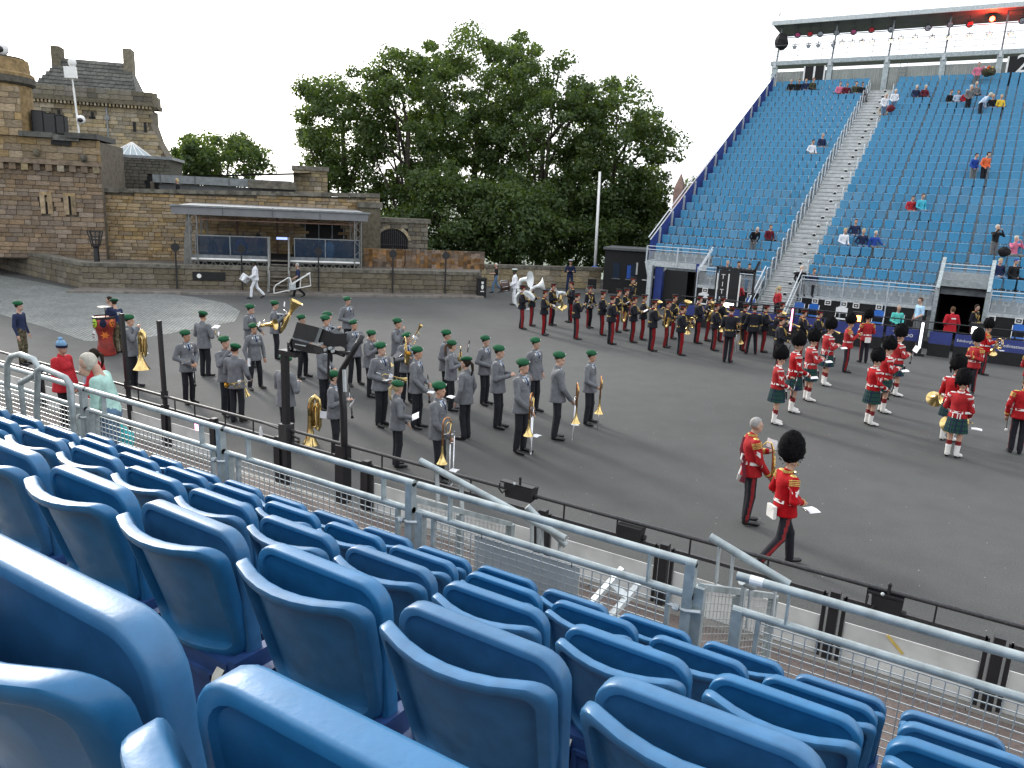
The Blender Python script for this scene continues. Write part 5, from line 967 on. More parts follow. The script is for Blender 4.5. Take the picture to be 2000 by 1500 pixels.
def person(label, pos, face, H=1.8, top='g_jacket', legs='g_trouser', shoe='shoe', arms=('down', 'down'), stance='stand', head=0, nod=0, hat=None, hair='hair_dark', hairlen=0, fat=1., vox=.022, group=None, uniform=None, skin='skin', jacket=False, hem=.80, tilt=True, seed=None, lean=0., female=False, cat='person', sleeves='long', fingers=True):
    """one continuous body; hat, hair, jacket, kilt and badges are its children. face: 0 = screen right, 90 = away, 270 = towards the camera"""
    rs = random.Random(seed if seed is not None else zlib.crc32(label.encode()) & 0xffff); k = H / 1.80
    a = R(face); rgt = np.array([CM[0][0], CM[0][1]]); rgt /= np.linalg.norm(rgt); awy = np.array([-rgt[1], rgt[0]]); d = math.cos(a) * rgt + math.sin(a) * awy; yaw = math.atan2(-d[0], d[1])
    lg = legs_of(stance, rs); dz = 0.
    if lean:
        cl, sl_ = math.cos(R(lean)), math.sin(R(lean))
        def Lp(p): y, z = p[1], p[2] - .98; return (p[0], y * cl + z * sl_, .98 + z * cl - y * sl_) if z > 0 else p
    else:
        def Lp(p): return p
    J = dict(pel=(0, 0, .97), che=Lp((0, -.012, 1.30)), nck=Lp((0, -.012, 1.47)), hd=Lp((0, .02 + nod * .03, 1.655 - abs(nod) * .02)))
    sw = .172 if female else .188; AR = []
    for sx, nm in ((-1, arms[0]), (1, arms[1])):
        e, w = AP[nm]; j = lambda v: (sx * v[0] + rs.uniform(-.012, .012), v[1] + rs.uniform(-.015, .015), v[2] + rs.uniform(-.02, .02)); AR.append((Lp((sx * sw, -.012, 1.415)), Lp(j(e)), Lp(j(w))))
    allp = np.array([p for q in lg for p in q] + [p for q in AR for p in q] + [J['hd'], (0, 0, .9)]); lo = allp.min(0) - .22; hi = allp.max(0) + .20; hi[2] = max(hi[2], J['hd'][2] + .16); lo[2] = min(0.4 if stance == 'sit' else 0., lo[2] + .2); h = vox / k
    F = Field(lo, hi, h); fem = .94 if female else 1.
    # materials: 0 skin 1 top 2 legs 3 shoe 4 stripe/hose 5 spats
    kilt = uniform == 'kilt'
    for q in lg:
        hp, kn, an, toe = q; lm = 2
        if kilt:
            F.cone(hp, kn, .085 * fat, .056, 0, .03); mid = tuple(kn[i] * .45 + an[i] * .55 for i in range(3)); F.cone(kn, mid, .055, .054, 0, .02); F.cone(tuple(kn[i] * .72 + an[i] * .28 for i in range(3)), mid, .057, .058, 4, .01); F.cone(mid, an, .060, .052, 5, .01)
            F.cone(an, toe, .050, .038, 5, .02); F.cone((an[0], an[1] - .03, an[2] - .055), (toe[0], toe[1] + .02, toe[2] - .015), .03, .03, 3, .005)
        else:
            F.cone(hp, kn, .086 * fat * fem, .070, 2, .025); F.cone(kn, (an[0], an[1], an[2] + .03), .070, .063, 2, .02); F.cone((an[0], an[1] - .02, an[2] - .035), toe, .046, .036, 3, .012)
    F.cone((-.05, 0, .97), (.05, 0, .97), .122 * fat, .122 * fat, 2, .02, (1, .80, 1)); F.cone((0, 0, 1.02), J['che'], .140 * fat * fem, .152 * fem + .02 * (fat - 1), 1, .05, (1, .74, 1)); F.cone(Lp((-.10, -.012, 1.38)), Lp((.10, -.012, 1.38)), .085, .085, 1, .05, (1, .95, 1))
    if female: F.cone(Lp((-.07, .09, 1.28)), Lp((.07, .09, 1.28)), .06, .06, 1, .05)
    F.cone(J['nck'], Lp((0, .0, 1.56)), .055, .050, 0, .02)
    for (sh, el, wr) in AR:
        bare = sleeves == 'short'; F.cone(sh, el, .060 * fat * fem, .046 * fem, 1, .03); mids = tuple(sh[i] * .35 + el[i] * .65 for i in range(3))
        F.cone(el, wr, .046 * fem, .034 * fem, 0 if bare else 1, .015); dv = np.array(wr) - np.array(el); dv /= np.linalg.norm(dv); hc = np.array(wr) + dv * .055; F.cone(wr, tuple(hc), .030, .036, 0, .012, (1, 1, 1)); 
        if fingers: F.cone(tuple(hc), tuple(hc + dv * .05 + np.array([0, 0, -.012])), .032, .022, 0, .01)
    # head: skull, jaw, nose, ears, turned by `head`
    hx, hy, hz = J['hd']; ch, sh_ = math.cos(R(head)), math.sin(R(head))
    def Hp(x, y, z): return (hx + x * ch + y * sh_ * 1, hy - x * sh_ + y * ch - .0, hz + z - nod * y * .5)
    F.ell(Hp(0, -.005, .025), (.076, .094, .102), 0, .02); F.ell(Hp(0, .035, -.055), (.055, .058, .062), 0, .03); F.ell(Hp(0, .098, -.008), (.014, .020, .026), 0, .012); F.ell(Hp(0, .072, .022), (.050, .020, .014), 0, .015)
    for sx in (-1, 1): F.ell(Hp(sx * .078, -.005, -.01), (.012, .022, .032), 0, .008)
    v, f, mid, ctr = F.net()
    if uniform in ('black', 'red'):        # stripe down the outside of the trousers
        st = (mid == 2) & (np.abs(ctr[:, 0]) > .0) & (ctr[:, 2] < .92)
        nrm = np.cross(v[f[:, 2]] - v[f[:, 0]], v[f[:, 3]] - v[f[:, 1]]); nrm /= np.linalg.norm(nrm, axis=1)[:, None] + 1e-9
        mid = np.where(st & (nrm[:, 0] * np.sign(ctr[:, 0]) > (.55 if uniform == 'black' else .93)), 4, mid)
    if kilt: mid = np.where((mid == 2), 1, mid)
    hand = (mid == 0) & (ctr[:, 2] < hz - .25)
    mats = [skin, top, legs, shoe, 'stripe_red' if uniform == 'black' else ('band_red' if uniform == 'red' else 'hose_red'), 'pipeclay']
    body = nobj('person', np_mesh('body', v * k, f, mats, mid)); body.location = (pos[0], pos[1], pos[2] if len(pos) > 2 else 0); body.rotation_euler = (0, 0, yaw)
    if fingers and vox < .024:              # separate fingers and thumb on each palm
        fm = MB()
        for (s0, el, wr) in AR:
            dv = Vector(wr) - Vector(el); dv.normalize(); up = Vector((0, 0, 1)); sd = dv.cross(up); sd = sd.normalized() if sd.length > .1 else Vector((0, 1, 0)); pal = Vector(wr) + dv * .075
            for q, (o, ln) in enumerate(((-.024, .060), (-.008, .070), (.008, .066), (.023, .052))):
                b0 = pal + sd * o; b1 = b0 + dv * ln * .55 + Vector((0, 0, -.006)); b2 = b1 + dv * ln * .30 + Vector((0, 0, -.024)) ; fm.tube([b0 * k, b1 * k, b2 * k], [.0095 * k, .0088 * k, .007 * k], 5)
            th = Vector(wr) + dv * .03; fm.tube([(th + sd * .028) * k, (th + sd * .05 + dv * .03) * k, (th + sd * .042 + dv * .065) * k], [.011 * k, .010 * k, .008 * k], 5)
        n0 = len(body.data.vertices); me = body.data; import_v = np.concatenate([v * k, np.array(fm.v)]); quads = [q for q in fm.f if len(q) == 4]; f2 = np.concatenate([f, np.array(quads) + n0]); mid2 = np.concatenate([mid, np.zeros(len(quads), int)]); body.data = np_mesh('body', import_v, f2, mats, mid2); bpy.data.meshes.remove(me)
    tag(body, label, cat, group)
    head_c = Vector(Hp(0, 0, .02)) * k; Rz = Matrix.Rotation(-R(head), 3, 'Z')
    # eyes
    if vox < .03:
        for sx in (-1, 1): MB().ell(Vector(Hp(sx * .032, .083, .004)) * k, (.012 * k, .008 * k, .007 * k), 6, 4).build('eye', 'eye', body)
    # jacket, clothing shell over torso and arms
    bvh = None
    if jacket:
        lo2 = np.array([lo[0], min(lo[1], -.3), hem - .05]); hi2 = np.array([hi[0], hi[1], 1.56]); G = Field(lo2, hi2, h); jf = fat * fem
        G.cone((0, 0, 1.04), J['che'], .158 * jf, .172 * fem + .02 * (fat - 1), 0, .05, (1, .82, 1)); G.cone((0, 0, 1.06), (0, 0, hem - .04), .168 * jf, .216 * jf, 0, .05, (1, .86, 1)); G.cone(Lp((-.115, -.012, 1.385)), Lp((.115, -.012, 1.385)), .092, .092, 0, .05, (1, .95, 1))
        if female: G.cone(Lp((-.07, .09, 1.28)), Lp((.07, .09, 1.28)), .066, .066, 0, .05)
        G.cone(Lp((0, -.02, 1.45)), Lp((0, -.02, 1.495)), .078, .068, 0, .02)
        for (s_, el, wr) in AR: G.cone(s_, el, .070 * fat * fem, .058 * fem, 0, .03); G.cone(el, wr, .058 * fem, .048 * fem, 0, .02)
        G.cut(2, hem, True); v2, f2, _, c2 = G.net(); rsn = np.random.default_rng(rs.randint(0, 9999)); v2 = v2 + rsn.normal(size=v2.shape) * .0018
        mi2 = None; jm = [top]
        jk = nobj('jacket', np_mesh('jacket', v2 * k, f2, jm, mi2), body); bvh = BVHTree.FromPolygons([Vector(q) for q in v2], [tuple(q) for q in f2])
    else: bvh = BVHTree.FromPolygons([Vector(q) for q in v], [tuple(q) for q in f])
    def decal(name, m, pts, o, dirn, off=.006):
        """small cloth piece laid on the surface: pts are offsets in the plane seen along dirn"""
        dirn = Vector(dirn).normalized(); sx = dirn.cross(Vector((0, 0, 1))).normalized() ; res = []
        P3 = []
        for (x, z) in pts: P3.append(Vector(o) + sx * x + Vector((0, 0, z)))
        mb = MB(); vs = []
        # densify edges
        dense = []
        for i in range(len(P3)):
            q0, q1 = P3[i], P3[(i + 1) % len(P3)]; n = max(1, int((q1 - q0).length / .05)); dense += [q0.lerp(q1, j / n) for j in range(n)]
        cen = sum(P3, Vector()) / len(P3); dense.append(cen)
        for q in dense:
            hit = bvh.ray_cast(q - dirn * .6, dirn, 1.2)
            if hit[0] is None: return None
            vs.append((hit[0] - dirn * off) * k)
        n = len(vs) - 1; mb.add(vs, [(i, (i + 1) % n, n) for i in range(n)]); return mb.build(name, m, body)
    def rect(w, hgt): return [(-w / 2, -hgt / 2), (w / 2, -hgt / 2), (w / 2, hgt / 2), (-w / 2, hgt / 2)]
    fr = (0, -1, 0); bkd = (0, 1, 0); ty = J['che'][1]
    if uniform == 'german':
        decal('shirt', 'shirt_blue', [(-.062, .05), (.062, .05), (.045, -.02), (0, -.13), (-.045, -.02)], Lp((0, 0, 1.44)), fr, .008); decal('tie', 'tie_navy', [(-.016, .035), (.016, .035), (.022, -.10), (0, -.125), (-.022, -.10)], Lp((0, 0, 1.44)), fr, .014)
        for sx in (-1, 1):
            decal('collar_patch', 'badge', rect(.032, .05), Lp((sx * .085, 0, 1.425)), fr)
            if vox < .022: decal('pocket_flap', top, rect(.10, .04), Lp((sx * .095, 0, 1.27)), fr, .012)
            q = Vector(Lp((sx * .135, -.012, 1.478))) * k; MB().ell(q, (.055 * k, .030 * k, .010 * k), 8, 4).build('shoulder_strap', 'strap_grey', body)
        decal('medal', 'badge', rect(.026, .04), Lp((-.095, 0, 1.225)), fr, .012); decal('medal_ribbon', 'badge', rect(.05, .014), Lp((-.095, 0, 1.33)), fr, .012)
    elif uniform == 'black':
        for sx in (-1, 1):
            q = Vector(Lp((sx * .165, -.012, 1.475))) * k; MB().ell(q, (.075 * k, .055 * k, .022 * k), 10, 5).build('epaulette', 'gold_lace', body); wr = Vector(AR[0 if sx < 0 else 1][2]) * k; el = Vector(AR[0 if sx < 0 else 1][1]) * k; dd = (wr - el).normalized(); MB().tube([wr - dd * .05, wr - dd * .02], .054 * k, 8).build('cuff_lace', 'gold_lace', body)
        q = Vector(Lp((0, -.018, 1.49))) * k; MB().tube([q, q + Vector((0, 0, .03))], .074 * k, 10).build('collar', 'band_red', body)
        decal('belt', 'gold_lace', rect(.26, .045), (0, 0, 1.06), fr, .010); decal('belt', 'gold_lace', rect(.26, .045), (0, 0, 1.06), bkd, .010)
        decal('button_row', 'gold', rect(.014, .30), Lp((0, 0, 1.25)), fr, .008)
        pts = [Lp((.14, .10, 1.42)), Lp((.12, .175, 1.30)), Lp((.05, .19, 1.24)), Lp((0, .17, 1.36))]; MB().tube([Vector(q) * k for q in pts], .010 * k, 5).build('aiguillette', 'gold_lace', body); pts = [Lp((.15, .08, 1.44)), Lp((.16, .15, 1.26)), Lp((.08, .19, 1.17)), Lp((0, .175, 1.34))]; MB().tube([Vector(q) * k for q in pts], .009 * k, 5).build('aiguillette', 'gold_lace', body)
    elif uniform in ('red', 'kilt'):
        for sx in (-1, 1):
            q = Vector(Lp((sx * .15, -.012, 1.478))) * k; MB().ell(q, (.07 * k, .045 * k, .016 * k), 8, 4).build('shoulder_strap', 'gold_lace' if uniform == 'red' else 'pipeclay', body)
            s0 = Vector(AR[0 if sx < 0 else 1][0]); el = Vector(AR[0 if sx < 0 else 1][1]); dd = (el - s0).normalized()
            for j in range(4 if uniform == 'red' else 2):
                c = s0 + dd * (-.01 + j * .025); MB().tube([c * k, (c + dd * .012) * k], (.083 - .002 * j) * k, 10).build('shoulder_wing', 'gold_lace' if uniform == 'red' else 'pipeclay', body)
            wr = Vector(AR[0 if sx < 0 else 1][2]); d3 = (wr - el).normalized(); MB().tube([(wr - d3 * .07) * k, (wr - d3 * .03) * k], .056 * k, 8).build('cuff', 'gold_lace' if uniform == 'red' else 'pipeclay', body)
            u3 = s0.lerp(el, .62); out_ = Vector((-sx, 0, 0))
            decal('chevron', 'pipeclay', [(-.055, .02), (0, -.025), (.055, .02), (.055, .045), (0, 0), (-.055, .045)], u3, out_, .008); decal('chevron', 'pipeclay', [(-.055, .055), (0, .01), (.055, .055), (.055, .08), (0, .035), (-.055, .08)], u3, out_, .008)
        for dr in (fr, bkd): decal('belt', 'pipeclay', rect(.27, .05), (0, 0, 1.07), dr, .010); 
        for sx in (-1, 1): decal('belt', 'pipeclay', rect(.16, .05), (sx * .02, 0, 1.07), (-sx, 0, 0), .010)
        decal('button_row', 'gold', rect(.014, .26), Lp((0, 0, 1.26)), fr, .008)
        q = Vector(Lp((0, -.018, 1.49))) * k; MB().tube([q, q + Vector((0, 0, .035))], .074 * k, 10).build('collar', 'gold_lace' if uniform == 'red' else 'pipeclay', body)
        if kilt:
            kb = MB(); n = 48; rings = []
            for z, r_ in ((1.06, .165), (.98, .185), (.80, .215), (.60, .245)):
                for i in range(n):
                    an = 2 * math.pi * i / n; rr = r_ * (1 + (.035 if i % 2 else -.02) * (1.06 - z) / .46); kb.v.append((rr * math.cos(an) * k, rr * math.sin(an) * .86 * k, z * k))
            for j in range(3):
                for i in range(n): kb.f.append((j * n + i, (j + 1) * n + i, (j + 1) * n + (i + 1) % n, j * n + (i + 1) % n)); kb.m.append(0)
            kb.build('kilt', 'tartan', body)
            for sx in (-.07, 0, .07): MB().tube([(sx * k, .205 * k, .86 * k), (sx * k, .235 * k, .66 * k)], [.022 * k, .012 * k], 6).build('sporran_tassel', 'black_cloth' if sx else 'pipeclay', body)
            MB().ell((0, .20 * k, .84 * k), (.085 * k, .03 * k, .07 * k), 8, 6).build('sporran', 'pipeclay', body)
            for sx in (-.1, -.05, .05, .1):
                for dr in (fr, bkd): decal('tassel', 'pipeclay', [(-.010, .05), (.010, .05), (.010, -.06), (-.010, -.06)], (sx, 0, .98 if dr == fr else .99), dr, .012) if rs.random() < .6 else None
    # hat
    def headmesh(mb, name, m, smooth=True):
        mb.v = [tuple(head_c + Rz @ (Vector(p) * k)) for p in mb.v]; return mb.build(name, m, body, smooth)
    HR = (.079, .097, .105)
    if hair and hat not in ('bear', 'bonnet', 'knit'):
        cap = -.06 if hat in ('beret', 'peak', 'forage') else .35
        def hf(d): return 1.0 if d.y > .25 and d.z < .55 else (1.055 if (d.z > -.35 or hairlen) else .97)
        mb = MB().ell((0, -.008, .012), (HR[0] * 1.03, HR[1] * 1.02, HR[2] * 1.02), 16, 10, fn=lambda d: (.90 if (d.y > .30 and d.z < .52) or d.z < (-.55 if not hairlen else -.85) else 1.05), jit=.03); headmesh(mb, 'hair', hair)
        if hairlen == 1: headmesh(MB().tube([(0, -.10, .03), (0, -.16, -.02), (0, -.17, -.14), (.01, -.14, -.27)], [.03, .035, .03, .012], 7), 'ponytail', hair)
        if hairlen == 2: headmesh(MB().ell((0, -.03, -.03), (.098, .092, .13), 14, 9, fn=lambda d: .75 if d.y > .35 else 1, jit=.06), 'hair', hair)
        if hairlen == 3: headmesh(MB().ell((0, -.012, .02), (.090, .104, .108), 18, 12, fn=lambda d: .78 if (d.y > .22 and d.z < .50) or d.z < -.75 else 1, jit=.06), 'hair', hair)
    if hat == 'beret':
        rot = Matrix.Rotation(R(14), 3, 'Y') @ Matrix.Rotation(R(-8), 3, 'X'); headmesh(MB().ell((.012, -.012, .085), (.122, .134, .058), 18, 8, rot=rot, fn=lambda d: 1 + .10 * d.x), 'beret', 'beret'); headmesh(MB().lathe([(.082, .045), (.086, .072)], 16, sy=1.2, at=(0, -.006, 0)), 'beret_band', 'black_cloth'); headmesh(MB().box(-.045, -.015, .098, .108, .075, .105), 'cap_badge', 'badge', False)
    elif hat == 'peak':
        headmesh(MB().lathe([(.084, .035), (.086, .085)], 18, sy=1.18), 'cap_band', 'band_red'); headmesh(MB().lathe([(.087, .085), (.125, .115), (.118, .135), (0, .14)], 18, sy=1.15), 'cap_crown', 'b_jacket'); headmesh(MB().add([(-.07, .085, .045), (0, .105, .045), (.07, .085, .045), (.06, .14, .012), (0, .165, .005), (-.06, .14, .012)], [(0, 1, 4, 5), (1, 2, 3, 4)]), 'cap_peak', 'shoe'); headmesh(MB().lathe([(.0885, .084), (.0895, .09)], 18, sy=1.18), 'cap_piping', 'gold_lace')
    elif hat == 'whitecap':
        headmesh(MB().lathe([(.084, .035), (.086, .085)], 18, sy=1.18), 'cap_band', 'beret' if skin == 'skin_dark' else 'navy'); headmesh(MB().lathe([(.087, .085), (.13, .11), (.12, .13), (0, .135)], 18, sy=1.15), 'cap_crown', 'white_cloth'); headmesh(MB().add([(-.07, .085, .045), (0, .105, .045), (.07, .085, .045), (.06, .14, .012), (0, .165, .005), (-.06, .14, .012)], [(0, 1, 4, 5), (1, 2, 3, 4)]), 'cap_peak', 'shoe')
    elif hat in ('bear', 'bonnet'):
        big = hat == 'bear'; rr = (.178, .195, .27) if big else (.168, .18, .225); n_ = (26, 20)
        headmesh(MB().ell((0, -.012, .175 if big else .15), rr, *n_, jit=.07, fn=lambda d: (1 if d.z > -.55 else .86) * (1 + (.0 if big else .12 * math.sin(7 * d.x) * math.cos(6 * d.y)))), 'bearskin' if big else 'feather_bonnet', 'fur_black')
        fz = MB()                                   # loose hair ends round the outline
        for _ in range(260):
            d3 = Vector((rs.gauss(0, 1), rs.gauss(0, 1), rs.gauss(.25, 1))).normalized(); c3 = Vector((0, -.012, .175 if big else .15)); p0 = c3 + Vector((d3.x * rr[0], d3.y * rr[1], d3.z * rr[2])) * .97; t3 = Vector((rs.gauss(0, 1), rs.gauss(0, 1), rs.gauss(0, 1))).cross(d3).normalized() * .006; p1 = p0 + d3 * rs.uniform(.015, .04) + Vector((0, 0, -.012)); fz.add([p0 - t3, p0 + t3, p1], [(0, 1, 2)])
        headmesh(fz, 'fur_ends', 'fur_black', False)
        if not big:
            headmesh(MB().lathe([(.086, .02), (.09, .06)], 16, sy=1.15), 'bonnet_band', 'hose_red'); headmesh(MB().tube([(-.11, -.02, .12), (-.15, -.02, .02), (-.13, -.01, -.10)], [.03, .03, .012], 6), 'bonnet_tail', 'fur_black'); headmesh(MB().tube([(-.115, .03, .13), (-.14, .03, .20)], [.02, .012], 6), 'hackle', 'band_red')
        else: headmesh(MB().tube([(-.078, .04, -.02), (-.05, .10, -.075), (.05, .10, -.075), (.078, .04, -.02)], .006, 5), 'chin_chain', 'gold_lace')
    elif hat == 'knit':
        headmesh(MB().ell((0, -.008, .045), (.092, .108, .11), 16, 9, fn=lambda d: 1 if d.z > -.3 else .8, jit=.03), 'knit_hat', 'knit_blue'); headmesh(MB().lathe([(.095, -.005), (.100, .045)], 16, sy=1.17), 'knit_brim', 'tie_navy'); headmesh(MB().ell((0, -.02, .17), (.045, .045, .04), 10, 6, jit=.2), 'bobble', 'knit_blue')
    elif hat == 'ballcap':
        headmesh(MB().ell((0, -.005, .05), (.088, .105, .075), 14, 8, fn=lambda d: 1 if d.z > -.2 else .85), 'cap', 'royal'); headmesh(MB().box(-.06, .06, .08, .17, .04, .05), 'cap_peak', 'white_cloth', False)
    INFO[body.name] = dict(k=k, yaw=yaw, h=Vector(AR[1][2]) * k, hl=Vector(AR[0][2]) * k, hd=head_c.copy(), bvh=bvh, decal=decal)
    if tilt: body.rotation_euler = (Matrix.Rotation(R(-1.2), 3, 'Y') @ Matrix.Rotation(yaw, 3, 'Z')).to_euler()
    return body
INFO = {}
def hgt(fx, fy, hx, hy, lo=1.62, hi=1.95, z0=0.):
    """height of a figure from the foot and head-top pixels"""
    g = atz(fx, fy, z0); a, b = 0., 4.
    for _ in range(24):
        m_ = (a + b) / 2
        if proj(g + np.array([0, 0, m_]))[1] > hy: a = m_
        else: b = m_
    return min(hi, max(lo, a))
# ================================================================== instruments
mat('brass', (.70, .52, .22), .22, metal=1., var=.12, scale=18); mat('copper_brass', (.62, .30, .13), .25, metal=1., var=.12, scale=18); mat('horn_white', (.72, .76, .76), .35, var=.05, scale=6); mat('clarinet_black', (.012, .012, .012), .35, var=.05); mat('drum_shell', (.66, .67, .70), .3, metal=.5, var=.1); mat('dark_wood', (.05, .022, .015), .5)
def BELL(mb, at, axis, L, r0, r1, n=18, mi=0): 
    prof = [(r0 + (r1 - r0) * ((i / 10) ** 3.2), L * i / 10) for i in range(11)]; mb.lathe(prof, n, mi, at, axis); mb.lathe([(r * .985, z) for r, z in reversed(prof)], n, mi, at, axis); return mb
PROTO = {}
def proto_of(kind):
    if kind in PROTO: return PROTO[kind]
    e = nobj(kind, None); P_ = lambda mb, n, m, par=e: mb.build(n, m, par, smooth=True)
    if kind == 'trombone':
        P_(MB().tube([(-.04, 0, .95), (-.04, 0, .06), (-.03, 0, .02), (0, 0, 0), (.03, 0, .02), (.04, 0, .06), (.04, 0, .95)], .011, 7), 'slide', 'silver'); P_(MB().tube([(.04, 0, .80), (.04, 0, 1.22), (.07, 0, 1.29), (.12, 0, 1.31), (.17, 0, 1.29), (.20, 0, 1.22), (.20, 0, .78)], [.012] * 5 + [.014, .02], 8), 'bell_tubing', 'copper_brass'); P_(BELL(MB(), (.20, 0, .80), (0, 0, -1), .34, .02, .105), 'bell', 'brass'); P_(MB().tube([(-.05, 0, .98), (.05, 0, .98)], .010, 6).tube([(-.05, 0, .82), (.05, 0, .82)], .010, 6).tube([(.04, 0, 1.0), (.2, 0, 1.0)], .009, 6), 'brace', 'silver'); P_(MB().tube([(.055, .03, 1.2), (.12, .03, 1.23), (.17, .03, 1.15), (.13, .03, 1.02), (.07, .03, 1.05), (.055, .03, 1.2)], .011, 6), 'valve_loop', 'brass'); P_(MB().lathe([(.008, 0), (.012, .05), (.018, .08)], 8, at=(-.04, 0, .95)), 'mouthpiece', 'silver')
    elif kind == 'tuba':
        P_(BELL(MB(), (0, 0, .36), (0, 0, 1), .62, .045, .20, 22), 'bell', 'brass'); P_(MB().tube([(0, 0, .38), (.005, 0, .2), (.03, 0, .08), (.085, 0, .03), (.14, 0, .08), (.165, 0, .2), (.165, 0, .55), (.14, 0, .64), (.10, 0, .60), (.09, 0, .3)], [.045, .05, .05, .05, .046, .042, .036, .03, .026, .022], 10), 'body_tubing', 'brass'); P_(MB().tube([(.06, .04, .55), (.06, .05, .2), (.09, .05, .14), (.12, .05, .2), (.12, .04, .52), (.09, .04, .58), (.06, .04, .55)], .018, 7), 'inner_loop', 'brass'); P_(MB().tube([(.13, -.04, .5), (.13, -.05, .24), (.10, -.05, .18), (.07, -.05, .24), (.07, -.04, .48)], .016, 7), 'inner_loop', 'brass')
        for j in range(4): P_(MB().tube([(.03 + j * .03, -.06, .22), (.03 + j * .03, -.075, .42), (.042 + j * .03, -.085, .46), (.055 + j * .03, -.075, .42), (.055 + j * .03, -.06, .24)], .011, 6), 'valve_tubing', 'brass')
        P_(MB().tube([(.15, 0, .55), (.1, -.12, .62), (.02, -.2, .6)], .010, 6), 'lead_pipe', 'silver')
    elif kind == 'trumpet':
        P_(BELL(MB(), (0, .05, 0), (0, 1, 0), .36, .012, .062, 16), 'bell', 'brass'); P_(MB().tube([(0, .06, 0), (0, -.12, 0), (0, -.16, -.03), (0, -.16, -.07), (0, -.12, -.10), (0, .16, -.10), (0, .20, -.07), (0, .20, -.03), (0, .16, 0)], .009, 7), 'tubing', 'brass'); P_(MB().tube([(.0, -.15, -.03), (.0, -.32, -.02)], .008, 6), 'lead_pipe', 'silver')
        for j in range(3): P_(MB().tube([(.015, .0 + j * .03, -.13), (.015, .0 + j * .03, .04)], .012, 7), 'valve', 'silver')
    elif kind == 'clarinet':
        P_(MB().tube([(0, 0, 0), (0, 0, .06), (0, 0, .56), (0, 0, .62)], [.034, .016, .014, .008], 8), 'barrel', 'clarinet_black'); P_(MB().tube([(.014, .0, .10), (.014, 0, .30)], .006, 5).tube([(.014, 0, .34), (.014, 0, .50)], .006, 5), 'keys', 'silver')
        for z in (.065, .30, .34, .51): P_(MB().lathe([(.0175, -.006), (.0175, .006)], 8, at=(0, 0, z)), 'ring', 'silver')
    elif kind == 'saxophone':
        P_(MB().tube([(0, -.12, .62), (0, -.06, .68), (0, 0, .66), (0, .03, .56), (0, .04, .3), (0, .04, .12), (0, .07, .03), (0, .13, .0), (0, .18, .04), (0, .20, .14), (0, .22, .24), (0, .25, .31)], [.008, .010, .013, .017, .026, .035, .040, .043, .046, .050, .062, .082], 10, caps=False), 'body', 'brass'); P_(MB().tube([(.035, .05, .15), (.03, .04, .5)], .007, 5).tube([(-.03, .05, .15), (-.025, .04, .48)], .007, 5), 'key_rods', 'brass')
        for j in range(6): P_(MB().lathe([(0, 0), (.018, 0), (.018, .006)], 8, at=(.03, .04, .15 + j * .06), axis=(1, 0, 0)), 'key_cup', 'gold')
        P_(MB().tube([(0, -.12, .62), (0, -.17, .58)], .014, 6), 'mouthpiece', 'clarinet_black')
    elif kind == 'french_horn':
        for j, r_ in enumerate((.155, .135, .112)): P_(MB().tube([(r_ * math.cos(2 * math.pi * i / 22), .02 * (j - 1), r_ * math.sin(2 * math.pi * i / 22)) for i in range(22)], .012, 7, closed=True), 'coil', 'brass')
        P_(BELL(MB(), (-.13, .0, -.06), (-.55, .1, -.83), .30, .02, .15, 20), 'bell', 'brass'); P_(MB().tube([(-.06, 0, -.06), (.03, .01, .08), (.08, .02, -.03), (-.03, .02, -.08)], .014, 6), 'valve_cluster', 'silver'); P_(MB().tube([(.1, -.01, .11), (.2, -.03, .16), (.26, -.04, .2)], .008, 6), 'lead_pipe', 'brass')
    elif kind == 'sousaphone':
        n = 26; P_(MB().tube([(.20 * math.cos(R(-60 - 300 * i / n)), .04 + .36 * math.cos(R(-60 - 300 * i / n)), .36 * math.sin(R(-60 - 300 * i / n))) for i in range(n)] + [(-.12, -.24, .40), (-.10, -.20, .58)], [.04 + .03 * i / n for i in range(n + 2)], 10), 'body_ring', 'horn_white'); P_(BELL(MB().tube([(-.10, -.21, .55), (-.08, -.20, .70), (-.05, -.14, .80), (-.02, -.04, .83)], [.07, .078, .084, .09], 12, caps=False), (-.03, -.06, .83), (.45, .88, .10), .30, .088, .33, 26), 'bell', 'horn_white'); P_(MB().tube([(-.2, .1, .0), (-.05, .22, .05), (.05, .2, -.05), (-.1, .22, -.12)], .016, 7).tube([(-.15, .2, -.15), (-.15, .2, .1)], .022, 7).tube([(-.09, .21, -.15), (-.09, .21, .1)], .022, 7), 'valve_cluster', 'brass')
    elif kind == 'bell_horn':
        P_(BELL(MB(), (0, 0, 0), (0, 1, .1), .42, .06, .31, 24), 'bell', 'horn_white'); P_(MB().tube([(0, .03, 0), (0, -.1, -.05), (-.05, -.2, -.25), (-.05, -.15, -.5)], [.06, .06, .05, .04], 10), 'body_tubing', 'horn_white')
    elif kind == 'side_drum':
        P_(MB().lathe([(.18, -.14), (.18, .14)], 20), 'shell', 'drum_shell'); P_(MB().lathe([(.0, .142), (.185, .142), (.19, .115)], 20), 'batter_head', 'white_cloth'); P_(MB().lathe([(.19, -.115), (.185, -.142), (0, -.142)], 20), 'snare_head', 'white_cloth')
        for i in range(8): P_(MB().bar((.19 * math.cos(i * .785), .19 * math.sin(i * .785), -.12), (.19 * math.cos(i * .785), .19 * math.sin(i * .785), .12), .012), 'tension_rod', 'silver')
    elif kind == 'paper':
        P_(MB().add([(-.10, 0, -.07), (.10, 0, -.07), (.10, .015, .07), (-.10, .015, .07), (0, -.012, -.07), (0, .003, .07)], [(0, 4, 5, 3), (4, 1, 2, 5)]), 'sheet', 'paper'); P_(MB().bar((-.1, .004, -.075), (.1, .004, -.075), .008), 'clip', 'silver')
    PROTO[kind] = e; return e
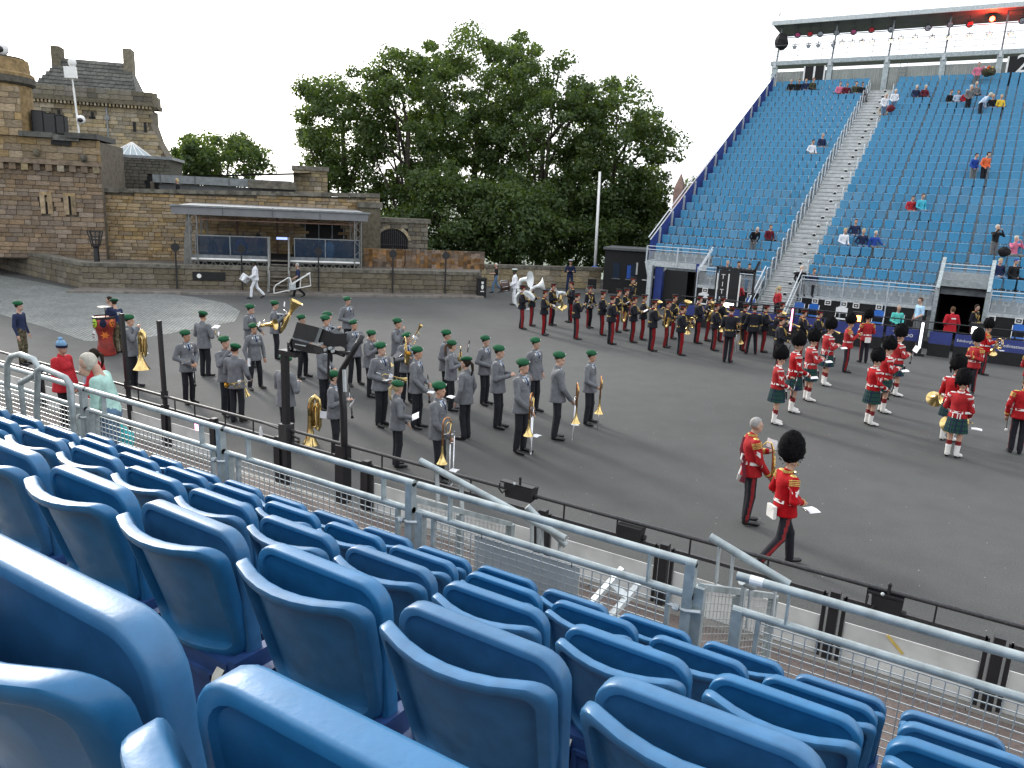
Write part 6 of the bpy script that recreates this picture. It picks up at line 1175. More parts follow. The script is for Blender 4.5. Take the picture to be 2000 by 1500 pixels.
CATN = dict(baritone='horn', trombone='trombone', tuba='tuba', trumpet='trumpet', clarinet='clarinet', saxophone='saxophone', french_horn='horn', sousaphone='sousaphone', bell_horn='horn', side_drum='drum', paper='sheet music')
USEDP = set()
def give(p, kind, at, rot, label, s=1.):
    i = INFO[p.name]; a = {'r': i['h'], 'l': i['hl'], 'head': i['hd'], 'o': Vector()}
    off = Vector(at[1:]) if isinstance(at[0], str) else Vector(at); base = a[at[0]] if isinstance(at[0], str) else Vector(); q = proto_of({'baritone': 'tuba'}.get(kind, kind))
    o = dup(q) if q.name in USEDP else q; USEDP.add(q.name)
    rm = Matrix.Rotation(i['yaw'], 4, 'Z'); lm = Matrix.Rotation(R(rot[2]), 4, 'Z') @ Matrix.Rotation(R(rot[0]), 4, 'X') @ Matrix.Rotation(R(rot[1]), 4, 'Y')
    mw = Matrix.Translation(p.location) @ rm @ Matrix.Translation(base + off) @ lm; o.location = mw.translation; o.rotation_euler = mw.to_euler(); o.scale = (s, s, s)
    tag(o, label, CATN[kind], 'band instruments' if kind != 'paper' else 'sheets of music'); return o
def at_foot(fx, fy, hx, hy, z0=0., **k): return atz(fx, fy, z0), hgt(fx, fy, hx, hy, z0=z0, **k)
def at_head(hx, hy, H): return atz(hx, hy, H)
GRP = 'musicians in grey jackets and green berets'
def G_(label, foot, headpx, face, **k):
    """grey-jacketed musician from head-top pixel and, where seen, foot pixel"""
    fem = k.get('female'); 
    if foot: pos, H = at_foot(*foot, *headpx, lo=1.66 if fem else 1.74, hi=1.78 if fem else 1.93)
    else: H = 1.70 if fem else 1.82; pos = at_head(*headpx, H + .02)
    pos = np.array([pos[0], pos[1], 0.]); H -= .03
    dflt = dict(top='g_jacket', legs='g_trouser', hat='beret', uniform='german', jacket=True, group=GRP, vox=.0205, hem=.80); dflt.update(k)
    return person(label, pos, face, H, **dflt)
g = {}
g[1] = G_('grey-jacketed musician with hand to mouth, tuba stood on the ground beside him', (262, 757), (264, 613), 10, arms=('down', 'mouth'), head=10)
g[2] = G_('grey-jacketed musician with clasped hands and a white sheet, nearest the tall pole', (371, 788), (366, 655), -38, arms=('clasp', 'clasp'), head=-25)
g[3] = G_('grey-jacketed musician seen from behind at the edge of the setts', (402, 736), (396, 606), 70, arms=('chest', 'chest'))
g[4] = G_('grey-jacketed musician with hand on his mouth and a flugelhorn', (446, 812), (437, 655), -30, arms=('hold', 'mouth'))
g[5] = G_('grey-jacketed musician seen from behind with a trumpet under his arm', (465, 825), (457, 684), 80, arms=('chest', 'hold'))
g[6] = G_('grey-jacketed woman with feet apart and a white sheet at her side', (500, 760), (488, 630), -40, arms=('down', 'down'), stance='apart', female=True)
g[7] = G_('grey-jacketed bearded musician resting a baritone horn across his waist', None, (488, 590), -10, arms=('lap', 'chest'), nod=1)
g[8] = G_('grey-jacketed musician playing a tall tuba pointed upwards', (540, 701), (542, 586), 5, arms=('chest', 'play'))
g[9] = G_('grey-jacketed musician standing behind the black film camera', (592, 738), (575, 613), -20, arms=('clasp', 'clasp'), stance='apart')
g[10] = G_('grey-jacketed musician with glasses beyond the film camera', None, (637, 613), -15, arms=('chest', 'chest'))
g[11] = G_('grey-jacketed musician half hidden behind another beret beyond the film camera', None, (641, 606), -10, arms=('play', 'play'))
g[12] = G_('grey-jacketed musician holding a trumpet below the film camera', (634, 802), (640, 655), -15, arms=('clasp', 'low'))
g[13] = G_('grey-jacketed musician with folded hands farthest from the barrier', None, (680, 577), -35, arms=('clasp', 'clasp'))
g[14] = G_('stout smiling grey-jacketed musician with feet apart', (693, 752), (688, 623), -50, arms=('back', 'back'), stance='apart', fat=1.12)
g[15] = G_('grey-jacketed woman with a white shoulder cord behind the curved pole', (655, 887), (651, 726), -5, arms=('chest', 'chest'), female=True, hairlen=3)
g[16] = G_('grey-jacketed musician looking down at his mouthpiece', (722, 775), (722, 650), -10, arms=('chest', 'play'), nod=2)
g[17] = G_('grey-jacketed musician with a gold horn slung on his chest', (745, 832), (741, 667), -35, arms=('clasp', 'clasp'), fat=1.08)
g[18] = G_('grey-jacketed woman with a long blond plait', (776, 912), (761, 747), 30, arms=('low', 'clasp'), female=True, hair='hair_blond', hairlen=1, head=10)
g[19] = G_('grey-jacketed musician with hand to his face and a silver horn', (776, 752), (768, 620), -15, arms=('chest', 'mouth'))
g[20] = G_('grey-jacketed smiling woman with a saxophone facing the camera', (795, 787), (795, 648), -65, arms=('clasp', 'chest'), female=True)
g[21] = G_('grey-jacketed musician holding a clarinet and white sheet, beside the blond plait', (814, 836), (803, 675), -15, arms=('clasp', 'low'))
g[22] = G_('grey-jacketed trombonist nearest the barrier', None, (861, 742), -20, arms=('down', 'low'))
g[23] = G_('bearded grey-jacketed musician behind the brown ponytail', None, (874, 641), -15, arms=('clasp', 'clasp'))
g[24] = G_('grey-jacketed woman with a brown ponytail', (880, 802), (876, 663), 5, arms=('chest', 'chest'), female=True, hair='hair_brown', hairlen=1)
g[25] = G_('grey-jacketed woman with a long dark plait turned away', (908, 858), (897, 690), 150, arms=('down', 'down'), female=True, hairlen=1, head=-10)
g[26] = G_('bearded grey-jacketed musician with folded hands behind the clarinet player', (945, 790), (944, 656), -30, arms=('clasp', 'clasp'))
g[27] = G_('grey-jacketed musician holding a clarinet in front of him', (970, 836), (971, 673), -15, arms=('chest', 'chest'))
g[28] = G_('tall grey-jacketed trombonist with one hand in his pocket', (1016, 884), (1010, 691), -35, arms=('pocket', 'low'))
g[29] = G_('grey-jacketed musician with glasses and hands in his pockets', (1041, 804), (1038, 658), -40, arms=('pocket', 'pocket'))
g[30] = G_('grey-jacketed trombonist looking away to the band beyond', (1085, 858), (1077, 686), 5, arms=('down', 'low'), head=30)
g[31] = G_('grey-jacketed trombonist at the far right of the grey group', (1148, 828), (1140, 683), -25, arms=('pocket', 'hold'), stance='apart')
g[32] = G_('grey-jacketed musician seen from behind in front of the camera post', None, (558, 690), 60, arms=('chest', 'chest'))
give(g[1], 'tuba', ('r', .12, .05, -1.0 + .98 + .02), (180, 0, 60), 'gold tuba stood bell down beside the tall pole')
give(g[2], 'clarinet', ('r', -.05, .06, -.50), (8, 0, 0), 'black clarinet held low by the man with clasped hands'); give(g[2], 'paper', ('r', .13, .03, .12), (-40, 20, 0), 'white sheet held by the man nearest the tall pole')
give(g[3], 'trumpet', ('r', .12, .02, -.02), (-30, 0, 20), 'gold horn at the side of the man on the setts'); give(g[3], 'paper', ('r', .05, .05, .14), (-60, 0, 0), 'white sheet held by the man on the setts')
give(g[4], 'trumpet', ('l', .03, .05, -.12), (-70, 0, 10), 'silver flugelhorn hanging from the hand of the man hiding his mouth'); give(g[5], 'trumpet', ('r', -.05, -.30, .0), (0, 0, 165), 'trumpet under the arm of the man seen from behind')
give(g[6], 'paper', ('r', .02, .08, -.06), (10, 80, 30), 'white sheet at the side of the woman with feet apart')
give(g[7], 'baritone', ('r', -.08, -.30, -.02), (-82, 0, 0), 'gold baritone horn held across the bearded man', .8); give(g[7], 'paper', ('r', .12, .08, .10), (-20, 0, 40), 'white sheet clipped on the baritone horn')
give(g[8], 'tuba', ('r', -.06, -.16, -.50), (-26, 0, 0), 'gold tuba played with its bell pointing up', 1.05); give(g[8], 'paper', ('head', .05, .25, .05), (0, 0, 20), 'white sheet clipped on the raised tuba')
give(g[12], 'trumpet', ('r', .0, .05, -.05), (-75, 0, 0), 'silver trumpet hanging below the film camera'); give(g[10], 'paper', ('r', .10, .12, .15), (-20, 35, 0), 'white sheet held up beyond the film camera')
give(g[15], 'clarinet', ('r', -.07, .08, -.35), (6, 0, 0), 'clarinet of the woman with the white shoulder cord'); give(g[15], 'paper', ('r', .10, .12, .0), (-30, 40, 0), 'white sheet of the woman with the white shoulder cord')
give(g[16], 'trumpet', ('r', -.06, .05, -.10), (-60, 0, 0), 'gold cornet of the man looking down'); give(g[17], 'trumpet', ('r', -.02, .02, .14), (-20, 0, 70), 'gold horn slung on the chest of the stout musician'); give(g[17], 'paper', ('r', .05, .03, .06), (-80, 0, 0), 'white sheet over the clasped hands of the horn player')
give(g[18], 'paper', ('r', .06, .06, .05), (-50, 30, 0), 'white sheet held by the woman with the blond plait'); give(g[19], 'trumpet', ('l', -.05, .1, .1), (60, 0, 0), 'silver horn held upright by the man touching his face')
give(g[20], 'saxophone', ('r', .08, .0, -.1), (0, 0, 0), 'saxophone of the smiling woman', .9); give(g[20], 'paper', ('r', .3, .1, .12), (-30, 50, 0), 'white sheet beside the smiling saxophonist')
give(g[21], 'clarinet', ('r', -.08, .03, -.25), (5, 0, 0), 'clarinet of the man beside the blond plait'); give(g[21], 'paper', ('r', .05, .12, .03), (-85, 0, 0), 'white sheet of the clarinettist beside the blond plait')
give(g[22], 'trombone', ('r', .06, .06, -.84), (0, 0, -35), 'brass trombone of the man nearest the barrier', .95); give(g[22], 'paper', ('r', .14, .14, -.52), (-85, 0, 0), 'white card on the trombone nearest the barrier')
give(g[24], 'saxophone', ('l', -.20, -.05, -.2), (0, 0, 90), 'gold saxophone beside the brown ponytail', .9); give(g[24], 'clarinet', ('r', -.06, .05, -.02), (-8, 0, 0), 'clarinet of the woman with the brown ponytail')
give(g[27], 'clarinet', ('r', -.07, .10, -.22), (-14, 0, 0), 'clarinet held before the man with glasses'); give(g[25], 'paper', ('l', -.05, .1, .1), (-80, 0, 0), 'white sheet of the woman turned away')
give(g[28], 'trombone', ('r', .02, .05, -.88), (0, 0, 15), 'copper-belled trombone of the tall man', .98); give(g[28], 'paper', ('r', -.06, .12, -.48), (-85, 0, 0), 'white card on the tall man trombone')
give(g[30], 'trombone', ('r', .04, .08, -.88), (0, 0, 0), 'copper-belled trombone of the man looking away', .98); give(g[30], 'paper', ('r', .06, .1, -.50), (-85, 0, 0), 'white card on the trombone of the man looking away'); give(g[31], 'trombone', ('r', .06, .1, -.98), (0, 0, 20), 'trombone at the far right of the grey group', .98)
give(g[32], 'tuba', ('r', .28, .0, -1.18 + .0 + .98), (180, 0, 40), 'large gold tuba stood bell down by the camera post', 1.12); give(g[32], 'paper', ('r', .62, .05, -.55), (0, 0, 20), 'white sheet clipped to the tuba by the camera post')
# sleeve flag on the woman with the dark plait
mat('flag_red', (.45, .03, .02), .7); dc = INFO[g[25].name]['decal']
# ---------------- band in black with red trouser stripes
GB = 'musicians in black uniforms with red stripes'
def B_(label, fx, fy, hx, hy, face, **k):
    pos, H = at_foot(fx, fy, hx, hy, lo=1.76, hi=1.92); d = dict(top='b_jacket', legs='b_trouser', hat='peak', uniform='black', jacket=True, group=GB, vox=.0275, hem=.84, fingers=True, arms=('chest', 'chest')); d.update(k)
    return person(label, pos, face, H - .02, **d)
BL = [  # label, foot, head, facing, arms, instrument
 ('black-uniformed sousaphone player inside the white ring', 1018, 643, 1027, 563, 0, ('chest', 'chest'), None),
 ('black-uniformed musician behind the sousaphone player', 1037, 637, 1038, 566, -10, ('down', 'chest'), None),
 ('black-uniformed musician with a cornet right of the sousaphone', 1061, 655, 1059, 572, -15, ('chest', 'chest'), 'trumpet'),
 ('black-uniformed musician with a gold horn on his chest behind the cornet', 1077, 636, 1074, 563, -30, ('lap', 'chest'), 'french_horn'),
 ('musician in maroon cap and black coat with a white horn', 1114, 630, 1117, 549, 190, ('chest', 'chest'), None),
 ('black-uniformed musician standing alone with a flute, back half turned', 1123, 663, 1125, 572, 15, ('chest', 'play'), 'clarinet'),
 ('black-uniformed officer with gold aiguillette and sheet', 1149, 641, 1150, 561, -50, ('hold', 'hold'), 'paper'),
 ('black-uniformed musician left of the trio', 1173, 655, 1176, 571, 5, ('chest', 'low'), None),
 ('black-uniformed musician holding a slung bassoon', 1191, 673, 1200, 576, 20, ('hold', 'chest'), 'saxophone'),
 ('bearded black-uniformed musician in the middle of the trio', 1204, 649, 1189, 570, -20, ('chest', 'chest'), 'paper'),
 ('black-uniformed musician with white lace by the hut', 1219, 646, 1219, 567, -25, ('chest', 'chest'), None),
 ('black-uniformed musician with a sheet, first of the saxophone row', 1234, 669, 1236, 581, 0, ('chest', 'chest'), 'paper'),
 ('black-uniformed euphonium player between two saxophonists', 1253, 664, 1248, 583, -10, ('chest', 'chest'), 'tuba'),
 ('black-uniformed saxophonist with a stand of music', 1271, 686, 1269, 585, 15, ('chest', 'chest'), 'saxophone'),
 ('black-uniformed bearded saxophonist in the middle of the row', 1299, 679, 1304, 590, -10, ('hold', 'chest'), 'saxophone'),
 ('black-uniformed musician with a French horn nearest the camera', 1326, 694, 1326, 597, 10, ('chest', 'chest'), 'french_horn'),
 ('black-uniformed musician behind the bearded saxophonist', 1312, 662, 1298, 578, -20, ('chest', 'chest'), 'tuba'),
 ('black-uniformed euphonium player left of the white chair', 1359, 671, 1364, 577, 5, ('chest', 'chest'), 'tuba'),
 ('black-uniformed musician beside the euphonium player', 1379, 666, 1385, 578, 0, ('chest', 'play'), 'trumpet'),
 ('black-uniformed French horn player in front of the floodlight', 1392, 685, 1395, 592, 0, ('chest', 'chest'), 'french_horn'),
 ('black-uniformed trombonist with his back to the camera', 1420, 708, 1424, 596, 60, ('chest', 'hold'), 'trombone'),
 ('black-uniformed musician with a glimpse of gold cord left of the drummer', 1448, 686, 1455, 596, 20, ('chest', 'hold'), 'french_horn'),
 ('broad black-uniformed musician with legs apart seen from behind', 1466, 692, 1471, 595, 80, ('chest', 'chest'), None),
 ('black-uniformed musician with heavy gold aiguillettes', 1488, 688, 1494, 598, -5, ('chest', 'chest'), 'tuba'),
 ('tallest black-uniformed musician at the back near the stair', 1518, 680, 1513, 592, 0, ('chest', 'chest'), None),
 ('black-uniformed musician in profile before the blue banner', 1512, 700, 1516, 607, 0, ('chest', 'play'), 'trumpet'),
 ('black-coated musician nearest the kilted pipers', 1516, 722, 1524, 626, -10, ('chest', 'hold'), 'clarinet'),
 ('black-uniformed musician with a silver trombone beside the pink lamp', 1560, 700, 1560, 606, 0, ('chest', 'chest'), 'trombone'),
 ('black-uniformed musician with a silver horn right of the pink lamp', 1590, 702, 1586, 610, -20, ('chest', 'chest'), 'trumpet'),
 ('black-uniformed musician with a red collar behind the French horns', 1404, 668, 1402, 581, 10, ('chest', 'chest'), None),
 ('officer in black with medals standing at the hut door', 1231, 622, 1231, 541, -30, ('down', 'mouth'), None)]
for n, (lab, fx, fy, hx, hy, fc, arms, inst) in enumerate(BL):
    p = B_(lab, fx, fy, hx, hy, fc, arms=arms, stance='apart' if 'legs apart' in lab else 'stand', fat=1.12 if 'broad' in lab else 1.)
    if inst:
        pl = {'trumpet': (('r', -.06, .06, .02), (-25, 0, 0), 1), 'french_horn': (('r', -.05, .10, -.02), (0, 0, 15), 1.15), 'clarinet': (('r', -.06, .05, -.3), (-12, 0, 0), 1), 'paper': (('r', .03, .12, .1), (-50, 0, 0), 1.2), 'saxophone': (('r', -.02, .06, -.35), (0, 0, 10), 1.05), 'tuba': (('r', -.12, .08, -.35), (-12, 14, 0), .78), 'trombone': (('r', -.04, .05, -.70), (25, 0, 0), .9)}[inst]
        nm = {'trumpet': 'small brass horn', 'french_horn': 'coiled gold French horn', 'clarinet': 'dark clarinet', 'paper': 'white music sheet', 'saxophone': 'gold saxophone', 'tuba': 'upright gold euphonium', 'trombone': 'trombone'}[inst]
        give(p, inst, pl[0], pl[1], f'{nm} of the {" ".join(lab.split()[0:9])}', pl[2])
    if n == 0: give(p, 'sousaphone', (0, .05, 1.15), (0, 0, 0), 'large white sousaphone with its bell facing right')
    if n == 1: give(p, 'bell_horn', (.08, .05, 1.62), (10, 0, 12), 'second white horn bell just behind the sousaphone')
    if n == 4: give(p, 'bell_horn', ('r', -.05, .15, .12), (-12, 0, 20), 'white horn bell held by the musician in the maroon cap')
# ---------------- red tunics
def R_(label, fx, fy, hx, hy, face, kind='kilt', **k):
    bonnet = k.get('hat', 'bonnet'); extra = .25 if bonnet == 'bonnet' else (.33 if bonnet == 'bear' else 0.); pos, H = at_foot(fx, fy, hx, hy, lo=1.7 + extra, hi=1.86 + extra); H -= extra
    d = dict(top='r_tunic', legs='r_trouser', hat='bonnet', uniform=kind, jacket=True, group='pipers and bandsmen in red tunics', vox=.023, hem=.92 if kind == 'kilt' else .84, arms=('chest', 'chest')); d.update(k); return person(label, pos, face, H, **d)
r = {}
r[1] = R_('kilted piper nearest the black band, front of his file', 1511, 828, 1514, 672, -5, arms=('chest', 'hold'))
r[2] = R_('kilted piper second in the file beside the black band', 1544, 805, 1550, 646, 0, arms=('hold', 'hold'))
r[3] = R_('kilted piper third in the file, sheet in hand', 1575, 783, 1580, 640, 5)
r[4] = R_('kilted piper last in the file beside the black band', 1608, 753, 1615, 618, 5)
r[5] = R_('bandsman in red tunic and dark trousers playing, white chevrons on his arm', 1649, 727, 1656, 610, -10, kind='red', arms=('chest', 'play'))
r[6] = R_('bandsman in red tunic seen from behind with a white pouch, beside the orange lamp', 1685, 709, 1689, 604, 85, kind='red')
r[7] = R_('kilted piper in front of the middle file', 1696, 830, 1697, 677, 5, arms=('chest', 'hold'))
r[8] = R_('kilted piper second in the middle file', 1719, 806, 1716, 655, 0)
r[9] = R_('kilted piper with a white sheet at the back of the middle file', 1742, 773, 1744, 632, 5)
r[10] = R_('bandsman in red tunic with a gold horn before the web address banner', 1915, 732, 1919, 632, -10, kind='red', arms=('chest', 'chest'))
r[11] = R_('bareheaded-faced guardsman in fur cap turned to the left', 1893, 770, 1886, 656, 200, kind='red', hat='bear')
r[12] = R_('kilted horn player seen from behind in front of his file', 1858, 893, 1873, 718, 40, arms=('hold', 'low'))
r[13] = R_('kilted horn player half hidden behind the front one', 1848, 862, 1868, 690, 35, arms=('hold', 'low'))
r[14] = R_('bareheaded drummer in red and gold with a mallet at the right edge', 1981, 886, 1996, 738, 60, kind='red', hat=None, hair='hair_brown', arms=('down', 'down'))
r[15] = R_('bandsman in red tunic cut by the right edge', 2002, 790, 2006, 690, 30, kind='red', hat=None, hair='hair_blond', arms=('chest', 'chest'))
r[16] = R_('grey-haired bandsman in red and gold playing a tenor saxophone', 1456, 1022, 1463, 815, 0, kind='red', hat=None, hair='hair_grey', arms=('chest', 'low'), vox=.0185, group='two red guardsmen near the barrier')
r[17] = R_('guardsman in tall black bearskin walking towards the barrier with a white pouch', 1520, 1106, 1530, 838, 12, kind='red', hat='bear', arms=('clasp', 'clasp'), stance='walk', vox=.0185, group='two red guardsmen near the barrier')
for n, lab in ((2, 'second piper'), (3, 'third piper'), (4, 'last piper'), (8, 'second piper of the middle file'), (9, 'last piper of the middle file')): give(r[n], 'paper', ('r', .08, .10, -.02 if n != 9 else .2), (-75 if n != 9 else -15, 10, 0), f'white sheet carried by the {lab}', 1.2)
for n, lab in ((1, 'front piper beside the black band'), (3, 'third piper'), (7, 'front piper of the middle file'), (9, 'last piper of the middle file')): give(r[n], 'clarinet', ('r', -.06, .08, -.25), (-8, 0, 0), f'dark reed pipe of the {lab}')
give(r[10], 'french_horn', ('r', -.05, .12, -.05), (0, 0, 15), 'gold horn of the bandsman before the web address banner', 1.15); give(r[10], 'paper', ('r', .05, .16, -.25), (-80, 0, 0), 'white card below the horn before the web address banner')
give(r[12], 'french_horn', ('r', -.10, -.02, -.10), (0, 25, -40), 'large gold French horn held low by the front horn player', 1.35); give(r[12], 'paper', ('r', .15, .1, -.2), (-80, 0, 20), 'white card below the large French horn'); give(r[13], 'french_horn', ('l', -.12, .0, .0), (0, 25, -40), 'gold French horn of the half hidden player', 1.3)
give(r[16], 'saxophone', ('r', .0, .02, -.28), (4, 0, 0), 'gold tenor saxophone of the grey-haired bandsman', 1.25); give(r[16], 'paper', ('head', .05, .22, -.28), (0, 0, 30), 'white card clipped on the tenor saxophone')
give(r[17], 'paper', ('r', .0, .13, -.10), (-80, 0, 0), 'white card carried by the walking guardsman', 1.1)
# pouches and sash
for n in (17, 6):
    b = r[n]; k = INFO[b.name]['k']; x = MB(); x.box(-.095, .095, -.235, -.185, .80, .99); x.add([(-.095, -.238, .99), (.095, -.238, .99), (0, -.238, .90)], [(0, 1, 2)]); x.v = [tuple(Vector(p) * k) for p in x.v]; x.build('pouch', 'pipeclay', b)
k = INFO[r[16].name]['k']; MB().tube([Vector(p) * k for p in ((-.15, -.10, 1.42), (-.05, -.17, 1.25), (.12, -.17, 1.05), (.2, -.16, .9), (.22, -.2, .78))], [.03 * k] * 4 + [.05 * k], 7, flat=.4).build('sash', 'maroon', r[16]); MB().tube([Vector(p) * k for p in ((.10, -.17, 1.2), (.17, -.22, 1.24), (.2, -.24, 1.16), (.16, -.2, 1.1))], .012 * k, 6).build('white_strap', 'pipeclay', r[16]); MB().tube([Vector(p) * k for p in ((.1, -.18, 1.02), (.16, -.24, .9), (.12, -.24, .80), (.05, -.2, .84))], .014 * k, 6).build('white_strap', 'pipeclay', r[16])
i = INFO[r[14].name]; e = empty('drum_mallet', Vector(r[14].location) + Matrix.Rotation(i['yaw'], 3, 'Z') @ i['hl']); tag(e, 'pale-headed mallet in the hand of the bareheaded drummer', 'mallet'); MB().tube([(0, 0, 0), (.02, .02, -.32)], .008, 6).build('stick', 'dark_wood', e); MB().ell((.022, .022, -.35), (.035, .035, .04), 8, 6).build('head', 'pipeclay', e)
# ---------------- other people on the ground
def C_(label, fx, fy, hx, hy, face, z0=0., lo=1.6, hi=1.9, **k):
    pos, H = at_foot(fx, fy, hx, hy, z0=z0, lo=lo, hi=hi); d = dict(vox=.026, hat=None); d.update(k); return person(label, (pos[0], pos[1], z0), face, H - .01, **d)
c1 = C_('bandsman in white uniform and green cap walking with a side drum by the stage', 500, 583, 500, 508, 200, top='white_cloth', legs='white_cloth', hat='whitecap', skin='skin_dark', arms=('hold', 'hold'), stance='walk', jacket=True, hem=.86)
give(c1, 'side_drum', ('r', -.10, .22, -.05), (35, 0, 0), 'silver side drum carried past the stage', 1.15)
c2 = C_('bandsman in white uniform carrying a dark drum behind the sousaphone', 1004, 596, 1013, 525, 190, top='white_cloth', legs='white_cloth', hat='whitecap', skin='skin_dark', arms=('hold', 'hold'), jacket=True, hem=.84)
dr = give(c2, 'side_drum', ('r', -.08, .25, -.05), (80, 0, 0), 'dark drum carried behind the sousaphone', 1.5)
for ch in dr.children:
    if ch.name.startswith(('shell', 'batter', 'snare')): ch.data = ch.data.copy(); ch.data.materials.clear(); ch.data.materials.append(MATS['dark_wood'])
c3 = C_('grey-haired man in navy shirt carrying white steps', 583, 580, 577, 513, 195, top='navy', legs='black_cloth', hair='hair_grey', arms=('hold', 'down'), sleeves='short', stance='walk2')
sp = empty('folding_steps', Vector(c3.location) + Vector((0.2, -.35, .1)), CANG); tag(sp, 'white folding step frame carried past the stage stair', 'steps')
q = MB(); q.tube([(-1.0, 0, .1), (-1.0, 0, .35), (-.9, 0, .5), (-.35, 0, .85), (-.25, 0, .85), (-.2, 0, .6)], .028, 6); q.tube([(-1.0, 0, .1), (.7, 0, .5), (.65, 0, 1.1)], .028, 6); q.tube([(.2, 0, .4), (.25, 0, .9)], .022, 6); q.build('tube_frame', 'white_paint', sp)
for j in range(4): MB().bar((-.1 + j * .22, -.12, .62 + j * .15), (-.1 + j * .22, .12, .62 + j * .15), .09, .02).build('tread', 'white_paint', sp)
MB().bar((-.2, -.1, .55), (.68, -.1, 1.12), .05).bar((-.2, .1, .55), (.68, .1, 1.12), .05).build('side_rail', 'white_paint', sp); MB().box(-.3, 0, -.12, .12, .3, .62).build('box', 'galv_light', sp)
C_('grey-haired man in black shirt and jeans reaching to the litter bin', 968, 572, 970, 513, 195, top='black_cloth', legs='denim', hair='hair_white', arms=('out', 'down'), stance='walk', sleeves='short')
C_('police officer with crossed arms by the flagpole', 1112, 571, 1108, 503, 270, top='tie_navy', legs='navy', hat='whitecap', arms=('cross', 'cross'), stance='apart')
C_('man in navy sweater, camouflage trousers and green beret on the setts', 48, 712, 44, 588, 0, top='navy', legs='camo', hat='beret', arms=('down', 'down'), vox=.022, head=-10)
d1 = C_('man in navy sweater with white back print leaning on the painted drum', 236, 690, 234, 583, 160, top='navy', legs='camo', hat='beret', arms=('low', 'low'), lean=10, vox=.023); 
C_('dark-haired man in navy sweater behind the painted drum', 222, 680, 224, 578, 185, top='navy', legs='camo', hair='hair_dark', arms=('low', 'clasp'), vox=.024)
dcl = INFO[d1.name]['decal']
for z in (1.36, 1.325, 1.29): dcl('back_print', 'badge', [(-.075, -.010), (.075, -.010), (.075, .010), (-.075, .010)], (0, -.1, z), (0, 1, 0), .008)
dd = atz(208, 693); e = empty('painted_drum', dd); tag(e, 'tall red hand-painted drum with masks and an orange star', 'drum'); mat('paint_red', (.30, .035, .025), .5, var=.25, scale=5); mat('paint_green', (.35, .55, .04), .5); mat('paint_orange', (.65, .16, .02), .5); mat('paint_white', (.65, .6, .6), .5)
MB().lathe([(.24, 0), (.27, .05), (.20, .35), (.19, .55), (.25, .78), (.30, .82), (.30, 1.12), (0, 1.12)], 20).build('shell', 'paint_red', e, smooth=True); MB().lathe([(.31, 1.08), (.31, 1.14), (.28, 1.15)], 20).build('hoop', 'black_metal', e)
vd = (Vector((0, 0, 0)) - Vector(dd)); vd.z = 0; vd.normalize(); sd = Vector((-vd.y, vd.x, 0))
def mask(off, z, rr, m, nm):
    c = vd * .29 * math.cos(off) + sd * .29 * math.sin(off) + Vector((0, 0, z)); n = vd * math.cos(off) + sd * math.sin(off); s2 = Vector((-n.y, n.x, 0)); q = MB(); q.add([c + n * .02 + s2 * rr[0] * math.cos(t) + Vector((0, 0, rr[1] * math.sin(t))) for t in np.linspace(0, 2 * math.pi, 12, endpoint=False)] + [c + n * .05], [(i, (i + 1) % 12, 12) for i in range(12)]); f_ = q.build(nm, m, e)
    for dx, dz_ in ((-.35, .2), (.35, .2), (0, -.45)): MB().ell(c + n * .045 + s2 * rr[0] * dx + Vector((0, 0, rr[1] * dz_)), (.022, .022, .02), 6, 4).build('mask_hole', 'black_matt', f_)
mask(-.9, .97, (.09, .13), 'paint_green', 'green_mask'); mask(-.1, .97, (.09, .12), 'tie_navy', 'blue_mask'); mask(.7, .97, (.09, .12), 'paint_orange', 'orange_mask'); mask(-1.1, .62, (.08, .13), 'paint_white', 'white_mask')
st_ = MB(); c = vd * .245 + Vector((0, 0, .62)); st_.add([c + sd * (.13 if i % 2 == 0 else .06) * math.cos(i * math.pi / 6) + Vector((0, 0, (.13 if i % 2 == 0 else .06) * math.sin(i * math.pi / 6))) for i in range(12)], [tuple(range(12))]); st_.build('orange_star', 'paint_orange', e)
MB().bar((.1, 0, 1.12), (.1, 0, 1.42), .02).lathe([(0, 0), (.2, .0), (.2, .012), (0, .03)], 16, at=(.1, 0, 1.42)).build('cymbal', 'black_metal', e)
# near the barrier
y = 7.95
def near_p(label, hx, hy, Y, z0, face, H=None, **k):
    p = aty(hx, hy, Y); H = H or p[2] - z0; d = dict(vox=.02, hat=None, tilt=False); d.update(k); return person(label, (p[0], p[1], z0), face, H, **d)
near_p('person in red jacket and blue knitted bobble hat leaning on the barrier', 117, 656, 7.9, .12, 350, H=1.74, top='red_jacket', legs='b_trouser', hat='knit', arms=('down', 'hold'), jacket=True, hem=.78, fat=1.25, female=True)
w2 = near_p('dark-haired woman in open red jacket and striped scarf at the barrier', 182, 660, 8.0, .12, 180, H=1.72, top='red_jacket', legs='b_trouser', hair='hair_dark', hairlen=1, arms=('hold', 'down'), jacket=True, hem=.80, female=True)
k = INFO[w2.name]['k']; MB().tube([Vector(p) * k for p in ((-.05, .14, 1.44), (-.03, .20, 1.3), (-.02, .22, 1.02))], .035 * k, 7, flat=.5).build('scarf', 'shirt_blue', w2); MB().tube([Vector(p) * k for p in ((.05, .14, 1.44), (.04, .20, 1.3), (.03, .22, 1.05))], .035 * k, 7, flat=.5).build('scarf', 'navy', w2)
mw = near_p('white-haired woman in mint T-shirt walking along the rail with a teal bag', 205, 678, 4.78, 1.42, 190, H=1.66, lean=12, top='mint', legs='denim', hair='hair_white', hairlen=3, arms=('low', 'down'), sleeves='short', fat=1.2, female=True, nod=2, head=0, vox=.0155, skin='skin')
k = INFO[mw.name]['k']; i = INFO[mw.name]; hw = Vector(mw.location) + Matrix.Rotation(i['yaw'], 3, 'Z') @ i['h']
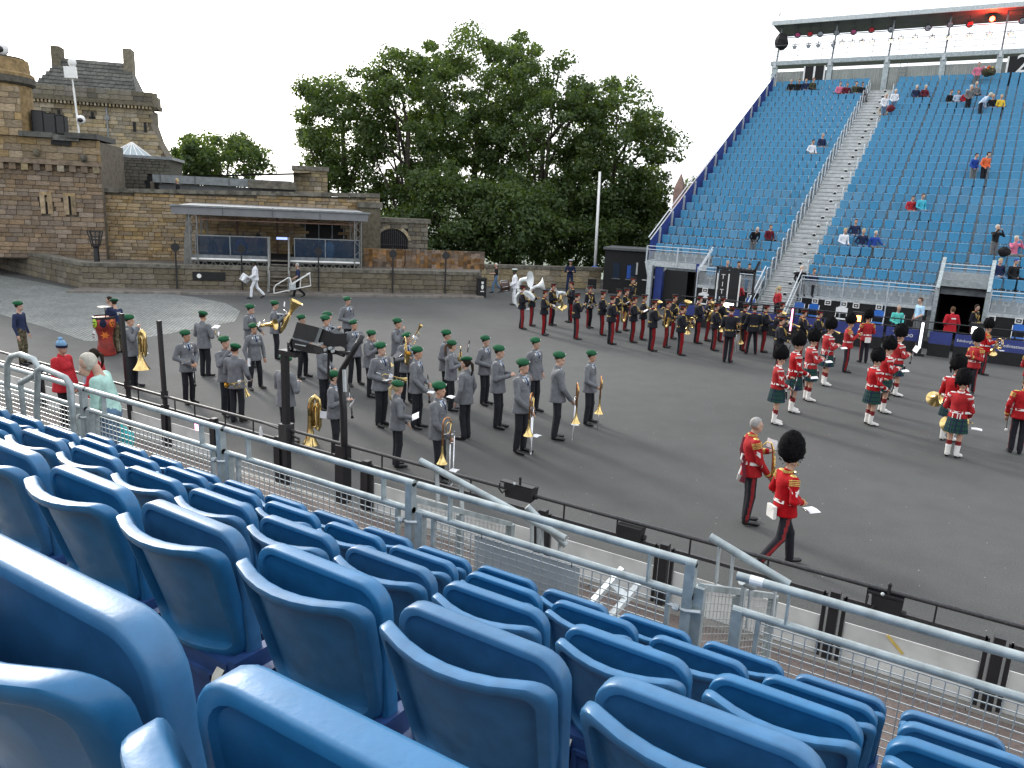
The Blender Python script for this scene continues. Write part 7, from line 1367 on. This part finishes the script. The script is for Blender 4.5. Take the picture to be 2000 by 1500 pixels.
bg_ = empty('carrier_bag', hw); tag(bg_, 'thin teal carrier bag hanging from the woman in mint', 'bag'); MB().ell((.02, .05, -.28), (.20, .13, .22), 16, 12, jit=.10, fn=lambda d: 1 if d.z < .4 else .75).build('bag', 'teal', bg_, smooth=True); MB().tube([(0, 0, -.05), (.03, .06, .02), (.02, .05, -.12)], .012, 6).build('handle', 'teal', bg_)
# person on the terrace
tu, tz = wl(346, 348, 8.5); p = cw(tu, 8.5, 4.0); person('fair-haired person in dark clothes on the terrace above the wall', (p[0], p[1], tz - 1.68), 190, 1.68, top='black_cloth', legs='black_cloth', hat=None, hair='hair_blond', hairlen=2, vox=.03, arms=('clasp', 'down'), tilt=False, fingers=False)
MB().box(tu - 1.5, tu + 2, 7.2, 9.6, tz - 1.85, tz - 1.69).build('walkway', 'coping', cn)
# ---------------- spectators in the far stand
def row_for(hx, hy, seated):
    best = None
    for k in range(-3, 25):
        Y = frow(k) + (-.12 if seated else -.2); p = aty(hx, hy, Y); e = abs(p[2] - ftread(k) - (1.27 if seated else 1.70))
        if best is None or e < best[0]: best = (e, k, p[0], Y)
    return best[1:]
SPECT = [  # label, head px, top, hair, seated, extra
 ('spectator in black coat, first of four under the numeral 1 sign', 1548, 150, 'black_cloth', 'hair_grey', 1), ('dark-haired spectator in black, second of four under the numeral 1 sign', 1562, 153, 'black_cloth', 'hair_brown', 1), ('spectator in black and white, third of four under the numeral 1 sign', 1576, 155, 'navy', 'hair_brown', 1), ('spectator in olive coat, last of four under the numeral 1 sign', 1590, 151, 'olive', 'hair_brown', 1),
 ('spectator in pink near the top of the far stair', 1643, 155, 'pink', 'hair_brown', 1), ('spectator in maroon beside the one in pink', 1657, 155, 'maroon', 'hair_brown', 1), ('spectator in olive leaning forward near the stair top', 1674, 155, 'olive', 'hair_dark', 1), ('spectator in black nearest the top of the stair', 1687, 153, 'black_cloth', 'hair_dark', 1),
 ('spectator in white top in the castle-side block', 1590, 266, 'white_cloth', 'hair_dark', 1), ('grey-haired spectator in navy beside the white top', 1607, 264, 'navy', 'hair_grey', 1),
 ('white-haired spectator in navy and white in the upper rows', 1792, 160, 'navy', 'hair_white', 1), ('white-haired spectator in maroon in the upper rows', 1810, 159, 'maroon', 'hair_white', 1),
 ('spectator in black and white, castle end of the large group', 1859, 168, 'black_cloth', 'hair_brown', 1), ('spectator in pale blue in the large group', 1874, 168, 'shirt_blue', 'hair_brown', 1), ('white-haired spectator in red behind the grey shirt', 1890, 169, 'red_jacket', 'hair_white', 1), ('bald spectator in dark green at the back of the large group', 1908, 164, 'grey_cloth', 'hair_white', 1), ('standing spectator in grey shirt with a red rucksack', 1896, 172, 'grey_cloth', 'hair_white', 0), ('spectator in pale blue bending over a seat', 1920, 180, 'shirt_blue', 'hair_white', 2),
 ('spectator in black beside the yellow jacket', 1940, 186, 'black_cloth', 'hair_blond', 1), ('spectator in bright yellow jacket', 1957, 185, 'yellow', 'hair_blond', 1),
 ('white-haired spectator in white standing on the stair', 1732, 178, 'white_cloth', 'hair_white', 0), ('white-haired spectator in white top and maroon skirt leaving the stair', 1750, 177, 'white_cloth', 'hair_white', 0), ('person in beige sitting on the stair edge', 1727, 202, 'beige', 'hair_brown', 1),
 ('spectator in pink and turquoise standing in the top row', 1912, 128, 'pink', 'hair_brown', 0),
 ('spectator in royal blue standing in the middle rows', 1906, 304, 'royal', 'hair_dark', 0), ('spectator in orange standing beside the blue one', 1927, 304, 'orange', 'hair_dark', 0),
 ('spectator in red in the middle of the gate 2 block', 1783, 379, 'red_jacket', 'hair_brown', 1), ('spectator in cyan beside the red one', 1802, 386, 'cyan', 'hair_brown', 1),
 ('white-haired spectator in black stooping in the castle-side block', 1478, 431, 'black_cloth', 'hair_white', 2), ('spectator in maroon drinking in the castle-side block', 1505, 441, 'maroon', 'hair_brown', 1),
 ('fair-haired spectator in white near the stair', 1653, 435, 'white_cloth', 'hair_blond', 1), ('spectator in navy beside the white one near the stair', 1673, 430, 'navy', 'hair_brown', 1), ('spectator in dark jacket with a white bib', 1687, 451, 'navy', 'hair_blond', 1), ('bald spectator in royal blue with an outstretched arm', 1711, 451, 'royal', 'hair_white', 1),
 ('white-haired spectator in black standing to take a photograph', 1949, 441, 'black_cloth', 'hair_white', 0), ('white-haired spectator in pink taking a photograph', 1985, 463, 'pink', 'hair_white', 1), ('curly-haired spectator in navy looking at a phone', 1954, 507, 'navy', 'hair_blond', 1), ('spectator in blue cap and black top', 1983, 507, 'black_cloth', 'hair_dark', 1),
 ('man in black, castle end of three in the front row', 1422, 512, 'black_cloth', 'hair_grey', 1), ('man in black in the middle of three in the front row', 1443, 514, 'black_cloth', 'hair_dark', 1), ('dark-haired person in black, last of three in the front row', 1464, 518, 'black_cloth', 'hair_dark', 1), ('white-bearded man in black behind the front glass', 1567, 518, 'black_cloth', 'hair_white', 1), ('red-haired person in navy behind the front glass', 1591, 523, 'navy', 'hair_brown', 1)]
for n, (lab, hx, hy, top, hair, mode) in enumerate(SPECT):
    if n >= 38: k, x, Y = -3, aty(hx, hy, frow(-3) - .1)[0], frow(-3) - .1
    else: k, x, Y = row_for(hx, hy, mode == 1)
    H = random.uniform(1.62, 1.8); z = ftread(k); st_ = 'sit' if mode == 1 else 'stand'
    # a seated body has its pelvis at .97 in its own frame: lower it on to the seat
    zb = z - (.50 * H / 1.8) if mode == 1 else z
    person(lab, (x, Y - (.10 if mode == 1 else .22), zb), 270 + random.uniform(-18, 18) + (0 if 'bending' not in lab else 90), H, top=top, legs=random.choice(['b_trouser', 'denim', 'grey_cloth', 'b_trouser']), hat='ballcap' if 'blue cap' in lab else None, hair=hair, hairlen=random.choice([0, 0, 3]) if 'bald' not in lab else 0,
           arms=('photo', 'photo') if 'photograph' in lab else (('out', 'down') if 'outstretched' in lab else random.choice([('lap', 'lap'), ('clasp', 'lap'), ('lap', 'clasp')])) if mode else ('clasp', 'hold'), stance=st_, lean=38 if mode == 2 else random.uniform(0, 8), vox=.034, group='spectators in the far stand', tilt=False, fingers=False, nod=random.choice([0, 0, 1]))
for (x, y, l, c, m_) in ((1961, 492, 'black bag on a seat beside the photographer in pink', 'bag', 'black_cloth'), (1740, 212, 'maroon bag carried near the stair top', 'bag', 'maroon'), (1931, 140, 'bouquet of flowers standing on a top row seat', 'bouquet', 'olive')):
    k, xx, Y = row_for(x, y - 6, True); e = empty('shoulder_bag' if c == 'bag' else 'flower_bouquet', aty(x, y, Y - .2)); tag(e, l, c); MB().ell((0, 0, 0), (.24, .15, .2) if c == 'bag' else (.42, .3, .28), 10, 8, jit=.2).build('body' if c == 'bag' else 'leaves', m_, e); MB().tube([(-.1, 0, .15), (0, 0, .35), (.1, 0, .15)], .015, 5).build('strap' if c == 'bag' else 'ribbon', m_ if c == 'bag' else 'pink', e)
    if c != 'bag':
        for q in range(12): MB().ell((random.uniform(-.3, .3), -.2 + random.uniform(-.1, .1), random.uniform(-.05, .28)), (.06, .05, .06), 6, 4).build('flower', random.choice(['pink', 'white_cloth', 'yellow', 'orange']), e)
# staff and others at the foot of the stand
def F_(lab, hx, hy, Y, z0, face, H=1.72, **k):
    p = aty(hx, hy, Y); d = dict(vox=.029, hat=None, tilt=False, fingers=False); d.update(k); return person(lab, (p[0], Y, z0), face, H, **d)
F_('long-haired steward in red jacket behind the black gate frame', 1444, 551, 35.0, .30, 60, top='red_jacket', legs='b_trouser', hair='hair_brown', hairlen=2, female=True, arms=('clasp', 'clasp'))
F_('fair-haired steward in red jacket at the foot of the far stair', 1523, 556, 34.6, .25, 15, top='red_jacket', legs='b_trouser', hair='hair_blond', hairlen=1, female=True, arms=('down', 'down'))
F_('bald person in turquoise jacket seated beside the pale blue man', 1758, 586, 35.35, -.18, 270, 1.75, top='turq', legs='b_trouser', hair=None, stance='sit', arms=('lap', 'lap'))
e = empty('folding_chair', (aty(1758, 600, 35.4)[0], 35.4, .30)); tag(e, 'chair under the person in turquoise', 'chair', 'folding chairs at the foot of the far stand'); MB().box(-.21, .21, -.2, .2, .42, .45).build('seat', 'chair_blue', e); MB().box(-.21, .21, .2, .23, .55, .85).build('backrest', 'chair_blue', e)
for sx in (-.2, .2): MB().bar((sx, .2, .85), (sx, -.18, 0), .022).build('leg', 'white_paint', e); MB().bar((sx, -.18, .44), (sx, .2, 0), .022).build('leg', 'white_paint', e)
F_('man in pale blue shirt standing sideways beside the passage', 1801, 574, 34.9, .20, 185, 1.80, top='skyblue', legs='grey_cloth', hair='hair_brown', sleeves='short', arms=('hold', 'down'), fat=1.1)
sf_ = F_('steward with back turned in red jacket with white back lettering', 1865, 587, 34.9, -.05, 90, 1.80, top='red_jacket', legs='b_trouser', hair='hair_brown', hairlen=3, arms=('clasp', 'clasp'), jacket=True, hem=.8, fat=1.2)
INFO[sf_.name]['decal']('back_lettering', 'badge', [(-.09, -.025), (.09, -.025), (.09, .025), (-.09, .025)], (0, -.1, 1.34), (0, 1, 0), .012)
F_('bearded officer in black with gold cords in the passage', 1910, 588, 35.6, .15, 300, 1.72, top='b_jacket', legs='b_trouser', hair='hair_dark', uniform='black', jacket=True, hem=.86, arms=('clasp', 'hold'))
# ================================================================== film camera on the barrier and small lamps
cr = empty('camera_mount', (-9.42, BY, .12)); tag(cr, 'black upright post with an arm holding the film camera', 'camera mount')
MB().box(-.048, .048, -.048, .048, 0, 2.2).build('post', 'black_metal', cr); MB().box(-.07, .30, -.07, .07, 2.2, 2.28).build('arm', 'black_metal', cr); MB().box(.10, .16, -.04, .04, 2.2, 2.42).build('bracket', 'black_metal', cr); MB().box(-.09, .09, -.09, .09, .62, 1.05).build('clamp', 'scuffed_black', cr); MB().tube([(-.5, -.05, .98), (-.1, -.05, .95), (.2, .1, .8)], .02, 6).build('stay', 'black_metal', cr); MB().ell((-.55, -.06, .78), (.03, .03, .14), 8, 8).build('white_tag', 'white_plastic', cr)
rigo = Vector(aty(660, 660, BY)); rig = empty('film_camera', rigo); tag(rig, 'large black film camera with a matte box above the barrier', 'camera')
def RP(x, y, dy=0.): return Vector(aty(x, y, BY + dy)) - rigo
def slab(pts, d0, d1, nm, m_):
    a = [RP(x, y, d0) for x, y in pts]; b = [RP(x, y, d1) for x, y in pts]; n = len(pts); MB().add(a + b, [tuple(reversed(range(n))), tuple(n + i for i in range(n))] + [(i, (i + 1) % n, n + (i + 1) % n, n + i) for i in range(n)]).build(nm, m_, rig)
mat('monitor_face', (.016, .017, .019), .5, var=.15, scale=10)
slab([(580, 629), (624, 640), (614, 669), (571, 659)], -.12, .10, 'monitor_hood', 'monitor_face'); slab([(624, 640), (630, 641), (620, 671), (614, 669)], -.14, .14, 'hood_edge', 'lead'); slab([(630, 642), (654, 652), (678, 651), (676, 676), (640, 678), (621, 668)], -.12, .12, 'camera_body', 'black_matt'); slab([(646, 649), (660, 655), (672, 650), (660, 645)], -.1, .1, 'body_top', 'lead')
slab([(568, 662), (576, 664), (615, 674), (640, 682), (625, 692), (604, 690), (572, 680)], -.10, .12, 'lower_body', 'black_metal'); slab([(612, 678), (642, 680), (640, 690), (616, 690)], -.15, -.02, 'focus_unit', 'scuffed_black'); slab([(576, 671), (598, 675), (597, 677), (576, 673)], -.14, -.10, 'rail', 'galv_light')
for x, y in ((628, 672), (645, 680), (650, 686), (636, 683)): MB().lathe([(0, -.02), (.025, -.02), (.025, .02), (0, .02)], 8, at=RP(x, y, -.16), axis=(0, 1, 0)).build('knob', 'galv_light', rig)
MB().tube([RP(640, 682, 0), RP(672, 694, 0)], .03, 7).build('pan_bar', 'black_metal', rig); MB().tube([RP(642, 692, -.05), RP(641, 740, -.05)], .02, 6).build('cable', 'black_matt', rig)
MB().tube([RP(570, 662, -.1), RP(566, 672, -.1), RP(570, 682, -.1)], .02, 6).build('handle', 'black_metal', rig)
jp = Vector((aty(670, 880, BY)[0], BY, .12)); jb = empty('camera_crane', jp); tag(jb, 'curved black crane arm rising from the barrier', 'crane')
pts = [(672, 905), (672, 850), (671, 800), (668, 770), (663, 745), (668, 722), (682, 700), (708, 655)]; MB().tube([Vector(aty(x, y, BY - .02)) - jp for x, y in pts], [.055, .055, .055, .052, .05, .046, .042, .04], 10).build('arm', 'black_metal', jb, smooth=True); MB().box(-.09, .09, -.09, .09, 0, .95).build('base', 'black_metal', jb); MB().tube([Vector(aty(672, 722, BY - .05)) - jp, Vector(aty(674, 765, BY - .05)) - jp], .03, 7).build('strut', 'galv_light', jb); MB().tube([Vector(aty(640, 688, BY - .0)) - jp, Vector(aty(690, 690, BY)) - jp], .03, 7).build('cross_bar', 'black_metal', jb)
def flat_lamp(px, py, px2, py2, label, gear):
    p = aty((px + px2) / 2, (py + py2) / 2, BY - .06); e = empty('barrier_lamp', p); tag(e, label, 'lamp', 'black lamps clamped to the barrier'); w = abs(aty(px2, py, BY)[0] - aty(px, py, BY)[0]) / 2; h = abs(aty(px, py2, BY)[2] - aty(px, py, BY)[2]) / 2
    MB().add([(-w * .85, -.03, -h), (w * .95, -.03, -h), (w, -.03, h), (-w, -.03, h), (-w * .85, .12, -h * .8), (w * .95, .12, -h * .8), (w, .16, h), (-w, .16, h)], [(0, 1, 2, 3), (4, 7, 6, 5), (0, 4, 5, 1), (1, 5, 6, 2), (2, 6, 7, 3), (3, 7, 4, 0)]).build('housing', 'black_matt', e); MB().lathe([(0, 0), (.035, 0), (.035, .04), (0, .04)], 8, at=(w, .06, -h * .2), axis=(1, 0, 0)).build('knob', 'black_metal', e)
    if gear:
        MB().tube([(-w * 1.2, -.05, h * 1.0), (-w * 1.25, -.06, h * .2), (-w * 1.0, -.06, -h * .4), (-w * .7, -.05, h * .3)], .012, 6).build('cable', 'black_matt', e); MB().box(-w * 1.3, w * 1.0, -.02, .08, h * 1.05, h * 1.25).build('bracket', 'black_metal', e); MB().tube([(0, .03, h * 1.2), (0, .03, h * 2.0)], .018, 6).ell((0, .03, h * 2.1), (.022, .02, .03), 6, 5).build('clamp', 'black_metal', e); MB().ell((-.05, -.03, h * 1.35), (.02, .02, .02), 6, 4).build('bolt', 'galv_light', e)
flat_lamp(1205, 1028, 1252, 1058, 'plain black lamp hung on the barrier near the sign board', False); flat_lamp(1698, 1168, 1762, 1212, 'black lamp with cables and clamp on the barrier near the corner', True); flat_lamp(985, 950, 1040, 975, 'grey and black lamp clamped behind the stair handrail', True)
MB().tube([(-11.9, BY + .1, .75), (-11.86, BY + .1, .12)], .03, 8).build('pink_tube', 'lamp_pink'); tag(bpy.data.objects['pink_tube'], 'short pink tube lamp leaning on the barrier', 'lamp')
